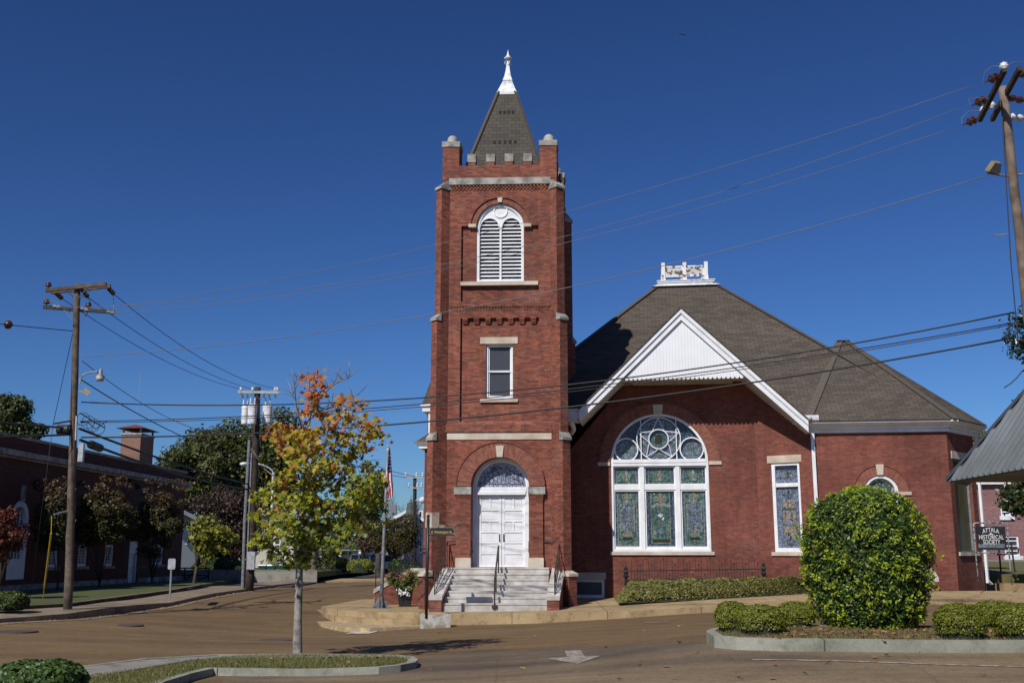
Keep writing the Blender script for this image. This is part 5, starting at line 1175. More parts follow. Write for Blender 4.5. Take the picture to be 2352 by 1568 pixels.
# ------------------------------------------------------------------ utility poles
def ins(q, a, b, r=.07, n=3, mi=0):
    a, b = Vector(a), Vector(b)
    pts, rs = [], []
    for k in range(n * 4 + 1):
        f_ = k / (n * 4); pts.append(a.lerp(b, f_)); rs.append(r if k % 4 in (1, 2) else r * .4)
    q.tube(pts, rs, 8, mi)
def wpole(label, base, top, r0, r1, m='wood', name='utility_pole'):
    root = thing(name, label, 'utility pole', base); q = MB(); b, t = Vector(base), Vector(top); n = 14; rg = random.Random(len(label))
    q.tube([b.lerp(t, k / n) + Vector((rg.uniform(-.012, .012), rg.uniform(-.012, .012), -.3 if k == 0 else 0)) for k in range(n + 1)], [r0 + (r1 - r0) * k / n for k in range(n + 1)], 12)
    q.build('shaft', M[m], root, True); return root
YL = 36.6
Lb = onz(156, 1404, .17); YL = Lb.y; Lt = at(178, 653, YL)
LP_ = wpole('weathered wooden utility pole with double crossarms and lamp arm, nearest the dark brick building', Lb, Lt, .142, .1)
l_ = lambda x, y, dy=0.: at(x, y, YL + dy)
for (x0, y0, x1, y1, dy) in ((105, 667, 244, 652.5, -.16), (117, 671, 254, 657, .16)):
    q = MB(); q.bar(l_(x0, y0, dy), l_(x1, y1, dy), .1, .12); q.build('crossarm', M['wood'], LP_)
q = MB(); q.bar(l_(100, 705, .17), l_(262, 717, .17), .1, .12); q.build('crossarm', M['woodd'], LP_)
q = MB()
for (x0, y0, x1, y1, dy) in ((153, 667, 172, 685, -.2), (200, 662, 178, 688, -.2), (212, 662, 184, 688, .25), (147, 712, 171, 737, .1), (158, 713, 179, 737, .2), (206, 717, 184, 736, .1), (202, 717, 182, 738, .2)): q.bar(l_(x0, y0, dy), l_(x1, y1, 0), .035, .015)
q.build('braces', M['galvd'], LP_)
for x, y in ((111, 655), (107, 694), (203, 701)):
    q = MB(); q.lathe(l_(x, y + 4, .17), [(.02, -.06), (.02, .0), (.1, .02), (.11, .06), (.06, .08), (.1, .1), (.07, .15), (.02, .17)], 12); q.build('pin_insulator', M['porc_b'], LP_, True)
for a, b in (((128, 672), (143, 686)), ((190, 666), (202, 682.6)), ((250, 663), (262, 675.5))):
    q = MB(); ins(q, l_(*a, .3), l_(*b, 1.2), .085, 3); q.build('strain_insulator', M['porc_b'], LP_)
for a, b in (((122, 703), (140, 706)), ((186, 708), (204, 713)), ((246, 716), (264, 719))):
    q = MB(); ins(q, l_(*a, -.02), l_(*b, -.6), .065, 2); q.build('strain_insulator', M['galvd'], LP_)
q = MB(); q.tube([l_(111, 655, .1), l_(104, 662, .1), l_(104, 690, .1), l_(107, 695, .1)], .012, 5); q.tube([l_(107, 693), l_(118, 690), l_(130, 694), l_(136, 704)], .012, 5); q.tube([l_(203, 683, .9), l_(207, 694, .3), l_(203, 702)], .012, 5); q.tube([l_(260, 677, .9), l_(261, 700, .2), l_(262, 716)], .012, 5); q.build('jumper_wire', M['wire'], LP_)
q = MB(); q.tube([l_(184, 880, -.1), l_(185, 868, -.1), l_(190, 862, -.15), l_(200, 857, -.2), l_(212, 854, -.25), l_(224, 853.5, -.3)], .028, 8); lm = q.build('lamp_arm', M['galv'], LP_)
q = MB(); c = l_(229.5, 874.5, -.3); s_ = YL / FP
q.lathe(c, [(.001, 0), (8 * s_, 0), (8.6 * s_, 5 * s_), (9.6 * s_, 11 * s_)], 18); q.build('lamp_shade', mat('lamp_glass', (.5, .47, .38), .4), LP_, True)
q = MB(); q.lathe(c, [(9.9 * s_, 10.5 * s_), (9.9 * s_, 11.6 * s_), (5.2 * s_, 15.5 * s_), (4.4 * s_, 17 * s_), (4.4 * s_, 25 * s_), (2 * s_, 26 * s_), (2.6 * s_, 29 * s_), (.01, 29.5 * s_)], 18); q.build('lamp_head', M['galvd'], LP_, True)
q = MB(); a, b = l_(191, 899, -.1), l_(198, 900, -.35); q.bar(l_(183, 898), a, .06, .06); q.bar(a, b, .06, .1)
q.hexa([l_(196, 889, -.5), l_(209, 899, -.5), l_(199, 909, -.5), l_(190, 900, -.5)], [l_(198, 890, -.2), l_(208, 898, -.2), l_(198, 907, -.2), l_(193, 899, -.2)]); q.build('floodlight', M['beige'], LP_)
q = MB(); q.bar(l_(170, 965), l_(123, 973, -.8), .05, .05); q.build('guy_bracket', mat('rusty_bracket', (.18, .08, .045), .8), LP_)
q = MB(); q.bar(l_(162, 1171), l_(124, 1181, -.5), .05, .05); q.build('guy_bracket', M['galv'], LP_)
q = MB(); q.tube([l_(176, 955, -.2), l_(174, 1010, -.2)], .04, 6); q.cub(l_(185, 1060, -.1), .16, .14, .6); q.build('conduit_box', M['galv'], LP_)
# middle pole with transformers
Mb = onz(572, 1352, .12); YM = Mb.y; Mt = at(592, 889, YM); MP_ = wpole('dark utility pole carrying three pale transformers beside the street lamp', Mb, Mt, .26, .17, 'woodd')
m_ = lambda x, y, dy=0.: at(x, y, YM + dy)
q = MB(); q.bar(m_(547, 900, -.2), m_(642, 901, -.2), .12, .14); q.build('crossarm', M['galv'], MP_)
q = MB(); q.bar(m_(575, 902, -.25), m_(590, 916, -.1), .05, .03); q.bar(m_(611, 902, -.25), m_(595, 916, -.1), .05, .03); q.build('braces', M['galvd'], MP_)
for x in (553, 580, 632, 637):
    q = MB(); q.lathe(m_(x, 898, -.2), [(.03, 0), (.1, .05), (.1, .12), (.05, .14), (.09, .18), (.02, .24)], 8); q.build('pin_insulator', M['porc_w'], MP_, True)
for x in (556, 567, 605, 617, 631):
    q = MB(); ins(q, m_(x, 903, -.3), m_(x + 2, 914, -.3), .07, 3); q.build('cutout_fuse', M['galvd'], MP_)
for x, y0, y1, w, dy in ((562, 974, 934, 17, .5), (578, 974, 931, 20, -.75), (613, 972, 931, 22, .1)):
    q = MB(); s_ = YM / FP; r = w * s_ / 2; h = (y0 - y1) * s_; q.lathe(m_(x, y0, dy), [(.01, 0), (r * .92, 0), (r, .06), (r, h - .1), (r * 1.06, h - .1), (r * 1.06, h - .02), (r * .9, h + .05), (.01, h + .09)], 18)
    tf = q.build('transformer', M['whiteworn'], MP_, False)
    for dx in (-.12, .12):
        q = MB(); q.lathe(m_(x, y0, dy) + Vector((dx, 0, h)), [(.03, 0), (.06, .1), (.03, .15), (.06, .22), (.03, .28), (.03, .42)], 8); q.build('bushing', M['porc_w'], tf, True)
q = MB(); q.cub(m_(576, 1307, -.32), .42, .25, .95); q.build('meter_box', M['galv'], MP_)
q = MB(); q.tube([m_(557, 1352, -.2), m_(562, 1200, -.2), m_(573, 1010, -.15)], .09, 8); q.tube([m_(568, 1280, -.28), m_(578, 1040, -.2)], .05, 6); q.build('conduit', M['galvd'], MP_)
# right pole
YR = 27.; Rt = at(2303, 200, YR); Rb = Vector((Rt.x + .25, YR, gz(Rt.x, YR) - .1)); RP_ = wpole('tall pale wooden utility pole with two crossed dark arms rising behind the metal canopy', Rb, Rt, .17, .11, 'woodr')
r_ = lambda x, y, dy=0.: at(x, y, YR + dy)
q = MB(); q.bar(r_(2308, 160, -1.2), r_(2250, 276, 1.2), .11, .13); q.build('crossarm', M['woodd'], RP_)
q = MB(); q.bar(r_(2343, 157, -1.2), r_(2279, 275, 1.2), .11, .13); q.build('crossarm', M['woodd'], RP_)
for x, y, dy in ((2306, 152, -1.15), (2277, 242, .6), (2260, 252, 1.)):
    q = MB(); q.lathe(r_(x, y + 3, dy), [(.03, -.06), (.12, 0), (.12, .04), (.07, .06), (.1, .1), (.05, .13)], 10); q.build('pin_insulator', M['porc_w'], RP_, True)
for a, b, dy in (((2298, 173), (2262, 189), -.8), ((2268, 225), (2232, 243), .1), ((2246, 272), (2212, 287), 1.)):
    q = MB(); a3, b3 = r_(*a, dy), r_(*b, dy); q.tube([a3, b3], .02, 5); ins(q, a3.lerp(b3, .15), a3.lerp(b3, .75), .12, 2); q.build('strain_insulator', M['porc_b'], RP_)
for a, b in (((2318, 224), (2352, 232)), ((2322, 268), (2352, 273)), ((2345, 170), (2362, 175))):
    q = MB(); ins(q, r_(*a), r_(*b, .5), .1, 2); q.build('strain_insulator', M['porc_b' if a[1] < 250 else 'porc_w'], RP_)
q = MB(); q.tube([r_(2258, 187, -.8), r_(2262, 165, -.9), r_(2280, 152, -1), r_(2304, 153, -1.15), r_(2330, 143, -1.1), r_(2356, 142, -1)], .01, 5); q.tube([r_(2230, 242), r_(2224, 228), r_(2245, 225), r_(2272, 227)], .01, 5); q.tube([r_(2210, 285, 1), r_(2208, 272, 1), r_(2225, 256, 1), r_(2258, 254, 1)], .01, 5); q.build('jumper_wire', M['wire'], RP_)
q = MB(); q.hexa([r_(2261, 392, -.45), r_(2272, 394, -.45), r_(2286, 374, -.45), r_(2277, 369, -.45)], [r_(2268, 397, .1), r_(2298, 398, .1), r_(2301, 376, .1), r_(2292, 370, .1)]); q.build('floodlight', M['beige'], RP_)
q = MB(); q.tube([r_(2268, 397), r_(2306, 404), r_(2320, 405), r_(2350, 400)], .03, 6); q.build('bracket', M['galvd'], RP_); q = MB(); q.lathe(r_(2327, 378), [(.03, -.2), (.06, 0), (.06, .1), (.08, .12), (.08, .22), (.02, .25)], 10); q.build('photocell', M['galvd'], RP_); q = MB(); q.bar(r_(2283, 541), r_(2318, 537), .03, .03); q.build('step_peg', M['galvd'], RP_)
q = MB(); q.tube([r_(2300, 230, -.13), r_(2312, 430, -.15), r_(2322, 600, -.17), r_(2340, 800, -.19)], .015, 5); q.build('ground_wire', M['cable'], RP_)
# far poles
def farpole(label, px, yb, yt, Y, wd, m='woodr', arms=()):
    b = at(px, yb, Y); b.z = gz(b.x, b.y); t = at(px + 2, yt, Y); root = wpole(label, b, t, wd, wd * .75, m)
    for y, x0, x1 in arms:
        q = MB(); q.bar(at(x0, y, Y - .2), at(x1, y, Y - .2), .12, .14); q.build('crossarm', M['galv'], root)
        for x in (x0 + 1, (x0 + x1) / 2 + 5, x1 - 1):
            q = MB(); q.lathe(at(x, y - 1, Y - .2), [(.04, 0), (.12, .1), (.08, .2), (.12, .3), (.03, .4)], 6); q.build('pin_insulator', M['porc_w'], root)
    return root
farpole('brown wooden utility pole standing behind the autumn maple', 720, 1314, 1000, 84., .28)
FP2 = farpole('slim dark utility pole with two short crossarms close to the tower corner', 951, 1305, 1093, 92., .2, 'woodd', ((1096, 931, 972), (1120, 938, 969)))
q = MB(); q.tube([at(954, 1150, 92), at(960, 1147, 91.5), at(968, 1146, 91)], .05, 6); q.ball(at(970, 1148, 91), .28, 10); q.build('lamp', M['whiteworn'], FP2)
# street lamp
Sb = at(620, 1331, 78.); SLP = thing('street_lamp', 'tall grey metal street lamp with curved arm reaching over the corner', 'street lamp', Sb); s8 = lambda x, y, dy=0.: at(x, y, 78 + dy)
q = MB(); q.tube([s8(620, 1333), s8(624, 1200), s8(628, 1084)], [.2, .15, .1], 10); q.lathe(Sb, [(.35, -.2), (.35, .12), (.22, .2)], 10); q.build('pole', M['galv'], SLP, True)
q = MB(); q.tube([s8(628, 1090), s8(626, 1081), s8(618, 1074), s8(605, 1068), s8(590, 1064), s8(570, 1063)], .06, 8); q.build('arm', M['galv'], SLP, True)
q = MB(); c = s8(561, 1066); q.lathe(c, [(.01, -.16), (.2, -.13), (.34, 0), (.3, .1), (.1, .16), (.01, .17)], 14); q.build('lamp_head', M['whiteworn'], SLP, True)
# ------------------------------------------------------------------ wires
def wire(label, a, b, via=None, r=.0085, m='wire', sag=0., n=26):
    a, b = Vector(a), Vector(b)
    def pr(p):
        y, z = p.y, p.z - CH; zc = y * CT + z * ST; return 1176 + FP * p.x / zc, 784 - FP * (-y * ST + z * CT) / zc
    s = sag
    if via:
        t = min((k / 400 for k in range(401)), key=lambda t: abs(pr(a.lerp(b, t))[0] - via[0])); p = a.lerp(b, t); lo, hi = -6., 12.
        for _ in range(40):
            mdl = (lo + hi) / 2; y = pr(Vector((p.x, p.y, p.z - mdl * 4 * t * (1 - t))))[1]
            lo, hi = (mdl, hi) if y < via[1] else (lo, mdl)
        s = lo
    q = MB(); q.tube([Vector((*(a.lerp(b, k / n).xy), a.lerp(b, k / n).z - s * 4 * (k / n) * (1 - k / n))) for k in range(n + 1)], r, 5)
    o = q.build('overhead_wire', M[m], None, True); tag(o, label, 'overhead wire', 'overhead wires'); return o
wire('thin pale wire crossing the belfry louvres, highest of the three from the right pole', l_(204, 713, -.6), r_(2232, 197, -.8), (1003, 562))
wire('thin pale wire crossing the belfry louvres, middle of the three from the right pole', l_(140, 706, -.6), r_(2200, 250), (1003, 610))
wire('thin pale wire crossing the belfry louvres, lowest of the three from the right pole', l_(264, 719, -.6), r_(2185, 295, 1), (1003, 622))
wire('thin pale wire from the right pole floodlight, crossing over the cupola', l_(188, 819), r_(2268, 403), (1303, 660), .012)
wire('thick black cable across the gable, uppermost of the bundle ending at the right pole', l_(187, 923), r_(2330, 717), (1349, 878), .022, 'cable')
wire('black cable across the gable just under the uppermost one', l_(185, 967), r_(2332, 740), (1349, 888), .016, 'cable')
wire('thin black cable across the gable, third of the bundle', l_(186, 970), r_(2333, 744), (1349, 895), .012, 'cable')
wire('lowest thick black cable, crossing the top of the big stained glass wall and lower gable', l_(187, 1004), r_(2330, 775), (1349, 929), .026, 'cable')
wire('dark wire from the left pole top crossarm to the transformer pole, upper one', l_(262, 675.5, 1.2), m_(637, 893), (459, 819.5), .013, 'cable')
wire('dark wire from the left pole top crossarm to the transformer pole, middle one', l_(202, 682.6, 1.2), m_(580, 893), (459, 847), .013, 'cable')
wire('dark wire from the left pole top crossarm to the transformer pole, lower one', l_(143, 686, 1.2), m_(553, 893), (459, 863.5), .013, 'cable')
wire('thin dark wire sloping from above the left lamp to the transformer pole', l_(188, 828), m_(594, 1000), None, .012, 'cable', .9)
wire('twisted service cable sloping from the left lamp arm over the chimney', l_(187, 872), m_(590, 1055), (365, 975), .02, 'cable')
wire('thick black cable sloping past the chimney to the transformer pole, upper of the pair', l_(182, 984), m_(572, 1112), (402, 1064), .045, 'cable')
wire('thick black cable sloping past the chimney to the transformer pole, lower of the pair', l_(184, 1010), m_(572, 1124), (402, 1086), .05, 'cable')
wire('thick black cable leaving the left pole towards the left edge, upper of the pair', l_(170, 984), at(-900, 880, YL - 8), (60, 975), .035, 'cable')
wire('thick black cable leaving the left pole towards the left edge, lower of the pair', l_(170, 997), at(-900, 960, YL - 8), (80, 1001), .035, 'cable')
G1 = wire('guy wire leaving the left pole near its second crossarm towards the left edge', l_(168, 760), at(-900, 640, YL - 12), (40, 748), .014, 'cable')
q = MB(); p = at(19, 745.5, YL - 1.6); q.tube([p + Vector((-.14, 0, .01)), p + Vector((-.05, 0, 0)), p + Vector((.05, 0, 0)), p + Vector((.14, 0, -.01))], [.04, .14, .14, .04], 10); o = q.build('guy_insulator', M['porc_b'], None, True); tag(o, 'round brown insulator on the guy wire at the left edge', 'insulator')
ga = onz(97, 1386, .36)
wire('thin guy wire dropping from the left pole over its rusty bracket to the lawn', l_(168, 762), l_(122, 974, -.8), None, .01, 'cable', 0, 2)
wire('long guy wire dropping from the rusty bracket down into the lawn', l_(122, 974, -.8), ga + Vector((-.3, -.3, 0)), None, .01, 'cable', 0, 2)
wire('short guy wire dropping from the pale lower bracket to the yellow guard', l_(163, 1092), at(119, 1185, YL - .5), None, .01, 'cable', 0, 2)
a, b = at(117.5, 1224, YL - .6), ga; q = MB(); q.tube([a, a.lerp(b, .75)], .03, 8); q.tube([at(119, 1185, YL - .5), a], .011, 5); q.tube([a.lerp(b, .7), b + Vector((0, 0, -.1))], .012, 5); o = q.build('guy_guard', mat('yellow_plastic', (.5, .36, .03), .5)); tag(o, 'yellow plastic guard on the guy wire beside the left pole', 'guy guard')
for a, b, r, lb in ((l_(131, 986, -.1), l_(165, 986, -.1), .16, 'black cylindrical cable splice case left of the near pole'), (at(208, 1020, YL + 2.2), at(231, 1029, YL + 4.4), .15, 'black cable splice case on the sloping cable right of the near pole')):
    q = MB(); a, b = Vector(a), Vector(b); q.tube([a, a.lerp(b, .05), a.lerp(b, .95), b], [r * .5, r, r, r * .5], 10); o = q.build('splice_case', M['cable'], None); tag(o, lb, 'cable case')
q = MB()
for k in range(4): q.tube([l_(190 + 12 * k, 962 + 7 * k, -.1) + Vector((.22 * math.sin(t), 0, .22 * math.cos(t))) for t in [i * .6 for i in range(11)]], .012, 5)
q.tube([l_(184, 948), l_(200, 958, .5), l_(222, 972, 1), l_(240, 982, 2)], .02, 5); q.tube([l_(184, 969), l_(200, 968), l_(220, 985, .5), l_(232, 975, .7), l_(245, 967, 1)], .015, 5)
o = q.build('cable_loops', M['cable']); tag(o, 'tangled black cable loops hanging beside the near left pole', 'cable')
for a, b, v, lb in (((700, 985), (952, 1094), None, 'thin distant wire sloping to the far slim pole, upper'), ((700, 1010), (934, 1096), None, 'thin distant wire sloping to the far slim pole, lower'), ((900, 1213), (951, 1180), None, 'dark sagging wire near the far slim pole above the olive tree')):
    wire(lb, at(*a, 80), at(*b, 91.6), None, .022, 'cable', .5)
q = MB(); q.tube([at(2350, 850, 25), at(2335, 868, 25), at(2322, 880, 25), at(2306, 890, 25)], .014, 5); o = q.build('loose_wire', M['cable']); tag(o, 'short loose wire hanging beside the right pole above the canopy', 'wire')
# ------------------------------------------------------------------ street furniture
def text(name, body, fr, u, z, d, size, m, parent, bold=0., sx=1., arch=0., width=None):
    cu = bpy.data.curves.new('t', 'FONT'); cu.body = body; cu.size = size; cu.align_x = 'CENTER'; cu.align_y = 'BOTTOM_BASELINE'; cu.offset = bold; cu.extrude = .002; cu.resolution_u = 3
    o = link(bpy.data.objects.new('t', cu)); bpy.context.view_layer.update(); me = bpy.data.meshes.new_from_object(o.evaluated_get(bpy.context.evaluated_depsgraph_get()))
    bpy.data.objects.remove(o); xs = [v.co.x for v in me.vertices]
    if width: sx = width / (max(xs) - min(xs))
    off = LOC.get(parent.name, Vector())
    for v in me.vertices:
        x, y, zz = v.co.x * sx, v.co.y, v.co.z; v.co = fr.P(u + x, z + y - arch * x * x, d + zz) - off
    return mesh_obj(name, me, parent, [m])
# street-name sign
sb = onz(979, 1411.5, .12); YS = sb.y; SS = thing('street_sign', 'black post with a gold lettered street name board at the kerb corner', 'street sign', sb); s_ = YS / FP; st = at(983.5, 1190, YS)
q = MB(); q.tube([sb - Vector((0, 0, .1)), sb.lerp(st, .5), st], 3.6 * s_, 14); q.build('post', M['black'], SS, True)
q = MB(); q.lathe(st, [(3.4 * s_, -.01), (2 * s_, .03), (1.8 * s_, .06), (2.4 * s_, .07)], 12); q.ball(at(983.7, 1185, YS), 3.9 * s_, 14); q.build('ball_finial', M['black'], SS, True)
SF_ = Frame((at(1015, 1219, YS).x, YS), (1, 0), (0, 1)); w_ = (1043.4 - 987) * s_; zb = SF_.z(1015, 1227); h_ = 15.6 * s_
def board(k, bump):
    r = .06; o = [(-w_ / 2 + k + r, zb + k), (w_ / 2 - k - r, zb + k), (w_ / 2 - k, zb + k + r), (w_ / 2 - k, zb + h_ - k - r), (w_ / 2 - k - r, zb + h_ - k)]
    o += [(bump[0] * math.cos(t), zb + h_ - k + bump[1] * math.sin(t)) for t in [math.pi * i / 10 for i in range(11)]]
    return o + [(-w_ / 2 + k + r, zb + h_ - k), (-w_ / 2 + k, zb + h_ - k - r), (-w_ / 2 + k, zb + k + r)]
gold = mat('sign_gold', (.42, .31, .12), .5)
q = MB(); q.slab(SF_, board(0, (.145, .088)), [], .03, -.03, back=True); sg1 = q.build('name_board', gold, SS)
q = MB(); q.slab(SF_, board(.009, (.136, .08)), [], .034, .03); q.build('board_face', M['black'], sg1)
q = MB(); q.box(SF_, -w_ / 2 - .02, w_ / 2, zb - .035, zb - .003, -.02, .02); q.build('board_rail', M['black'], SS)
text('lettering', 'E. Washington St.', SF_, 0, SF_.z(1015, 1223.6), .0345, .105, gold, sg1, .004, width=.665); text('lettering', 'KOSCIUSKO', SF_, 0, zb + h_ + .028, .0345, .026, M['whiteworn'], sg1, .001); text('lettering', 'HISTORIC DISTRICT', SF_, 0, zb + h_ - .004, .0345, .022, M['whiteworn'], sg1, .001)
# society sign on a pipe frame
YA = 36.3; a_ = lambda x, y: at(x, y, YA); AS = thing('notice_sign', 'black sign board with white lettering hung in a peeling pipe frame', 'sign', a_(2286, 1337)); s_ = YA / FP
q = MB(); q.tube([a_(2248, 1340), a_(2241, 1268), a_(2236, 1206), a_(2237.5, 1201.5), a_(2242, 1200.5), a_(2306, 1200.5), a_(2311, 1202), a_(2313.5, 1206), a_(2318, 1272), a_(2324, 1342)], 1.7 * s_, 8); q.tube([a_(2241.5, 1268), a_(2318, 1271.6)], 1.5 * s_, 8)
q.tube([a_(2272, 1200), a_(2272, 1194)], .01, 5)
for sg in (-1, 1): q.tube([a_(2276 + sg * (2 + 4 * t) + 0, 1199 - 3 * math.sin(t * 3.1)) for t in [i / 6 for i in range(7)]], .009, 5)
q.build('pipe_frame', mat('peeling_pipe', (.32, .34, .35), .6, (.05, .055, .06), 14, lo=.45, hi=.52, detail=7), AS, True)
AF = Frame.two(a_(2244.8, 1235), a_(2307.5, 1236)); x0, z0 = AF.px(2244.8, 1262); x1, z1 = AF.px(2307.5, 1208.5); tilt = lambda pts: pts
q = MB(); q.slab(AF, rect(x0, x1, z0, z1), [], .02, -.02, back=True); bd = q.build('sign_board', mat('sign_black', (.014, .015, .018), .5, (.035, .036, .04), 5, lo=.3, hi=.5), AS)
q = MB(); q.box(AF, x0 + .04, x1 - .06, z0 + .07, z0 + .2, -.01, .0225); q.build('sign_strip', mat('faded_strip', (.16, .18, .2), .5, (.07, .085, .1), 9, lo=.4, hi=.55), bd)
wt = mat('sign_white', (.75, .75, .72), .5); xm = (x0 + x1) / 2; H = z1 - z0
text('lettering', 'ATTALA', AF, xm, z0 + H * .765, .021, .21, wt, bd, .001, width=.56, arch=.75); text('lettering', 'HISTORICAL', AF, xm, z0 + H * .455, .021, .2, wt, bd, .001, width=.82); text('lettering', 'SOCIETY', AF, xm, z0 + H * .245, .021, .2, wt, bd, .001, width=.57)
q = MB(); q.slab(AF, [(xm - .11, z0 + H * .66), (xm + .11, z0 + H * .66), (xm + .04, z0 + H * .69), (xm, z0 + H * .74), (xm - .04, z0 + H * .69)], [], .022, .02); q.build('ornament', wt, bd)
# flagpole, flag
fb = onz(875, 1396, .12); YF = fb.y; f_ = lambda x, y, dy=0.: at(x, y, YF + dy); FPL = thing('flagpole', 'silver metal flagpole on a gusseted foot at the pavement corner', 'flagpole', fb); s_ = YF / FP
q = MB(); q.tube([f_(875, 1397), f_(879, 1300), f_(885, 1160), f_(890.5, 1031)], [4.6 * s_, 4.2 * s_, 3.4 * s_, 2.6 * s_], 12); q.build('pole', M['galvd'], FPL, True)
q = MB()
for k in range(4):
    an = k * math.pi / 2 + .3; d = Vector((math.cos(an), math.sin(an), 0)); n = Vector((-d.y, d.x, 0)) * .008; q.hexa([fb + d * .04 + n, fb + d * .3 + n, fb + d * .05 + n + Vector((0, 0, .48))], [fb + d * .04 - n, fb + d * .3 - n, fb + d * .05 - n + Vector((0, 0, .48))])
q.cub(fb, .6, .5, .02, .3); q.build('foot', M['galvd'], FPL)
q = MB(); q.ball(f_(891.5, 1024), 3 * s_, 14); q.tube([f_(891, 1032), f_(891.3, 1026)], .012, 6); q.lathe(f_(890.7, 1032), [(2.9 * s_, -.05), (2.9 * s_, .05), (.02, .06)], 10); q.build('finial', M['galv'], FPL, True)
rows = [(1028, 893.5, 895.5), (1037, 891.5, 897), (1050, 889.5, 898), (1068, 887, 899), (1082, 883.5, 900), (1100, 879.5, 901.5), (1106, 880, 902), (1113, 883, 902.5), (1122, 887.5, 903), (1130, 889, 903), (1140, 892, 902), (1148, 895, 898)]
fm = [mat('flag_red', (.5, .03, .04), .8), mat('flag_white', (.8, .8, .82), .8), mat('flag_blue', (.02, .035, .14), .8)]
nu, nv = 30, 44; q = MB(); grid = []
for j in range(nv + 1):
    y = 1028 + 120 * j / nv; i = max(k for k in range(len(rows) - 1) if rows[k][0] <= y + 1e-6); t = (y - rows[i][0]) / (rows[i + 1][0] - rows[i][0]); xl = rows[i][1] + (rows[i + 1][1] - rows[i][1]) * t; xr = rows[i][2] + (rows[i + 1][2] - rows[i][2]) * t
    grid.append([f_(xl + (xr - xl) * k / nu, y, .05 * math.sin(k / nu * 12 + j * .03) * min(1, j / 12)) for k in range(nu + 1)])
for j in range(nv):
    for k in range(nu):
        a = k / nu; b = j / nv
        if b < .47 and a > .12 + max(0, b - .3) * 2.2: mi = 2
        else: s_i = int(b * 9 + a * 3.5 if a < .42 else a * 7.5) ; mi = s_i % 2
        if mi == 2 and ((k + j) % 4 == 0 and j % 3 == 0 and b > .08): mi = 1
        q.face([grid[j][k], grid[j][k + 1], grid[j + 1][k + 1], grid[j + 1][k]], mi)
fl = q.build('flag', fm); tag(fl, 'limp red white and blue striped flag hanging folded on the flagpole', 'flag')
# planter
pb = onz(930, 1393, .12); YP = pb.y; PL = thing('planter', 'tall square black planter on the pavement beside the steps', 'planter', pb); s_ = YP / FP; h = 48 * s_; a, b = 11.5 * s_, 20 * s_ * .9
q = MB(); o_ = lambda r, z: [pb + Vector((x * r, y * r, z)) for x, y in ((-1, -1), (1, -1), (1, 1), (-1, 1))]
q.hexa(o_(b, h), o_(a, -.02)); q.hexa(o_(b * 1.08, h + .04), o_(b * 1.08, h - .06)); q.build('pot', M['black'], PL)
# signpost back, barrier
gb = onz(389.5, 1379, .2); YG = gb.y; s_ = YG / FP; g_ = lambda x, y, dy=0.: at(x, y, YG + dy); GS = thing('traffic_sign', 'small rectangular traffic sign seen from its grey back on a thin post', 'traffic sign', gb)
q = MB(); q.bar(gb - Vector((0, 0, .1)), g_(394.5, 1284), .06, .035); q.build('post', M['galvd'], GS)
GF = Frame((g_(395, 1295).x, YG - .03), (1, 0), (0, 1)); z0, z1 = GF.z(395, 1307), GF.z(395, 1282); w_ = 8.3 * s_
q = MB(); q.slab(GF, [(-w_ + .04, z0), (w_ - .04, z0), (w_, z0 + .04), (w_, z1 - .04), (w_ - .04, z1), (-w_ + .04, z1), (-w_, z1 - .04), (-w_, z0 + .04)], [], .01, -.01, back=True); q.build('sign_plate', M['galv'], GS)
YB = 71.; b_ = lambda x, y: at(x, y, YB); BR = thing('barrier', 'low black metal ramp railing with diagonal bars beyond the brick building', 'railing', b_(440, 1340))
q = MB()
for p, r in (((403, 1304), (480, 1304)), ((403, 1320), (452, 1320)), ((452, 1320), (480, 1321)), ((418, 1338), (456, 1306)), ((440, 1338), (480, 1322)), ((403, 1306), (403, 1340)), ((448, 1304), (448, 1340)), ((480, 1304), (479, 1340)), ((425, 1305), (425, 1340))): q.bar(b_(*p), b_(*r), .08, .08)
q.build('rails', M['black'], BR)
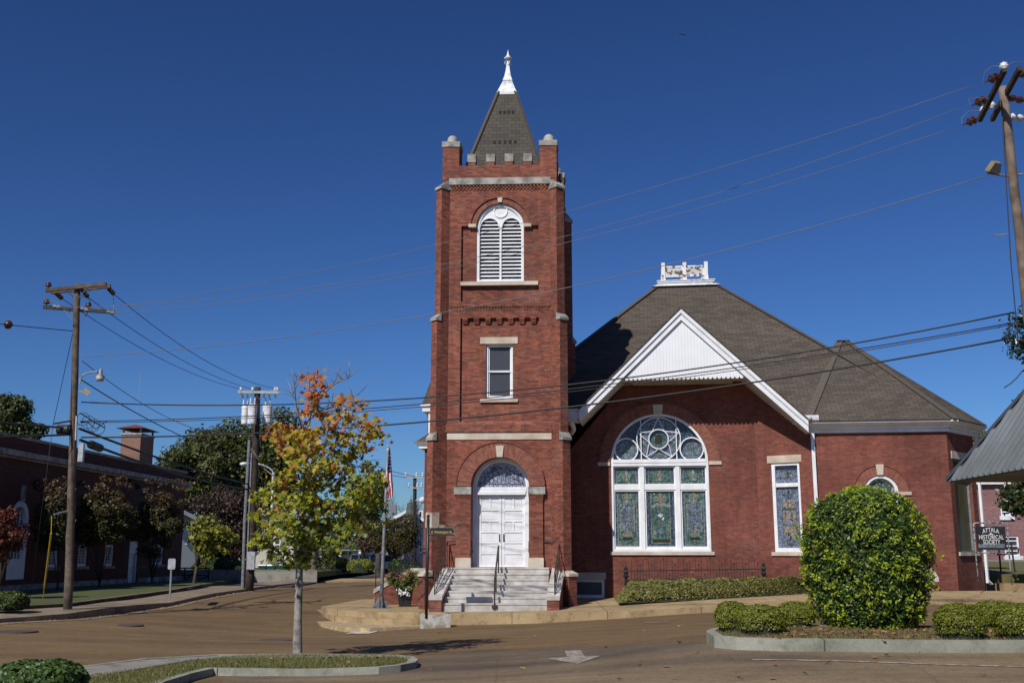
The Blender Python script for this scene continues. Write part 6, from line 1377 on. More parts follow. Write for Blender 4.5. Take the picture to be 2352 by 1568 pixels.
# ------------------------------------------------------------------ vegetation
def unit(v): return v / np.maximum(np.linalg.norm(v, axis=-1, keepdims=True), 1e-9)
SHAPES = {'leaf': np.array([(0, -.5), (.5, -.05), (.32, .25), (0, .5), (-.32, .25), (-.5, -.05)]),
          'quad': np.array([(0, -.5), (.5, 0), (0, .5), (-.5, 0)]),
          'maple': np.array([(0, -.5), (.16, -.2), (.46, -.28), (.38, -.02), (.52, .2), (.24, .18), (.0, .55), (-.24, .18), (-.52, .2), (-.38, -.02), (-.46, -.28), (-.16, -.2)]),
          'blade': np.array([(-.5, 0), (.5, 0), (0, 1.)])}
def leaf_mesh(name, pos, nrm, size, asp, mats, midx=None, parent=None, shape='quad', rng=RNG, tang=None, fold=.12, droop=None):
    n = len(pos); nrm = unit(np.asarray(nrm, float)); r = rng.normal(size=(n, 3)) if tang is None else tang
    t = unit(np.cross(nrm, r) if tang is None else r); b = np.cross(nrm, t)
    S = SHAPES[shape]; k = len(S); size = np.broadcast_to(np.asarray(size, float), (n,))[:, None, None]
    V = pos[:, None] + t[:, None] * (S[None, :, 1:2] * size) + b[:, None] * (S[None, :, 0:1] * size * asp) + nrm[:, None] * (np.abs(S[None, :, 0:1]) * size * fold)
    if parent is not None: V = V - np.array(LOC.get(parent.name, Vector()))
    me = bpy.data.meshes.new(name); me.vertices.add(n * k); me.vertices.foreach_set('co', V.reshape(-1)); me.loops.add(n * k); me.loops.foreach_set('vertex_index', np.arange(n * k, dtype=np.int32))
    me.polygons.add(n); me.polygons.foreach_set('loop_start', np.arange(0, n * k, k, dtype=np.int32)); me.polygons.foreach_set('loop_total', np.full(n, k, dtype=np.int32))
    for m in mats: me.materials.append(m)
    if midx is not None: me.polygons.foreach_set('material_index', np.asarray(midx, dtype=np.int32))
    me.update(); me.validate(); return mesh_obj(name, me, parent)
def in_clumps(C, n, rng=RNG, shell=.55):
    """C: (m, 4) centre + radius; sample n points through the clumps"""
    C = np.asarray(C, float); w_ = C[:, 3] ** 2; i = rng.choice(len(C), n, p=w_ / w_.sum()); d = unit(rng.normal(size=(n, 3))); d[:, 2] *= .8
    r = C[i, 3] * (shell + (1 - shell) * rng.random(n) ** .6) * rng.uniform(.7, 1.12, n); return C[i, :3] + d * r[:, None], d, i
def limbs(q, base, fork, ends, r0, rng, up=.35, mi=0):
    """trunk to fork, tapered limbs from the fork to every end"""
    base, fork = Vector(base), Vector(fork); L = (fork - base).length
    q.tube([base - Vector((0, 0, .3)), base + Vector((0, 0, .02)), base.lerp(fork, .5) + Vector((rng.uniform(-.02, .02) * L, rng.uniform(-.02, .02) * L, 0)), fork], [r0 * 1.35, r0 * 1.15, r0 * .92, r0 * .78], 10, mi)
    for e in ends:
        e = Vector(e[:3]); d = e - fork; m1 = fork + d * .35 + Vector((0, 0, d.length * .08)); m2 = fork + d * .7 + Vector((rng.uniform(-.04, .04) * d.length, rng.uniform(-.04, .04) * d.length, d.length * .05))
        q.tube([fork - Vector((0, 0, r0)), m1, m2, e], [r0 * .5, r0 * .34, r0 * .2, r0 * .06], 6, mi)
BARK = mat('dark_bark', (.075, .058, .045), .95, (.04, .032, .026), 6, bmp=.4, bs_=20)
BARKG = mat('grey_maple_bark', (.34, .31, .27), .9, (.12, .105, .09), 7, bmp=.4, bs_=25, detail=8)
def crown_clumps(cx, cy, rx, ry, Y, n, rng, rmin=.5, rmax=1.2, dep=1.0, power=.5, flat=1.0):
    """clumps filling a crown whose outline in the photo is an ellipse (cx, cy, rx, ry) at distance Y"""
    s_ = Y / FP; out = []; c = at(cx, cy, Y)
    for _ in range(n):
        d = unit(rng.normal(size=3)); r = rng.random() ** power; rad = rng.uniform(rmin, rmax)
        k = np.array([rx * s_ - rad * .7, (rx * s_ - rad * .7) * dep, ry * s_ - rad * .6])
        p = np.array(c) + d * r * np.maximum(k, .1); out.append((*p, rad))
    return np.array(out)
def tree(name, label, cat, base, fork, C, n, size, asp, mats, r0=.15, bark=BARK, shape='quad', group=None, seed=1, midx=None, trans=None, nb=14, up=.3, kindname='crown', shell=.5):
    rng = np.random.default_rng(seed); prg = random.Random(seed); root = thing(name, label, cat, base, group)
    q = MB(); ends = [C[i] for i in rng.choice(len(C), min(nb, len(C)), replace=False)]; limbs(q, base, fork, ends, r0, prg); q.build('trunk', bark, root, True)
    P_, d, i = in_clumps(C, n, rng, shell); nr = d * .7 + rng.normal(size=d.shape) * .55 + np.array([0, 0, up])
    mi = None if midx is None else midx(P_, i, rng, C)
    leaf_mesh(kindname, P_, nr, size * rng.uniform(.65, 1.3, n), asp, mats, mi, root, shape, rng); return root
L_oak = [leafmat('oak_leaves', [(.025, .045, .012), (.05, .075, .018), (.075, .1, .024), (.11, .115, .03)], .25)]
L_oak2 = [leafmat('oak_leaves_olive', [(.045, .06, .014), (.085, .1, .02), (.13, .125, .03), (.15, .11, .03)], .25)]
def gpt(px, py, Y): p = at(px, py, Y); p.z = gz(p.x, p.y); return p
# ---- the autumn maple on the island
rg = np.random.default_rng(11); YT = 21.3
tb_ = ground(683, 1500, .1); YT = tb_.y; mp = lambda x, y, dy=0.: at(x, y, YT + dy)
MPL = thing('maple_tree', 'young maple on the grass island turning green, yellow and orange towards its bare top', 'tree', tb_)
q = MB(); q.tube([tb_ - Vector((0, 0, .2)), tb_, mp(684, 1420), mp(687, 1330), mp(688, 1290), mp(692, 1200, .1), mp(700, 1100, .15), mp(705, 1000, .1), mp(716, 930, .05), mp(722, 880), mp(730, 840)], [.13, .095, .078, .072, .066, .055, .044, .034, .024, .014, .006], 10)
br = [((688, 1285), (668, 1240), (640, 1200), (600, 1190)), ((688, 1292), (660, 1268), (610, 1245), (575, 1252)), ((690, 1250), (720, 1200), (770, 1150), (830, 1110), (868, 1090)), ((692, 1220), (740, 1180), (800, 1160), (850, 1140)), ((694, 1180), (660, 1130), (625, 1090), (600, 1070)),
      ((697, 1140), (730, 1080), (765, 1030), (800, 990), (840, 965), (872, 990)), ((700, 1100), (670, 1050), (645, 1000), (640, 980)), ((702, 1060), (735, 1000), (765, 960), (800, 935), (835, 922)), ((704, 1020), (690, 960), (672, 905), (660, 870)), ((704, 1030), (680, 930), (676, 880), (688, 850)),
      ((712, 950), (735, 910), (770, 880), (800, 868), (820, 850)), ((716, 930), (740, 895), (768, 882), (798, 862)), ((700, 1110), (720, 1050), (735, 1010), (760, 1000)), ((690, 1260), (650, 1290), (625, 1300)), ((691, 1250), (735, 1250), (790, 1230), (830, 1230)), ((696, 1150), (760, 1110), (815, 1075), (850, 1060)), ((694, 1190), (640, 1160), (605, 1140)), ((720, 900), (700, 880), (690, 860)),
      ((716, 930), (750, 940), (790, 920), (825, 905)), ((690, 1270), (720, 1280), (740, 1300), (760, 1310))]
tips = []
for b in br:
    dy = rg.uniform(-1.1, 1.1); pts = [mp(x, y, dy * k / (len(b) - 1)) for k, (x, y) in enumerate(b)]; r0 = .026 if len(b) > 4 else .02
    q.tube(pts, [r0 * (1 - .85 * k / (len(b) - 1)) for k in range(len(b))], 6)
    for k in range(1, len(pts)):
        for _ in range(3):
            a = pts[k - 1].lerp(pts[k], rg.random()); e = a + Vector((rg.normal() * .22, rg.normal() * .22, abs(rg.normal()) * .22 + .05)); q.tube([a, a.lerp(e, .5) + Vector((0, 0, .03)), e], [.008, .005, .002], 4); tips.append(e)
q.build('trunk', BARKG, MPL, True)
# leaf masses: (x, y, radius px, number); colour follows height
blobs = [(720, 885, 16, 75), (705, 905, 14, 55), (738, 870, 12, 45), (728, 925, 20, 90), (700, 945, 14, 45), (745, 900, 10, 22), (725, 960, 18, 75), (790, 905, 12, 20), (808, 925, 14, 36), (830, 930, 14, 50), (770, 940, 16, 50), (755, 960, 18, 60), (650, 985, 18, 70), (640, 1000, 14, 60), (668, 1000, 18, 60), (690, 1000, 20, 95), (720, 1000, 20, 105), (700, 1025, 20, 100), (750, 990, 18, 75),
         (775, 975, 18, 80), (800, 965, 18, 75), (838, 968, 18, 62), (860, 978, 14, 55), (872, 1000, 14, 55), (848, 1000, 16, 60), (815, 1000, 20, 95), (780, 1015, 22, 110), (740, 1030, 22, 120), (700, 1055, 24, 130), (675, 1040, 20, 70), (730, 1070, 26, 170), (770, 1060, 26, 170), (805, 1045, 22, 130), (835, 1030, 16, 60),
         (690, 1090, 26, 160), (730, 1110, 30, 230), (775, 1110, 30, 230), (815, 1090, 26, 150), (850, 1110, 22, 130), (870, 1100, 16, 70), (650, 1110, 22, 95), (620, 1135, 20, 80), (600, 1140, 18, 60), (660, 1150, 28, 200), (700, 1150, 30, 250), (745, 1155, 32, 280), (790, 1150, 30, 230), (830, 1145, 26, 170), (860, 1150, 18, 95), (630, 1180, 24, 130),
         (600, 1200, 18, 55), (660, 1195, 28, 200), (700, 1200, 28, 230), (745, 1205, 30, 260), (785, 1200, 28, 200), (820, 1190, 24, 130), (640, 1220, 22, 110), (672, 1240, 24, 150), (712, 1245, 26, 180), (750, 1250, 26, 180), (790, 1240, 22, 110), (822, 1225, 18, 60), (590, 1245, 16, 55), (608, 1235, 16, 55), (580, 1252, 10, 30), (650, 1265, 18, 70), (690, 1275, 20, 90), (650, 1290, 14, 45), (730, 1285, 20, 90), (765, 1280, 16, 60), (630, 1010, 10, 25), (628, 1275, 12, 30), (840, 1065, 14, 40), (880, 1010, 8, 16)]
P_ = []; mi = []; s_ = YT / FP
for x, y, r, n in blobs:
    n = int(n * .85); n = int(n * (.75 if y < 1000 else .82)); c = mp(x, y, rg.normal() * .6); nk = max(2, n // 13); kc = rg.normal(size=(nk, 3)) * np.array([r * s_ * .62, .34, r * s_ * .45]); d = kc[rg.integers(0, nk, n)] + rg.normal(size=(n, 3)) * np.array([.085, .085, .06]); P_.append(np.array(c) + d)
    f_ = (y - 880) / 400 + rg.normal(size=n) * .13 + (x - 720) / 1500
    red = np.where(f_ < .2, 0, np.where(f_ < .42, 1, np.where(f_ < .85, 2, 3))); loc = rg.random(n); red = np.where((loc < .06) & (f_ < .7), 0, red); red = np.where((loc > .75) & (f_ > .3), np.minimum(red + 1, 3), red); mi.append(red)
P_ = np.concatenate(P_); mi = np.concatenate(mi)
ML = [leafmat('maple_orange', [(.4, .09, .025), (.55, .16, .04), (.48, .2, .05)], .4), leafmat('maple_gold', [(.52, .25, .04), (.48, .32, .04), (.38, .33, .035)], .4), leafmat('maple_yellow_green', [(.44, .38, .03), (.32, .33, .025), (.2, .24, .02)], .4), leafmat('maple_green', [(.2, .22, .02), (.1, .14, .015), (.06, .1, .012), (.3, .29, .025)], .35)]
leaf_mesh('crown', P_, rg.normal(size=P_.shape) * .6 + np.array([-.3, -.55, .6]), .118 * rg.uniform(.6, 1.2, len(P_)), .95, ML, mi, MPL, 'maple', rg)
# ---- big clipped holly bush on the verge
bb = ground(1990, 1449, .15); YH = bb.y + .9; bb.y = YH; bb.x = at(1990, 1300, YH).x; bb.z = gz(bb.x, YH) + .12; rg = np.random.default_rng(5)
HB = thing('holly_bush', 'very large rounded glossy green bush in front of the right wing', 'bush', bb); H = at(1990, 1123, YH).z - bb.z; RW = 139 * YH / FP
prof_h = [0, .04, .12, .3, .5, .68, .8, .9, .96, 1]; prof_r = [.66, .76, .86, .96, 1., .97, .88, .68, .46, .12]
def bushpts(n, lo, hi):
    h = rg.random(n * 3); h = h[rg.random(n * 3) < np.interp(h, prof_h, prof_r)][:n]; a = rg.random(len(h)) * 2 * np.pi
    top = rg.random(len(h)) < .12; h = np.where(top, 1 - rg.random(len(h)) ** 2 * .16, h)
    lump = 1 + .05 * np.sin(a * 5 + h * 9) * np.cos(h * 14 + a * 3) + .035 * np.sin(a * 11 - h * 23); r = np.interp(h, prof_h, prof_r) * lump * rg.uniform(lo, hi, len(h))
    x, y = np.cos(a) * r * RW, np.sin(a) * r * RW; z = h * H
    nr = np.stack([np.cos(a), np.sin(a), np.where(h > .75, (h - .7) * 4, -.1 + .5 * (h - .2))], 1); return np.stack([x, y, z], 1) + np.array(bb), nr, a, h
P1, n1, a1, h1 = bushpts(23000, .86, 1.0); Pc, nc, ac, hc = bushpts(1500, .97, 1.06)
nz = np.sin(ac * 7 + hc * 11) + np.sin(ac * 13 - hc * 17 + 1) + np.sin(hc * 29 + ac * 3) + rg.normal(size=len(ac)) * .8; sel = nz > .2; Pc, nc = Pc[sel], unit(nc[sel])
K_ = 9; dirs = unit(nc[:, None] * .9 + rg.normal(size=(len(Pc), K_, 3)) * .75 + np.array([0, 0, .35])); Ls = rg.uniform(.02, .075, (len(Pc), K_, 1))
P2 = (Pc[:, None] + dirs * Ls).reshape(-1, 3); T2 = dirs.reshape(-1, 3)
n2 = np.cross(T2, rg.normal(size=T2.shape)) + np.array([-.15, -.25, .5])
HL_ = [leafmat('holly_dark', [(.02, .048, .009), (.05, .1, .016), (.11, .17, .022)], .18, .4, .35), leafmat('holly_new', [(.3, .38, .025), (.4, .46, .04), (.22, .31, .022)], .3, .45, .3)]
PP = np.concatenate([P1, P2]); NN = np.concatenate([n1, n2]) * .8 + rg.normal(size=PP.shape) * .6 + np.array([0, 0, .45]); MI = np.concatenate([(rg.random(len(P1)) < .12).astype(int), np.ones(len(P2), int)])
leaf_mesh('foliage', PP, NN, .07 * rg.uniform(.6, 1.25, len(PP)), .42, HL_, MI, HB, 'leaf', rg)
q = MB(); q.lathe(bb, [(.01, .1)] + [(RW * r * .8, H * h * .96 + .06) for h, r in zip(prof_h, prof_r)] + [(.01, H * .96)], 24); q.build('dark_core', mat('bush_inside', (.012, .02, .006), .95), HB, True)  # solid dark core added inside the foliage to block light
q = MB()
for k in range(7): an = k * .9; q.tube([bb + Vector((.25 * math.cos(an), .25 * math.sin(an), -.1)), bb + Vector((.6 * math.cos(an), .6 * math.sin(an), .35))], [.035, .02], 6)
q.build('stems', BARK, HB)
# ---- low clipped shrubs
BX = [leafmat('box_leaves', [(.05, .075, .009), (.14, .18, .018), (.27, .28, .028), (.14, .12, .022)], .25)]
def box_shrub(label, c, rx, ry, h, seed, group, name='clipped_shrub', n=11000, ls=.032, mats=BX, kind='shrub'):
    rng = np.random.default_rng(seed); root = thing(name, label, kind, c, group); d = unit(rng.normal(size=(n, 3))); d[:, 2] = np.abs(d[:, 2]) * 1.0 - (rng.random(n) < .3) * .35; d = unit(d)
    e = np.sign(d) * np.abs(d) ** .8; lump = 1 + .05 * np.sin(d[:, 0] * 9 + seed) * np.cos(d[:, 1] * 8 + d[:, 2] * 7); r = rng.uniform(.84, 1.02, n) * lump
    P_ = np.stack([e[:, 0] * rx * r, e[:, 1] * ry * r, np.maximum(.03, h * .42 + e[:, 2] * h * .58 * r)], 1) + np.array(c)
    leaf_mesh('foliage', P_, d + rng.normal(size=d.shape) * .55 + np.array([0, 0, .3]), ls * rng.uniform(.6, 1.3, n), .7, mats, None, root, 'quad', rng)
    q = MB(); m = 8; q.lathe(Vector(c), [(rx * .8, .02)] + [(rx * .86 * math.cos(t) ** .8 + .001, h * .42 + h * .52 * math.sin(t)) for t in [math.pi / 2 * i / m for i in range(m + 1)]], 18)
    o = q.build('dark_core', bpy.data.materials.get('bush_inside'), root, True)  # added dark filler inside the shrub, stops light passing between leaves
    return root
GS_ = 'clipped shrubs on the verge'
for lb, x, yb, wpx, hpx, dy, sd_ in (('clipped shrub at the rounded end of the kerbed verge, left behind another', 1683, 1453, 37, 66, .55, 1), ('clipped shrub nearest the kerb in the group left of the big bush', 1749, 1457, 53, 64, .2, 2), ('clipped shrub touching the left side of the big bush', 1829, 1444, 41, 56, .95, 3),
                                    ('clipped shrub first to the right of the big bush', 2208, 1469, 55, 77, .25, 4), ('clipped shrub at the back of the group right of the big bush', 2285, 1447, 48, 60, 1.0, 5), ('clipped shrub cut by the right edge of the photo', 2345, 1470, 56, 78, .3, 6)):
    p = ground(x, yb, .15); p.y += dy * .4; p.x = at(x, yb, p.y).x; p.z = gz(p.x, p.y) + .15; s_ = p.y / FP; box_shrub(lb, p, wpx * s_, wpx * s_ * .95, hpx * s_ * 1.0, sd_, GS_)
# bottom-left corner shrub with larger leaves
p = ground(80, 1600, .1); s_ = p.y / FP; box_shrub('dark leafy shrub in the bottom left corner of the photo', p, 100 * s_, 100 * s_, 76 * s_, 9, None, 'corner_shrub', 9000, .07, [leafmat('laurel_leaves', [(.025, .055, .012), (.055, .1, .02), (.1, .15, .035)], .15, .45, .3)])
p = onz(18, 1402, .3); p.z = .3; s_ = p.y / FP; box_shrub('green shrub on the shaded lawn at the left edge', p, 40 * s_, 40 * s_, 42 * s_, 10, None, 'garden_shrub', 5000, .1, [leafmat('garden_leaves', [(.02, .04, .006), (.06, .09, .015), (.1, .13, .025)], .2)])
# ---- ivy bank below the fence
rg = np.random.default_rng(21); n = 26000
fA, fB = onz(1422, 1384, .38), onz(1866, 1366, .55); wA, wB = hp(hu(1412, 1360), 0, .35), FB.P(.4, 0, .3)
u_, v_ = rg.random(n), rg.random(n); fr_ = np.array(fA)[None] * (1 - u_[:, None]) + np.array(fB)[None] * u_[:, None]; bk_ = np.array(wA)[None] * (1 - u_[:, None]) + np.array(wB)[None] * u_[:, None]
P_ = fr_ * (1 - v_[:, None]) + bk_ * v_[:, None]; edge = np.minimum(1, np.minimum(u_ * 14, 1)) ; hh = .6 * np.minimum(1, (v_ * 3.2)) ** .5 * edge * (1 + .05 * np.sin(u_ * 40) + .05 * np.sin(u_ * 90 + v_ * 9))
P_[:, 2] = np.interp(u_, [0, 1], [.36, .55]) + .02 + hh * rg.uniform(.86, 1.05, n)
IVY = [leafmat('ivy_leaves', [(.08, .1, .02), (.17, .19, .04), (.28, .27, .08), (.2, .12, .05)], .25)]
o = leaf_mesh('ivy_bank', P_, rg.normal(size=P_.shape) * .6 + np.array([0, -.35, .9]), .075 * rg.uniform(.6, 1.3, n), .85, IVY, None, None, 'leaf', rg); tag(o, 'low dense ivy bank along the church wall under the iron fence', 'ivy', None, 'stuff')
q = MB(); K = 24
for k in range(K):
    for j in range(6):
        def G_(a, b):
            u, v = a / K, b / 6; p = Vector(fA).lerp(Vector(fB), u).lerp(Vector(wA).lerp(Vector(wB), u), v); p.z = .36 + .19 * u + .6 * min(1, v * 3.2) ** .5 * min(1, u * 14); return p
        q.face([G_(k, j), G_(k + 1, j), G_(k + 1, j + 1), G_(k, j + 1)])
o = q.build('ivy_underlay', mat('ivy_shade', (.03, .035, .012), .95), None, True); o['kind'] = 'structure'  # sheet under the leaves, shade between them put into its dark colour
# ---- iron fence in front of the wall
FFd = 1.0; g0 = HL.px(1437.6, 1310, FFd); g1 = HL.px(1754, 1310, FFd); zf0, zf1 = HL.z(1600, 1332, FFd), HL.z(1600, 1311, FFd)
FN = thing('iron_fence', 'low black ornamental iron fence with hooped rods above the ivy bank', 'fence', hp(g0[0], zf0 - .4, FFd)); PT = lambda u, z: hp(u, z, FFd); s_ = 40 / FP
for u, zt_ in ((g0[0], HL.z(1437, 1297, FFd)), (g1[0], HL.z(1754, 1286, FFd))):
    q = MB(); z0 = zf0 - .45; hgt = zt_ - z0; q.lathe(PT(u, z0), [(.09, 0), (.09, .12), (.06, .16), (.055, hgt * .55), (.1, hgt * .58), (.1, hgt * .62), (.06, hgt * .66), (.085, hgt * .75), (.05, hgt * .82), (.07, hgt * .88), (.02, hgt * .95), (.005, hgt)], 10); q.build('post', M['black'], FN)
for z in (zf0, zf1):
    q = MB(); q.bar(PT(g0[0], z), PT(g1[0], z + .08), .022, .035); q.build('rail', M['black'], FN)
n = 11; wd = (g1[0] - g0[0] - .3) / n
for k in range(n):
    u = g0[0] + .2 + wd * k; hw = wd * .26; dz = .08 * (k / n); zt_ = zf1 + .42 + dz
    q = MB(); q.tube([PT(u, zf0 - .35 + dz)] + [PT(u + hw - hw * math.cos(t), zt_ - hw + hw * 1.2 * math.sin(t)) for t in [math.pi * i / 10 for i in range(11)]] + [PT(u + 2 * hw, zf0 - .35 + dz)], .0105, 5); q.build('hoop', M['iron'], FN)
    for uu, top, tall in ((u + hw, zf0 + .2, 0), (u + hw * 2 + (wd - 2 * hw) / 2, zf1 + (.45 if k in (2, 6) else .22), 1)):
        q = MB(); q.tube([PT(uu, zf0 - .35 + dz), PT(uu, top + dz - .06)], .0105, 5); q.lathe(PT(uu, top + dz - .06), [(.012, 0), (.03, .03), (.028, .05), (.004, .1)], 6); q.build('picket', M['iron'], FN)
q = MB()
for k in range(7): q.tube([hp(g1[0] + .02, zf0 - .4, FFd - .12 - k * .13), hp(g1[0] + .02, zf1 + .25, FFd - .12 - k * .13)], .011, 5)
q.bar(hp(g1[0], zf1, FFd), hp(g1[0], zf1, .05), .022, .03); q.build('return_panel', M['iron'], FN)
# ---- planter flowers
rg = np.random.default_rng(31); C = []; s_ = YP / FP
for _ in range(46): C.append((*at(rg.uniform(893, 968), 1329 + rg.normal() * 8, YP - .1 + rg.normal() * .22), .16))
for _ in range(14): C.append((*at(rg.uniform(908, 950), rg.uniform(1335, 1352), YP - .25 + rg.normal() * .1), .12))
for _ in range(10): C.append((*at(rg.uniform(915, 938), rg.uniform(1348, 1366), YP - .32), .08))
C = np.array(C); P_, d, i = in_clumps(C, 7000, rg, .2); leaf_mesh('foliage', P_, d + rg.normal(size=d.shape) * .6 + np.array([0, -.3, .4]), .06 * rg.uniform(.6, 1.3, len(P_)), .5, [leafmat('bedding_leaves', [(.05, .1, .012), (.12, .19, .025), (.2, .24, .04), (.07, .1, .02)], .25)], None, PL, 'leaf', rg)
Cf = C[:46]; P_, d, i = in_clumps(Cf, 300, rg, .8); k_ = P_[:, 2] > np.median(P_[:, 2]) - .05; _fl = leaf_mesh('pink_blossom', P_[k_] + np.array([0, -.04, .03]), d[k_] + np.array([0, -.8, .6]), .06, .9, [leafmat('pink_petals', [(.3, .03, .07), (.4, .07, .13)], .2)], None, PL, 'leaf', rg)
P_, d, i = in_clumps(C[60:], 75, rg, .8); _fw = leaf_mesh('white_blossom', P_ + np.array([0, -.05, 0]), d + np.array([0, -1, .3]), .055, 1., [leafmat('white_petals', [(.7, .7, .7), (.8, .8, .8)], .1)], None, PL, 'leaf', rg)
_fl['kind'] = 'stuff'; _fw['kind'] = 'stuff'
# ---- grass blades on the two islands
def blades(name, poly, n, h, cols, hk, seed, label):
    rng = np.random.default_rng(seed); xs = [p.x for p in poly]; ys = [p.y for p in poly]; X = rng.uniform(min(xs), max(xs), n * 4); Yv = rng.uniform(min(ys), max(ys), n * 4); ins_ = np.zeros(len(X), bool); j = len(poly) - 1
    for i in range(len(poly)):
        xi, yi, xj, yj = xs[i], ys[i], xs[j], ys[j]; ins_ ^= ((yi > Yv) != (yj > Yv)) & (X < (xj - xi) * (Yv - yi) / (yj - yi + 1e-12) + xi); j = i
    X, Yv = X[ins_][:n], Yv[ins_][:n]; pos = np.stack([X, Yv, GZ(X, Yv) + hk - .03], 1); m = len(pos); a = rng.random(m) * 6.28
    t = unit(np.stack([rng.normal(size=m) * .45, rng.normal(size=m) * .45, np.ones(m)], 1)); nr = np.stack([np.cos(a), np.sin(a), np.zeros(m)], 1); nr = nr - t * (nr * t).sum(1, keepdims=True)
    o = leaf_mesh(name, pos, nr, h * rng.uniform(.4, 1.2, m), .16, [leafmat(name + '_blades', cols, .25)], None, None, 'blade', rng, t, 0.); tag(o, label, 'grass', None, 'stuff')
GP = [p for p in ins_l if True]
path_x = None
blades('island_grass', [ground(x, y, .1) for x, y in ((205, 1552), (340, 1534), (450, 1515), (560, 1506), (690, 1504), (900, 1505), (940, 1508), (950, 1513), (915, 1524), (870, 1528), (700, 1533), (490, 1530), (430, 1545), (330, 1585), (150, 1585))], 26000, .07, [(.08, .11, .02), (.14, .16, .035), (.27, .22, .1), (.17, .16, .05)], .12, 41, 'short mixed green and dry grass on the maple island')
blades('verge_grass', ins_r, 30000, .06, [(.08, .08, .02), (.2, .15, .07), (.28, .21, .11), (.12, .1, .04)], .19, 42, 'dry straw coloured grass on the kerbed verge')
# ---- fallen leaves
LM = [leafmat('fallen_leaf_brown', [(.22, .09, .035), (.3, .15, .06)], 0), leafmat('fallen_leaf_tan', [(.38, .24, .1), (.3, .2, .09)], 0)]
protos = []
prg = random.Random(8)
spots = [(1420, 1560), (1530, 1534), (1775, 1584 - 5), (1548, 1597 - 30), (1378, 1553), (1468, 1531), (1780, 1530), (1900, 1526), (1390, 1489), (1345, 1480), (1560, 1478), (1600, 1531 - 30), (2010, 1513), (2062, 1491), (1890, 1490), (1930, 1493), (1995, 1490), (2045, 1492), (2150, 1495), (2330, 1490), (2260, 1555), (2040, 1508), (700, 1560 - 8), (545, 1545), (570, 1550), (525, 1541), (640, 1543), (480, 1549), (990, 1541), (620, 1516), (650, 1512), (700, 1509), (728, 1520), (760, 1514), (585, 1522), (540, 1528), (868, 1514), (690, 1496), (470, 1518), (800, 1523), (1100, 1555), (1200, 1538), (1700, 1560), (1850, 1550), (1120, 1475), (1230, 1462), (1480, 1450), (1560, 1440), (1010, 1456)]
for k, (x, y) in enumerate(spots):
    isl = (x < 935 and 1504 < y < 1531); p = ground(x, min(y, 1562), .12 if isl else 0); p.z = gz(p.x, p.y) + (.15 if isl else .03); a = prg.random() * 6.28; s_ = prg.uniform(.07, .13)
    t = np.array([[math.cos(a), math.sin(a), prg.uniform(-.2, .4)]]); nn = np.array([[prg.uniform(-.3, .3), prg.uniform(-.3, .3), 1.]]); nn = nn - t * (nn * t).sum()
    o = leaf_mesh('fallen_leaf', np.zeros((1, 3)), nn, [s_], .9, [LM[k % 2]], None, None, 'maple', RNG, t, .25); o.location = p; tag(o, 'dry brown leaf lying on the grass island' if isl else 'dry brown leaf lying on the asphalt', 'leaf', 'fallen leaves on the grass' if isl else 'fallen leaves on the asphalt')

# ---- leaf litter in the west gutter and under the shrubs of the verge
rl = np.random.default_rng(55); pts_ = []
for a, b in zip(W0[:-1], W0[1:]):
    k = int((b - a).length * 9); t = rl.random(k); pts_.append(np.stack([a.x + (b.x - a.x) * t + .06 + np.abs(rl.normal(size=k)) * .22, a.y + (b.y - a.y) * t, np.zeros(k)], 1))
pts_ = np.concatenate(pts_); pts_[:, 2] = GZ(pts_[:, 0], pts_[:, 1]) + .03
o = leaf_mesh('leaf_litter', pts_, rl.normal(size=pts_.shape) * .25 + np.array([0, 0, 1]), .09 * rl.uniform(.4, 1.2, len(pts_)), .8, LM, (rl.random(len(pts_)) < .5).astype(int), None, 'maple', rl); tag(o, 'dry leaf litter along the west kerb of the street', 'leaf litter', None, 'stuff')
xs_ = np.concatenate([rl.uniform(ins_r[0].x, 9., 700)]); c_ = [ground(x, 1458, .15) for x in (1700, 2300)]
ys_ = np.interp(xs_, [c_[0].x, c_[1].x], [c_[0].y, c_[1].y]) + rl.normal(size=len(xs_)) * .5; y0_ = min(p.y for p in ins_r) + .08; ys_ = np.maximum(ys_, y0_)
q_ = np.stack([xs_, ys_, GZ(xs_, ys_) + .19], 1); keep = (ys_ < max(p.y for p in ins_r) - .1) & (xs_ > min(p.x for p in ins_r) + .5)
o = leaf_mesh('verge_litter', q_[keep], rl.normal(size=(keep.sum(), 3)) * .35 + np.array([0, 0, 1]), .07 * rl.uniform(.5, 1.3, keep.sum()), .8, LM, (rl.random(keep.sum()) < .5).astype(int), None, 'maple', rl); tag(o, 'dry leaves scattered under the shrubs of the verge', 'leaf litter', None, 'stuff')
# ------------------------------------------------------------------ trees and houses in the distance
rng_ = np.random.default_rng(77)
def two(k): return lambda P_, i, r, C: (r.random(len(P_)) < k).astype(int)
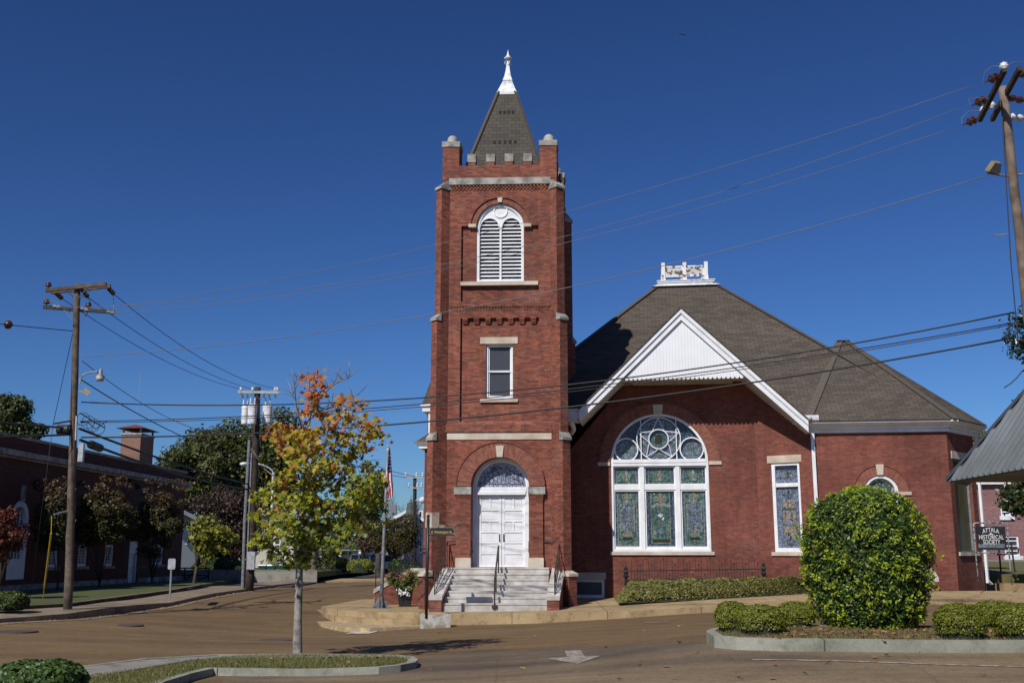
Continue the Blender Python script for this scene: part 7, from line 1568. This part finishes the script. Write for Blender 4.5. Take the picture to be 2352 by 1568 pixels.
# crape myrtles before the brick building
CM = [leafmat('crape_dull_green', [(.03, .045, .012), (.055, .065, .018), (.085, .08, .024)], .25), leafmat('crape_russet', [(.085, .05, .025), (.11, .058, .03), (.06, .042, .022)], .25)]
for lb, cx, cy, rx, ry, bx, by, Y in (('russet crape myrtle in the shade, left of the near utility pole', 122, 1195, 52, 84, 130, 1378, 49.5), ('russet crape myrtle in the shade, just right of the near utility pole', 236, 1190, 82, 84, 226, 1370, 54.), ('russet crape myrtle in the shade by the white door', 358, 1196, 76, 88, 348, 1350, 62.)):
    b = at(bx, by, Y); b.z = .33; C = crown_clumps(cx, cy, rx, ry, Y, 95, rng_, .25, .55, .8, .5)
    C = np.concatenate([C, [(*at(cx + rx * rng_.uniform(-.85, .85), cy - ry * rng_.uniform(.8, 1.12), Y), .2) for _ in range(14)]])
    tree('crape_myrtle', lb, 'tree', b, b + Vector((0, 0, .25)), C, 12000, .14, .6, CM, .07, BARK, 'leaf', 'crape myrtles by the brick building', 3 + int(cx), lambda P_, i, r, C: ((P_[:, 2] - P_[:, 2].min()) / np.ptp(P_[:, 2]) + r.normal(size=len(P_)) * .25 > .62).astype(int), nb=9)
Y = 40.; b = at(-6, 1392, Y); b.z = .35; C = crown_clumps(2, 1225, 72, 66, Y, 46, rng_, .2, .45, .8)
tree('red_shrub_tree', 'small tree with dusky red leaves at the left edge', 'tree', b, b + Vector((0, 0, .5)), C, 6000, .12, .5, [leafmat('dusky_red', [(.1, .025, .018), (.16, .04, .028), (.07, .03, .018)], .25)], .06, BARK, 'leaf', None, 4)
# big oaks
b = gpt(500, 1310, 112.); C = np.concatenate([crown_clumps(490, 1070, 130, 120, 112., 90, rng_, 1.0, 2.2, .9, .45), crown_clumps(628, 1058, 82, 140, 112., 62, rng_, 1., 2., .9, .5), crown_clumps(410, 1130, 70, 110, 112., 34, rng_, .9, 1.8, .8, .5)])
tree('oak_tree', 'huge dense green oak rising behind the transformer pole', 'tree', b, b + Vector((0, 0, 3.5)), C, 52000, .34, .7, L_oak + L_oak2, .7, BARK, 'leaf', None, 6, two(.4), nb=26)
b = gpt(25, 1290, 95.); C = np.concatenate([crown_clumps(10, 960, 80, 66, 95., 40, rng_, .8, 1.5, .9, .5), crown_clumps(70, 985, 42, 34, 95., 18, rng_, .5, .9, .9, .5)])
tree('oak_tree', 'dark green tree showing over the brick building roof at the left edge', 'tree', b, b + Vector((0, 0, 4)), C, 15000, .3, .7, L_oak, .5, BARK, 'leaf', None, 7)
b = gpt(500, 1318, 90.); C = crown_clumps(515, 1205, 100, 105, 90., 85, rng_, .7, 1.4, .8, .5)
tree('plum_tree', 'dark maroon leafed tree in front of the big oak', 'tree', b, b + Vector((0, 0, 1.2)), C, 24000, .22, .6, [leafmat('maroon_leaves', [(.03, .016, .012), (.055, .024, .018), (.035, .03, .015), (.07, .04, .03)], .15)], .25, BARK, 'leaf', None, 8)
b = at(445, 1342, 62.); b.z = .15; C = crown_clumps(478, 1235, 66, 58, 62., 44, rng_, .28, .6, .7, .5)
tree('redbud_tree', 'small yellow-green tree left of the transformer pole', 'tree', b, b + Vector((.1, 0, 1.2)), C, 3600, .2, .85, [leafmat('redbud_leaves', [(.16, .2, .02), (.26, .28, .04), (.38, .35, .08), (.1, .13, .02)], .4)], .1, BARK, 'leaf', None, 9)
b = gpt(868, 1305, 105.); C = np.concatenate([crown_clumps(862, 1130, 36, 62, 105., 30, rng_, .6, 1.2, .9), crown_clumps(835, 1180, 50, 80, 105., 34, rng_, .7, 1.4, .9)])
tree('evergreen_tree', 'dark evergreen tree just right of the maple crown behind the flagpole', 'tree', b, b + Vector((0, 0, 2)), C, 12000, .25, .5, L_oak, .3, BARK, 'leaf', None, 12)
b = gpt(905, 1308, 88.); C = np.concatenate([crown_clumps(900, 1232, 62, 52, 88., 60, rng_, .4, .9, .9, .5), crown_clumps(940, 1225, 34, 48, 88., 24, rng_, .4, .8, .9, .5)])
tree('willow_oak', 'olive brown drooping tree behind the flagpole', 'tree', b, b + Vector((0, 0, 1.2)), C, 15000, .2, .35, [leafmat('olive_leaves', [(.03, .035, .01), (.065, .062, .016), (.1, .08, .025), (.08, .05, .02)], .2)], .22, BARK, 'leaf', None, 13)
b = gpt(832, 1308, 98.); C = crown_clumps(845, 1228, 34, 40, 98., 24, rng_, .5, .9, .9)
tree('rusty_tree', 'small reddish brown tree behind the maple beside the white porch', 'tree', b, b + Vector((0, 0, 1.2)), C, 5000, .2, .5, [leafmat('rust_leaves', [(.1, .05, .03), (.16, .09, .06), (.06, .035, .02)], .2)], .15, BARK, 'leaf', None, 14)
# bare tree
b = gpt(925, 1290, 135.); root = thing('bare_tree', 'leafless grey tree behind the turreted house', 'tree', b); q = MB(); pr = random.Random(4)
def branch(p, d, L, r, k):
    e = p + d * L; q.tube([p, p.lerp(e, .5) + Vector((pr.uniform(-.1, .1) * L, 0, 0)), e], [r, r * .8, r * .6], 4, cap=False)
    if k:
        for _ in range(3 if k > 1 else 4): branch(p.lerp(e, pr.uniform(.55, 1)), (d + Vector((pr.uniform(-.75, .75), pr.uniform(-.6, .6), pr.uniform(-.1, .4)))).normalized(), L * pr.uniform(.55, .8), r * .55, k - 1)
for dx in (-.5, -.1, .35, .7): branch(b + Vector((dx * 5, 0, 1.5)), Vector((dx * .5, 0, 1)).normalized(), 3.2, .16, 5)
q.tube([b - Vector((0, 0, .3)), b + Vector((0, 0, 2.5))], [.5, .4], 8); q.build('trunk', mat('bare_bark', (.16, .14, .125), .9), root)
# magnolia at the right
rm = np.random.default_rng(9); Y = 41.; b = Vector((at(2440, 1300, Y).x, Y, .95)); C = np.concatenate([crown_clumps(2420, 760, 118, 120, Y, 60, rm, .4, .85, .9, .45), crown_clumps(2400, 1040, 105, 150, Y, 80, rm, .4, .8, .9, .45), crown_clumps(2330, 1150, 44, 46, Y, 24, rm, .25, .5, .8, .5)])
tree('magnolia_tree', 'large dark glossy leaved magnolia at the right edge behind the metal canopy', 'tree', b, b + Vector((0, 0, 2)), C, 13000, .2, .42, [leafmat('magnolia_leaves', [(.01, .026, .006), (.02, .045, .01), (.04, .06, .014), (.08, .07, .02)], .1, .28, .6)], .3, BARK, 'leaf', None, 15)
b = gpt(2257, 1290, 95.); C = crown_clumps(2255, 1010, 22, 26, 95., 10, rm, .4, .8, .9)
tree('distant_tree', 'small green treetop peeping over the right wing roof end', 'tree', b, b + Vector((0, 0, 7)), C, 2500, .26, .6, L_oak2, .25, BARK, 'leaf', None, 16)
# hedges and shrubs over the low wall
HG = [leafmat('hedge_leaves', [(.02, .05, .008), (.04, .09, .014), (.075, .13, .02)], .2)]; HG2 = [leafmat('privet_leaves', [(.04, .055, .01), (.08, .1, .02), (.13, .13, .03)], .2)]
for lb, x, yb, wx, hx, Y, mm in (('dense bright green shrub over the low wall, left of the transformer pole', 505, 1313, 26, 36, 79., HG), ('leafy green shrub over the low wall, touching the transformer pole', 545, 1316, 30, 30, 78., HG), ('orange tinged shrub over the low wall behind the barrier', 462, 1312, 20, 26, 79., HG2),
                                 ('trimmed olive hedge right of the brown pole under the maple', 760, 1313, 44, 34, 88., HG2), ('privet hedge behind the maple trunk', 695, 1313, 34, 28, 89., HG2), ('round clipped dark green bush in front of the parked van', 828, 1315, 30, 30, 84., BX), ('green bush left of the west stair rail', 915, 1308, 22, 36, 66., HG), ('green bush behind the west stair rail', 948, 1308, 22, 32, 60., HG)):
    p = at(x, yb, Y); p.z = min(p.z, gz(p.x, p.y) + .6); s_ = Y / FP; box_shrub(lb, p, wx * s_, wx * s_ * .8, hx * s_, int(x), None, 'hedge_shrub', 5000, .14, mm)
# low concrete wall and pavement over the cross street
WLL = Frame(at(448, 1327, 76.), (1, .0), (0, 1)); zt_ = at(600, 1309.5, 76).z; zb = at(600, 1327, 76).z; L_ = at(728, 1320, 76).x - at(400, 1320, 76).x
q = MB(); x0 = at(400, 1320, 76).x; f = Frame((x0, 76), (1, 0), (0, 1)); q.box(f, 0, L_, -.2, zt_, -.3, 0); q.box(f, 0, L_, zt_, zt_ + .05, -.33, .03); o = q.build('retaining_wall', M['pathc']); tag(o, 'low grey concrete wall behind the street lamp', 'wall')
drape('far_lot', [(x0 - 4, 64), (at(700, 1330, 70).x, 66), (at(728, 1330, 76).x, 75.9), (x0 - 4, 75.9)], M['asph2'], up(.09), .1, 2.)
drape('far_bank', [(x0 - 6, 76.3), (x0 + L_, 76.3), (x0 + L_, 140), (x0 - 40, 140)], M['lawn'], lambda X, Y: 0 * X + zt_ - .08, .4, 4.)
drape('far_drive', [(x0 + L_ + .1, 77), (-8.2, 79), (-8.2, 88), (x0 + L_ + .1, 84)], M['walk'], up(.1), .1, 1.5)
# wheelie bins
BN = mat('bin_green', (.012, .1, .06), .45); 
for lb, x, wd, m2 in (('green wheelie bin with a white lid, leftmost of the three over the wall', 603, 17, M['whiteworn']), ('green wheelie bin with a pale lid, middle of the three over the wall', 624, 17, M['galv']), ('all green wheelie bin right of the street lamp pole', 651, 17, BN)):
    Y = 78.; p = at(x, 1312, Y); p.z = zt_ - .1; s_ = Y / FP; w2 = wd * s_; root = thing('wheelie_bin', lb, 'bin', p, 'wheelie bins over the wall'); h = at(x, 1296, Y).z - p.z
    q = MB(); o_ = lambda r, z: [p + Vector((a * r, b * r, z)) for a, b in ((-1, -1), (1, -1), (1, 1), (-1, 1))]; q.hexa(o_(w2 * .5, h * .86), o_(w2 * .38, .1)); q.hexa(o_(w2 * .54, h * .86), o_(w2 * .54, h * .76)); q.build('bin_body', BN, root)
    q = MB(); q.hexa(o_(w2 * .5, h), o_(w2 * .56, h * .865)); q.build('lid', m2, root)
    q = MB(); q.tube([p + Vector((-w2 * .45, w2 * .3, .1)), p + Vector((w2 * .45, w2 * .3, .1))], .12, 8); q.build('wheels', M['black'], root)
# houses
SID = boardmat('cream_siding', (.55, .52, .44), (.3, .28, .23), .16, False, peel_at=.9); SIW = boardmat('white_siding', (.62, .63, .64), (.38, .38, .4), .16, False, peel_at=.9); SLATE = shinglemat('grey_house_shingles', (.13, .14, .12), (.09, .1, .085), (.04, .04, .04))
def house(label, px0, px1, ybase, yeave, yapex, Y, dpt, wallm, roofm, wins=(), porch=False, yaw_=0., pxa=None):
    a, b = at(px0, ybase, Y), at(px1, ybase, Y); fr = Frame(a, yaw(yaw_), dep(yaw_)); W = (b.x - a.x) / math.cos(R(yaw_)); zb = .0; ze = at(px0, yeave, Y).z; za = at((px0 + px1) / 2, yapex, Y).z; root = thing('house', label, 'house', fr.P(W / 2, gz(a.x, Y), 0)); ua = W / 2 if pxa is None else fr.u(pxa, yapex)
    q = MB(); q.slab(fr, [(0, zb), (W, zb), (W, ze), (ua, za), (0, ze)], [], 0, -dpt, back=True); q.build('wall', wallm, root)
    q = MB()
    for u, v in ((-.5, W * .5), (W + .5, W * .5)):
        zl = ze - .5 * (za - ze) / (W / 2) if W else ze; t = [fr.P(u, zl + .1, .5), fr.P(ua, za + .1, .5), fr.P(ua, za + .1, -dpt - .5), fr.P(u, zl + .1, -dpt - .5)]; q.hexa([p + Vector((0, 0, .16)) for p in t], t)
    q.build('roof', roofm, root)
    q = MB()
    for u in (-.5, W + .5):
        zl = ze - .5 * (za - ze) / (W / 2); q.bar(fr.P(u, zl + .1, .53), fr.P(ua, za + .1, .53), .05, .3)
    q.build('bargeboard', M['white'], root)
    for x0, x1, y0, y1 in wins:
        u0, u1, z0, z1 = fr.u(x0, y0), fr.u(x1, y0), fr.z(x0, y1), fr.z(x0, y0); q = MB(); q.slab(fr, rect(u0, u1, z0, z1), [rect(u0 + .12, u1 - .12, z0 + .12, z1 - .12)], .08, -.02); q.box(fr, u0, u1, (z0 + z1) / 2 - .05, (z0 + z1) / 2 + .05, .0, .06); w_ = q.build('window', M['white'], root)
        q = MB(); q.face([fr.P(u0, z0, .02), fr.P(u1, z0, .02), fr.P(u1, z1, .02), fr.P(u0, z1, .02)]); q.build('pane', M['darkglass'], w_)
    if porch:
        q = MB(); zp = (ze + zb) * .62
        for k in range(4): u = W * (.05 + .3 * k); q.box(fr, u - .12, u + .12, zb, zp, 1.6, 1.84)
        q.box(fr, -.2, W + .2, zp, zp + .3, 1.5, 1.95); q.build('porch_posts', M['white'], root); q = MB(); t = [fr.P(-.4, zp + .3, 2.2), fr.P(W + .4, zp + .3, 2.2), fr.P(W + .4, zp + 1.0, 0), fr.P(-.4, zp + 1.0, 0)]; q.hexa([p + Vector((0, 0, .12)) for p in t], t); q.build('porch_roof', roofm, root)
    return root, fr, W
house('white garage with sloping fascia half hidden behind the yellow-green tree', 404, 452, 1313, 1203, 1172, 84., 8, SIW, SLATE, ((428, 440, 1225, 1250),), yaw_=-52, pxa=398)
house('cream sided house with dark roof behind the wheelie bins', 505, 672, 1310, 1216, 1176, 97., 10, SID, SLATE, ((540, 556, 1230, 1270), (580, 596, 1230, 1270), (630, 646, 1230, 1270)), pxa=600)
house('white porch house half hidden by the maple and the parked van', 690, 838, 1306, 1232, 1196, 118., 9, SIW, SLATE, ((765, 778, 1250, 1280), (800, 812, 1250, 1280), (720, 734, 1250, 1280)), True, pxa=800)
# house with a bell-shaped turret
Y = 112.; h_, fr, W = house('pale blue house with grey bell-shaped turret roof beside the tower', 888, 980, 1300, 1200, 1176, Y, 10, mat('pale_blue_siding', (.42, .47, .52), .7), SLATE, ((962, 971, 1172, 1205), (962, 971, 1240, 1270)))
q = MB(); s_ = Y / FP; c = at(943, 1190, Y - 1.5); t_ = lambda y: (1190 - y) * s_
q.lathe(c, [(13 * s_, -3.4), (13 * s_, 0)], 8); q.build('turret', mat('turret_wall', (.45, .48, .5), .7), h_)
q = MB(); q.lathe(c, [(16 * s_, -.1), (13 * s_, t_(1182)), (10 * s_, t_(1172)), (8.4 * s_, t_(1160)), (8 * s_, t_(1156)), (.01, t_(1154.5))], 8); tr = q.build('turret_roof', SLATE, h_)
q = MB(); q.lathe(c + Vector((0, 0, t_(1156))), [(.12, 0), (.2, .1), (.1, .2), (.16, .3), (.06, .4), (.02, .8)], 8); q.build('finial', M['galvd'], h_)
q = MB(); q.cub(at(903, 1186, Y), .7, .7, 1.2); q.build('chimney', M['galvd'], h_)
# parked vehicles
def car(name, label, cat, c, L, Wd, H, rz, paint, dark, sedan=False):
    """body along local x; nose towards -x"""
    root = thing(name, label, cat, c); ca, sa = math.cos(rz), math.sin(rz); T = lambda x, y, z: Vector(c) + Vector((x * ca - y * sa, x * sa + y * ca, z)); hw = Wd / 2
    def loft(prof, y0, y1, ins_=0.):
        q = MB(); a = [T(x, y0 + ins_ * t, z) for x, z, t in prof]; b = [T(x, y1 - ins_ * t, z) for x, z, t in prof]; q.hexa(a, b); return q
    body = [(-L / 2, .45, 0), (-L / 2 + .05, .85, 0), (-L / 2 + .3, 1.0, 0), (-L * .22, 1.1, 0), (L / 2 - .05, 1.12, 0), (L / 2, .9, 0), (L / 2, .45, 0), (L * .42, .38, 0), (-L * .42, .38, 0)]
    loft(body, -hw, hw).build('body', paint, root)
    cab = [(-L * .22, 1.1, 0), (-L * .1, H - .04, 1), (-L * .04, H, 1), (L * .44, H, 1), (L / 2 - .06, 1.12, 0)]
    loft(cab, -hw + .02, hw - .02, .14).build('cabin', paint, root)
    for s in (-1, 1):
        for x0, x1 in ((-L * .14, .0), (.06, L * .2), (L * .22, L * .42)):
            q = MB(); y0 = s * (hw - .01); y1 = s * (hw - .12); q.hexa([T(x0, y0, 1.15), T(x1, y0, 1.15), T(x1 - .04, y1, H - .12), T(x0 + .1, y1, H - .12)], [T(x0, y0 - s * .05, 1.15), T(x1, y0 - s * .05, 1.15), T(x1 - .04, y1 - s * .05, H - .12), T(x0 + .1, y1 - s * .05, H - .12)]); q.build('side_window', dark, root)
        for x in (-L * .3, L * .29):
            q = MB(); q.tube([T(x, s * (hw - .22), .36), T(x, s * (hw + .01), .36)], .36, 18); wh = q.build('wheel', M['black'], root); q = MB(); q.tube([T(x, s * (hw - .1), .36), T(x, s * (hw + .02), .36)], .2, 12); q.build('rim', M['galv'], wh)
        q = MB(); q.hexa([T(-L / 2 - .01, s * .55, .68), T(-L / 2 - .01, s * .85, .68), T(-L / 2 + .05, s * .85, .86), T(-L / 2 + .05, s * .55, .86)], [T(-L / 2 + .1, s * .55, .68), T(-L / 2 + .1, s * .85, .68), T(-L / 2 + .1, s * .85, .86), T(-L / 2 + .1, s * .55, .86)]); q.build('headlight', M['porc_w'], root)
        q = MB(); q.hexa([T(L / 2 + .01, s * .7, .8), T(L / 2 + .01, s * .9, .8), T(L / 2 + .01, s * .9, 1.1), T(L / 2 + .01, s * .7, 1.1)], [T(L / 2 - .1, s * .7, .8), T(L / 2 - .1, s * .9, .8), T(L / 2 - .1, s * .9, 1.1), T(L / 2 - .1, s * .7, 1.1)]); q.build('tail_light', mat('tail_red', (.3, .01, .01), .3), root)
        q = MB(); q.cub(T(-L * .16, s * (hw + .1), 1.08), .12, .2, .16, rz); q.build('mirror', paint, root)
    q = MB(); q.hexa([T(-L * .215, -hw + .1, 1.13), T(-L * .215, hw - .1, 1.13), T(-L * .112, hw - .2, H - .1), T(-L * .112, -hw + .2, H - .1)], [T(-L * .2, -hw + .1, 1.1), T(-L * .2, hw - .1, 1.1), T(-L * .1, hw - .2, H - .12), T(-L * .1, -hw + .2, H - .12)]); q.build('windscreen', dark, root)
    return root
CG = mat('car_glass', (.015, .02, .03), .08, spec=.6)
p = gpt(820, 1312, 106.); car('parked_van', 'long dark silver van parked behind the round clipped bush', 'van', p, 5.2, 2.0, 1.95, .25, mat('van_paint', (.2, .23, .27), .3, metal=.4), CG)
p = gpt(877, 1310, 110.); car('parked_car', 'white car parked beside the silver van, facing the street', 'car', p, 4.8, 1.95, 1.8, 1.9, mat('car_white', (.75, .75, .76), .3), CG)
# right background: brick building, lawn, retaining wall, rail
q = MB(); a, b = onz(2200, 1346, .72), onz(2420, 1346, .78); zt1 = at(2230, 1337, a.y).z; f = Frame.two(a, b); q.box(f, 0, 12, -.2, zt1, -.3, 0); o = q.build('retaining_wall', concmat('pebbled_concrete', (.3, .21, .12), (.2, .14, .08), 0)); tag(o, 'low tan pebbled retaining wall below the society sign', 'wall')
drape('church_lawn', [(a.x + .02, a.y + .25), (40, b.y - .8), (60, 62), (a.x + 4.5, 62), (D_.x + .1, D_.y + .1)], M['grass'], lambda X, Y: np.interp(Y, [30, 37, 42, 62], [zt1 - .04, zt1 - .04, 1.15, 1.6]), .5, 1.2)
YB2 = 66.; f2 = Frame(at(2240, 1290, YB2), (1, -.06), (.06, 1)); BB = thing('church_hall', 'pinkish brick two storey building with white windows behind the society sign', 'building', f2.P(6, 1.4, 0)); zr2 = f2.z(2300, 1112)
wn = [(2296, 2320, 1148, 1184), (2305, 2339, 1230, 1276)]; hs_ = [(f2.u(x0, y0), f2.u(x1, y0), f2.z(x0, y1), f2.z(x0, y0)) for x0, x1, y0, y1 in wn]
q = MB(); q.slab(f2, rect(-1, 22, .8, zr2), [rect(*h) for h in hs_], 0, -.3); q.face([f2.P(-1, .8, 0), f2.P(-1, .8, -12), f2.P(-1, zr2, -12), f2.P(-1, zr2, 0)]); q.build('wall', M['brick_b'], BB)
q = MB(); q.box(f2, -1.3, 22, zr2, zr2 + .35, -12, .3); q.build('fascia', M['white'], BB)
q = MB(); q.hexa([f2.P(3, zr2 + 3.2, -6), f2.P(22, zr2 + 3.2, -6), f2.P(22, zr2 + 3.2, -6.2), f2.P(3, zr2 + 3.2, -6.2)], [f2.P(-1.4, zr2 + .36, .4), f2.P(22, zr2 + .36, .4), f2.P(22, zr2 + .36, -12), f2.P(-1.4, zr2 + .36, -12)]); q.build('roof', M['shingle'], BB)
for u0, u1, z0, z1 in hs_:
    q = MB(); q.slab(f2, rect(u0, u1, z0, z1), [rect(u0 + .1, u1 - .1, z0 + .1, z1 - .1)], -.05, -.2)
    for k in range(1, 4): z = z0 + (z1 - z0) * k / 4; q.box(f2, u0 + .1, u1 - .1, z - .03, z + .03, -.16, -.1)
    w_ = q.build('window', M['white'], BB); q = MB(); q.face([f2.P(u0, z0, -.15), f2.P(u1, z0, -.15), f2.P(u1, z1, -.15), f2.P(u0, z1, -.15)]); q.build('pane', M['darkglass'], w_)
    q = MB(); q.box(f2, u0 - .1, u1 + .15, z0 - .25, z0, -.1, .1); q.build('sill', M['whiteworn'], w_)
drape('hall_path', [(at(2240, 1290, 62).x, 61), (45, 60), (45, 63), (at(2240, 1290, 62).x, 64)], M['pathc'], lambda X, Y: 0 * X + 1.66, .2, 2.)
YQ = 46.; k_ = lambda x, y: at(x, y, YQ); q = MB(); q.tube([k_(2255, 1303), k_(2320, 1304)], .03, 6)
for x0, x1 in ((2293, 2299), (2322, 2331)): q.tube([k_(x0, 1245), k_(x1, 1312)], .04, 6)
q.tube([k_(2285, 1258), k_(2334, 1256), k_(2339, 1259), k_(2339, 1270), k_(2334, 1271), k_(2290, 1273)], .035, 6); o = q.build('hand_railing', M['iron']); tag(o, 'brown pipe handrail on the lawn behind the society sign', 'railing')
# ---- metal canopy at the right edge
A = at(2175, 1106, 20.); CN = thing('metal_canopy', 'grey standing seam metal canopy roof entering from the right edge', 'canopy', Vector((A.x + 3, 14, 0.5)))
Ln = 11.; run_, rise = 2.6, 3.6; far = 9.; zA = A.z; x0 = A.x
T = lambda x, y, z: Vector((x, y, z))
q = MB(); e0, e1 = T(x0, 20., zA), T(x0, 20. - Ln, zA); h0, h1 = T(x0 + run_, 20. - run_, zA + rise), T(x0 + run_, 20. - Ln + run_, zA + rise)
MET = mat('grey_metal_roof', (.23, .25, .26), .45, (.17, .185, .19), 1.2, metal=.25)
q.face([e0, e1, h1, h0]); q.face([e0, h0, T(x0 + far - run_, 20. - run_, zA + rise), T(x0 + far, 20., zA)]); q.face([e1, h1, T(x0 + far - run_, 20. - Ln + run_, zA + rise), T(x0 + far, 20. - Ln, zA)]); q.face([T(x0 + far, 20., zA), T(x0 + far, 20. - Ln, zA), T(x0 + far - run_, 20. - Ln + run_, zA + rise), T(x0 + far - run_, 20. - run_, zA + rise)])
q.face([h0, h1, T(x0 + far - run_, 20. - Ln + run_, zA + rise), T(x0 + far - run_, 20. - run_, zA + rise)]); q.build('roof_sheet', MET, CN)
q = MB(); sp_ = .23; k = 1
while k * sp_ < Ln:
    y = 20. - k * sp_; t = min(1., min(k * sp_, Ln - k * sp_) / run_)
    q.bar(T(x0 + .0, y, zA + .02), T(x0 + run_ * t, y, zA + rise * t + .02), .03, .05); k += 1
for k in range(1, int(far / sp_)):
    x = x0 + k * sp_; t = min(1., min(k * sp_, far - k * sp_) / run_); q.bar(T(x, 20., zA + .02), T(x, 20. - run_ * t, zA + rise * t + .02), .03, .05)
o = q.build('seams', MET, CN)
q = MB(); q.bar(e0 + Vector((0, 0, .03)), h0 + Vector((0, 0, .03)), .14, .05); q.build('hip_flashing', mat('dark_flashing', (.07, .08, .09), .4, metal=.2), CN)
q = MB(); q.face([T(x0 + .02, 19.98, zA - .01), T(x0 + .02, 20. - Ln + .02, zA - .01), T(x0 + far, 20. - Ln + .02, zA - .01), T(x0 + far, 19.98, zA - .01)]); q.build('soffit', mat('canopy_soffit', (.3, .28, .24), .8), CN)
for y in (18.5, 11.):
    q = MB(); q.cub((x0 + 4.5, y, gz(x0 + 4.5, y) - .05), .25, .25, zA - gz(x0 + 4.5, y) + .02); q.build('column', M['galvd'], CN)
# ---- birds
def bird(label, px, py, s_, tilt):
    Y = 150.; c = at(px, py, Y); root = thing('bird', label, 'bird', c); k = Y / FP * s_
    q = MB(); q.tube([c + Vector((-.2 * k, -.3 * k, .0)), c + Vector((0, 0, 0)), c + Vector((.25 * k, .3 * k, .4 * k)), c + Vector((.3 * k, .4 * k, .5 * k))], [.15 * k, .4 * k, .35 * k, .02 * k], 8); q.build('body', mat('bird_dark', (.03, .03, .03), .8), root, True)
    for s in (-1, 1):
        q = MB(); w1 = [c + Vector((s * .2 * k, -.2 * k, .1 * k)), c + Vector((s * 2 * k, -.3 * k, (.3 - tilt * s) * k)), c + Vector((s * 3.6 * k, 0, (-.9 - tilt * s) * k)), c + Vector((s * 3.2 * k, .5 * k, (-1.1 - tilt * s) * k)), c + Vector((s * 1.8 * k, .8 * k, (-.5 - tilt * s) * k)), c + Vector((s * .2 * k, .7 * k, -.1 * k))]; q.hexa(w1, [p - Vector((0, 0, .06 * k)) for p in w1]); q.build('wing', bpy.data.materials['bird_dark'], root)
bird('dark bird gliding high over the gable with wings spread', 1567, 79, 2.3, .3); bird('tiny dark bird high in the sky, right of the larger bird', 1618, 85.5, .9, .6)
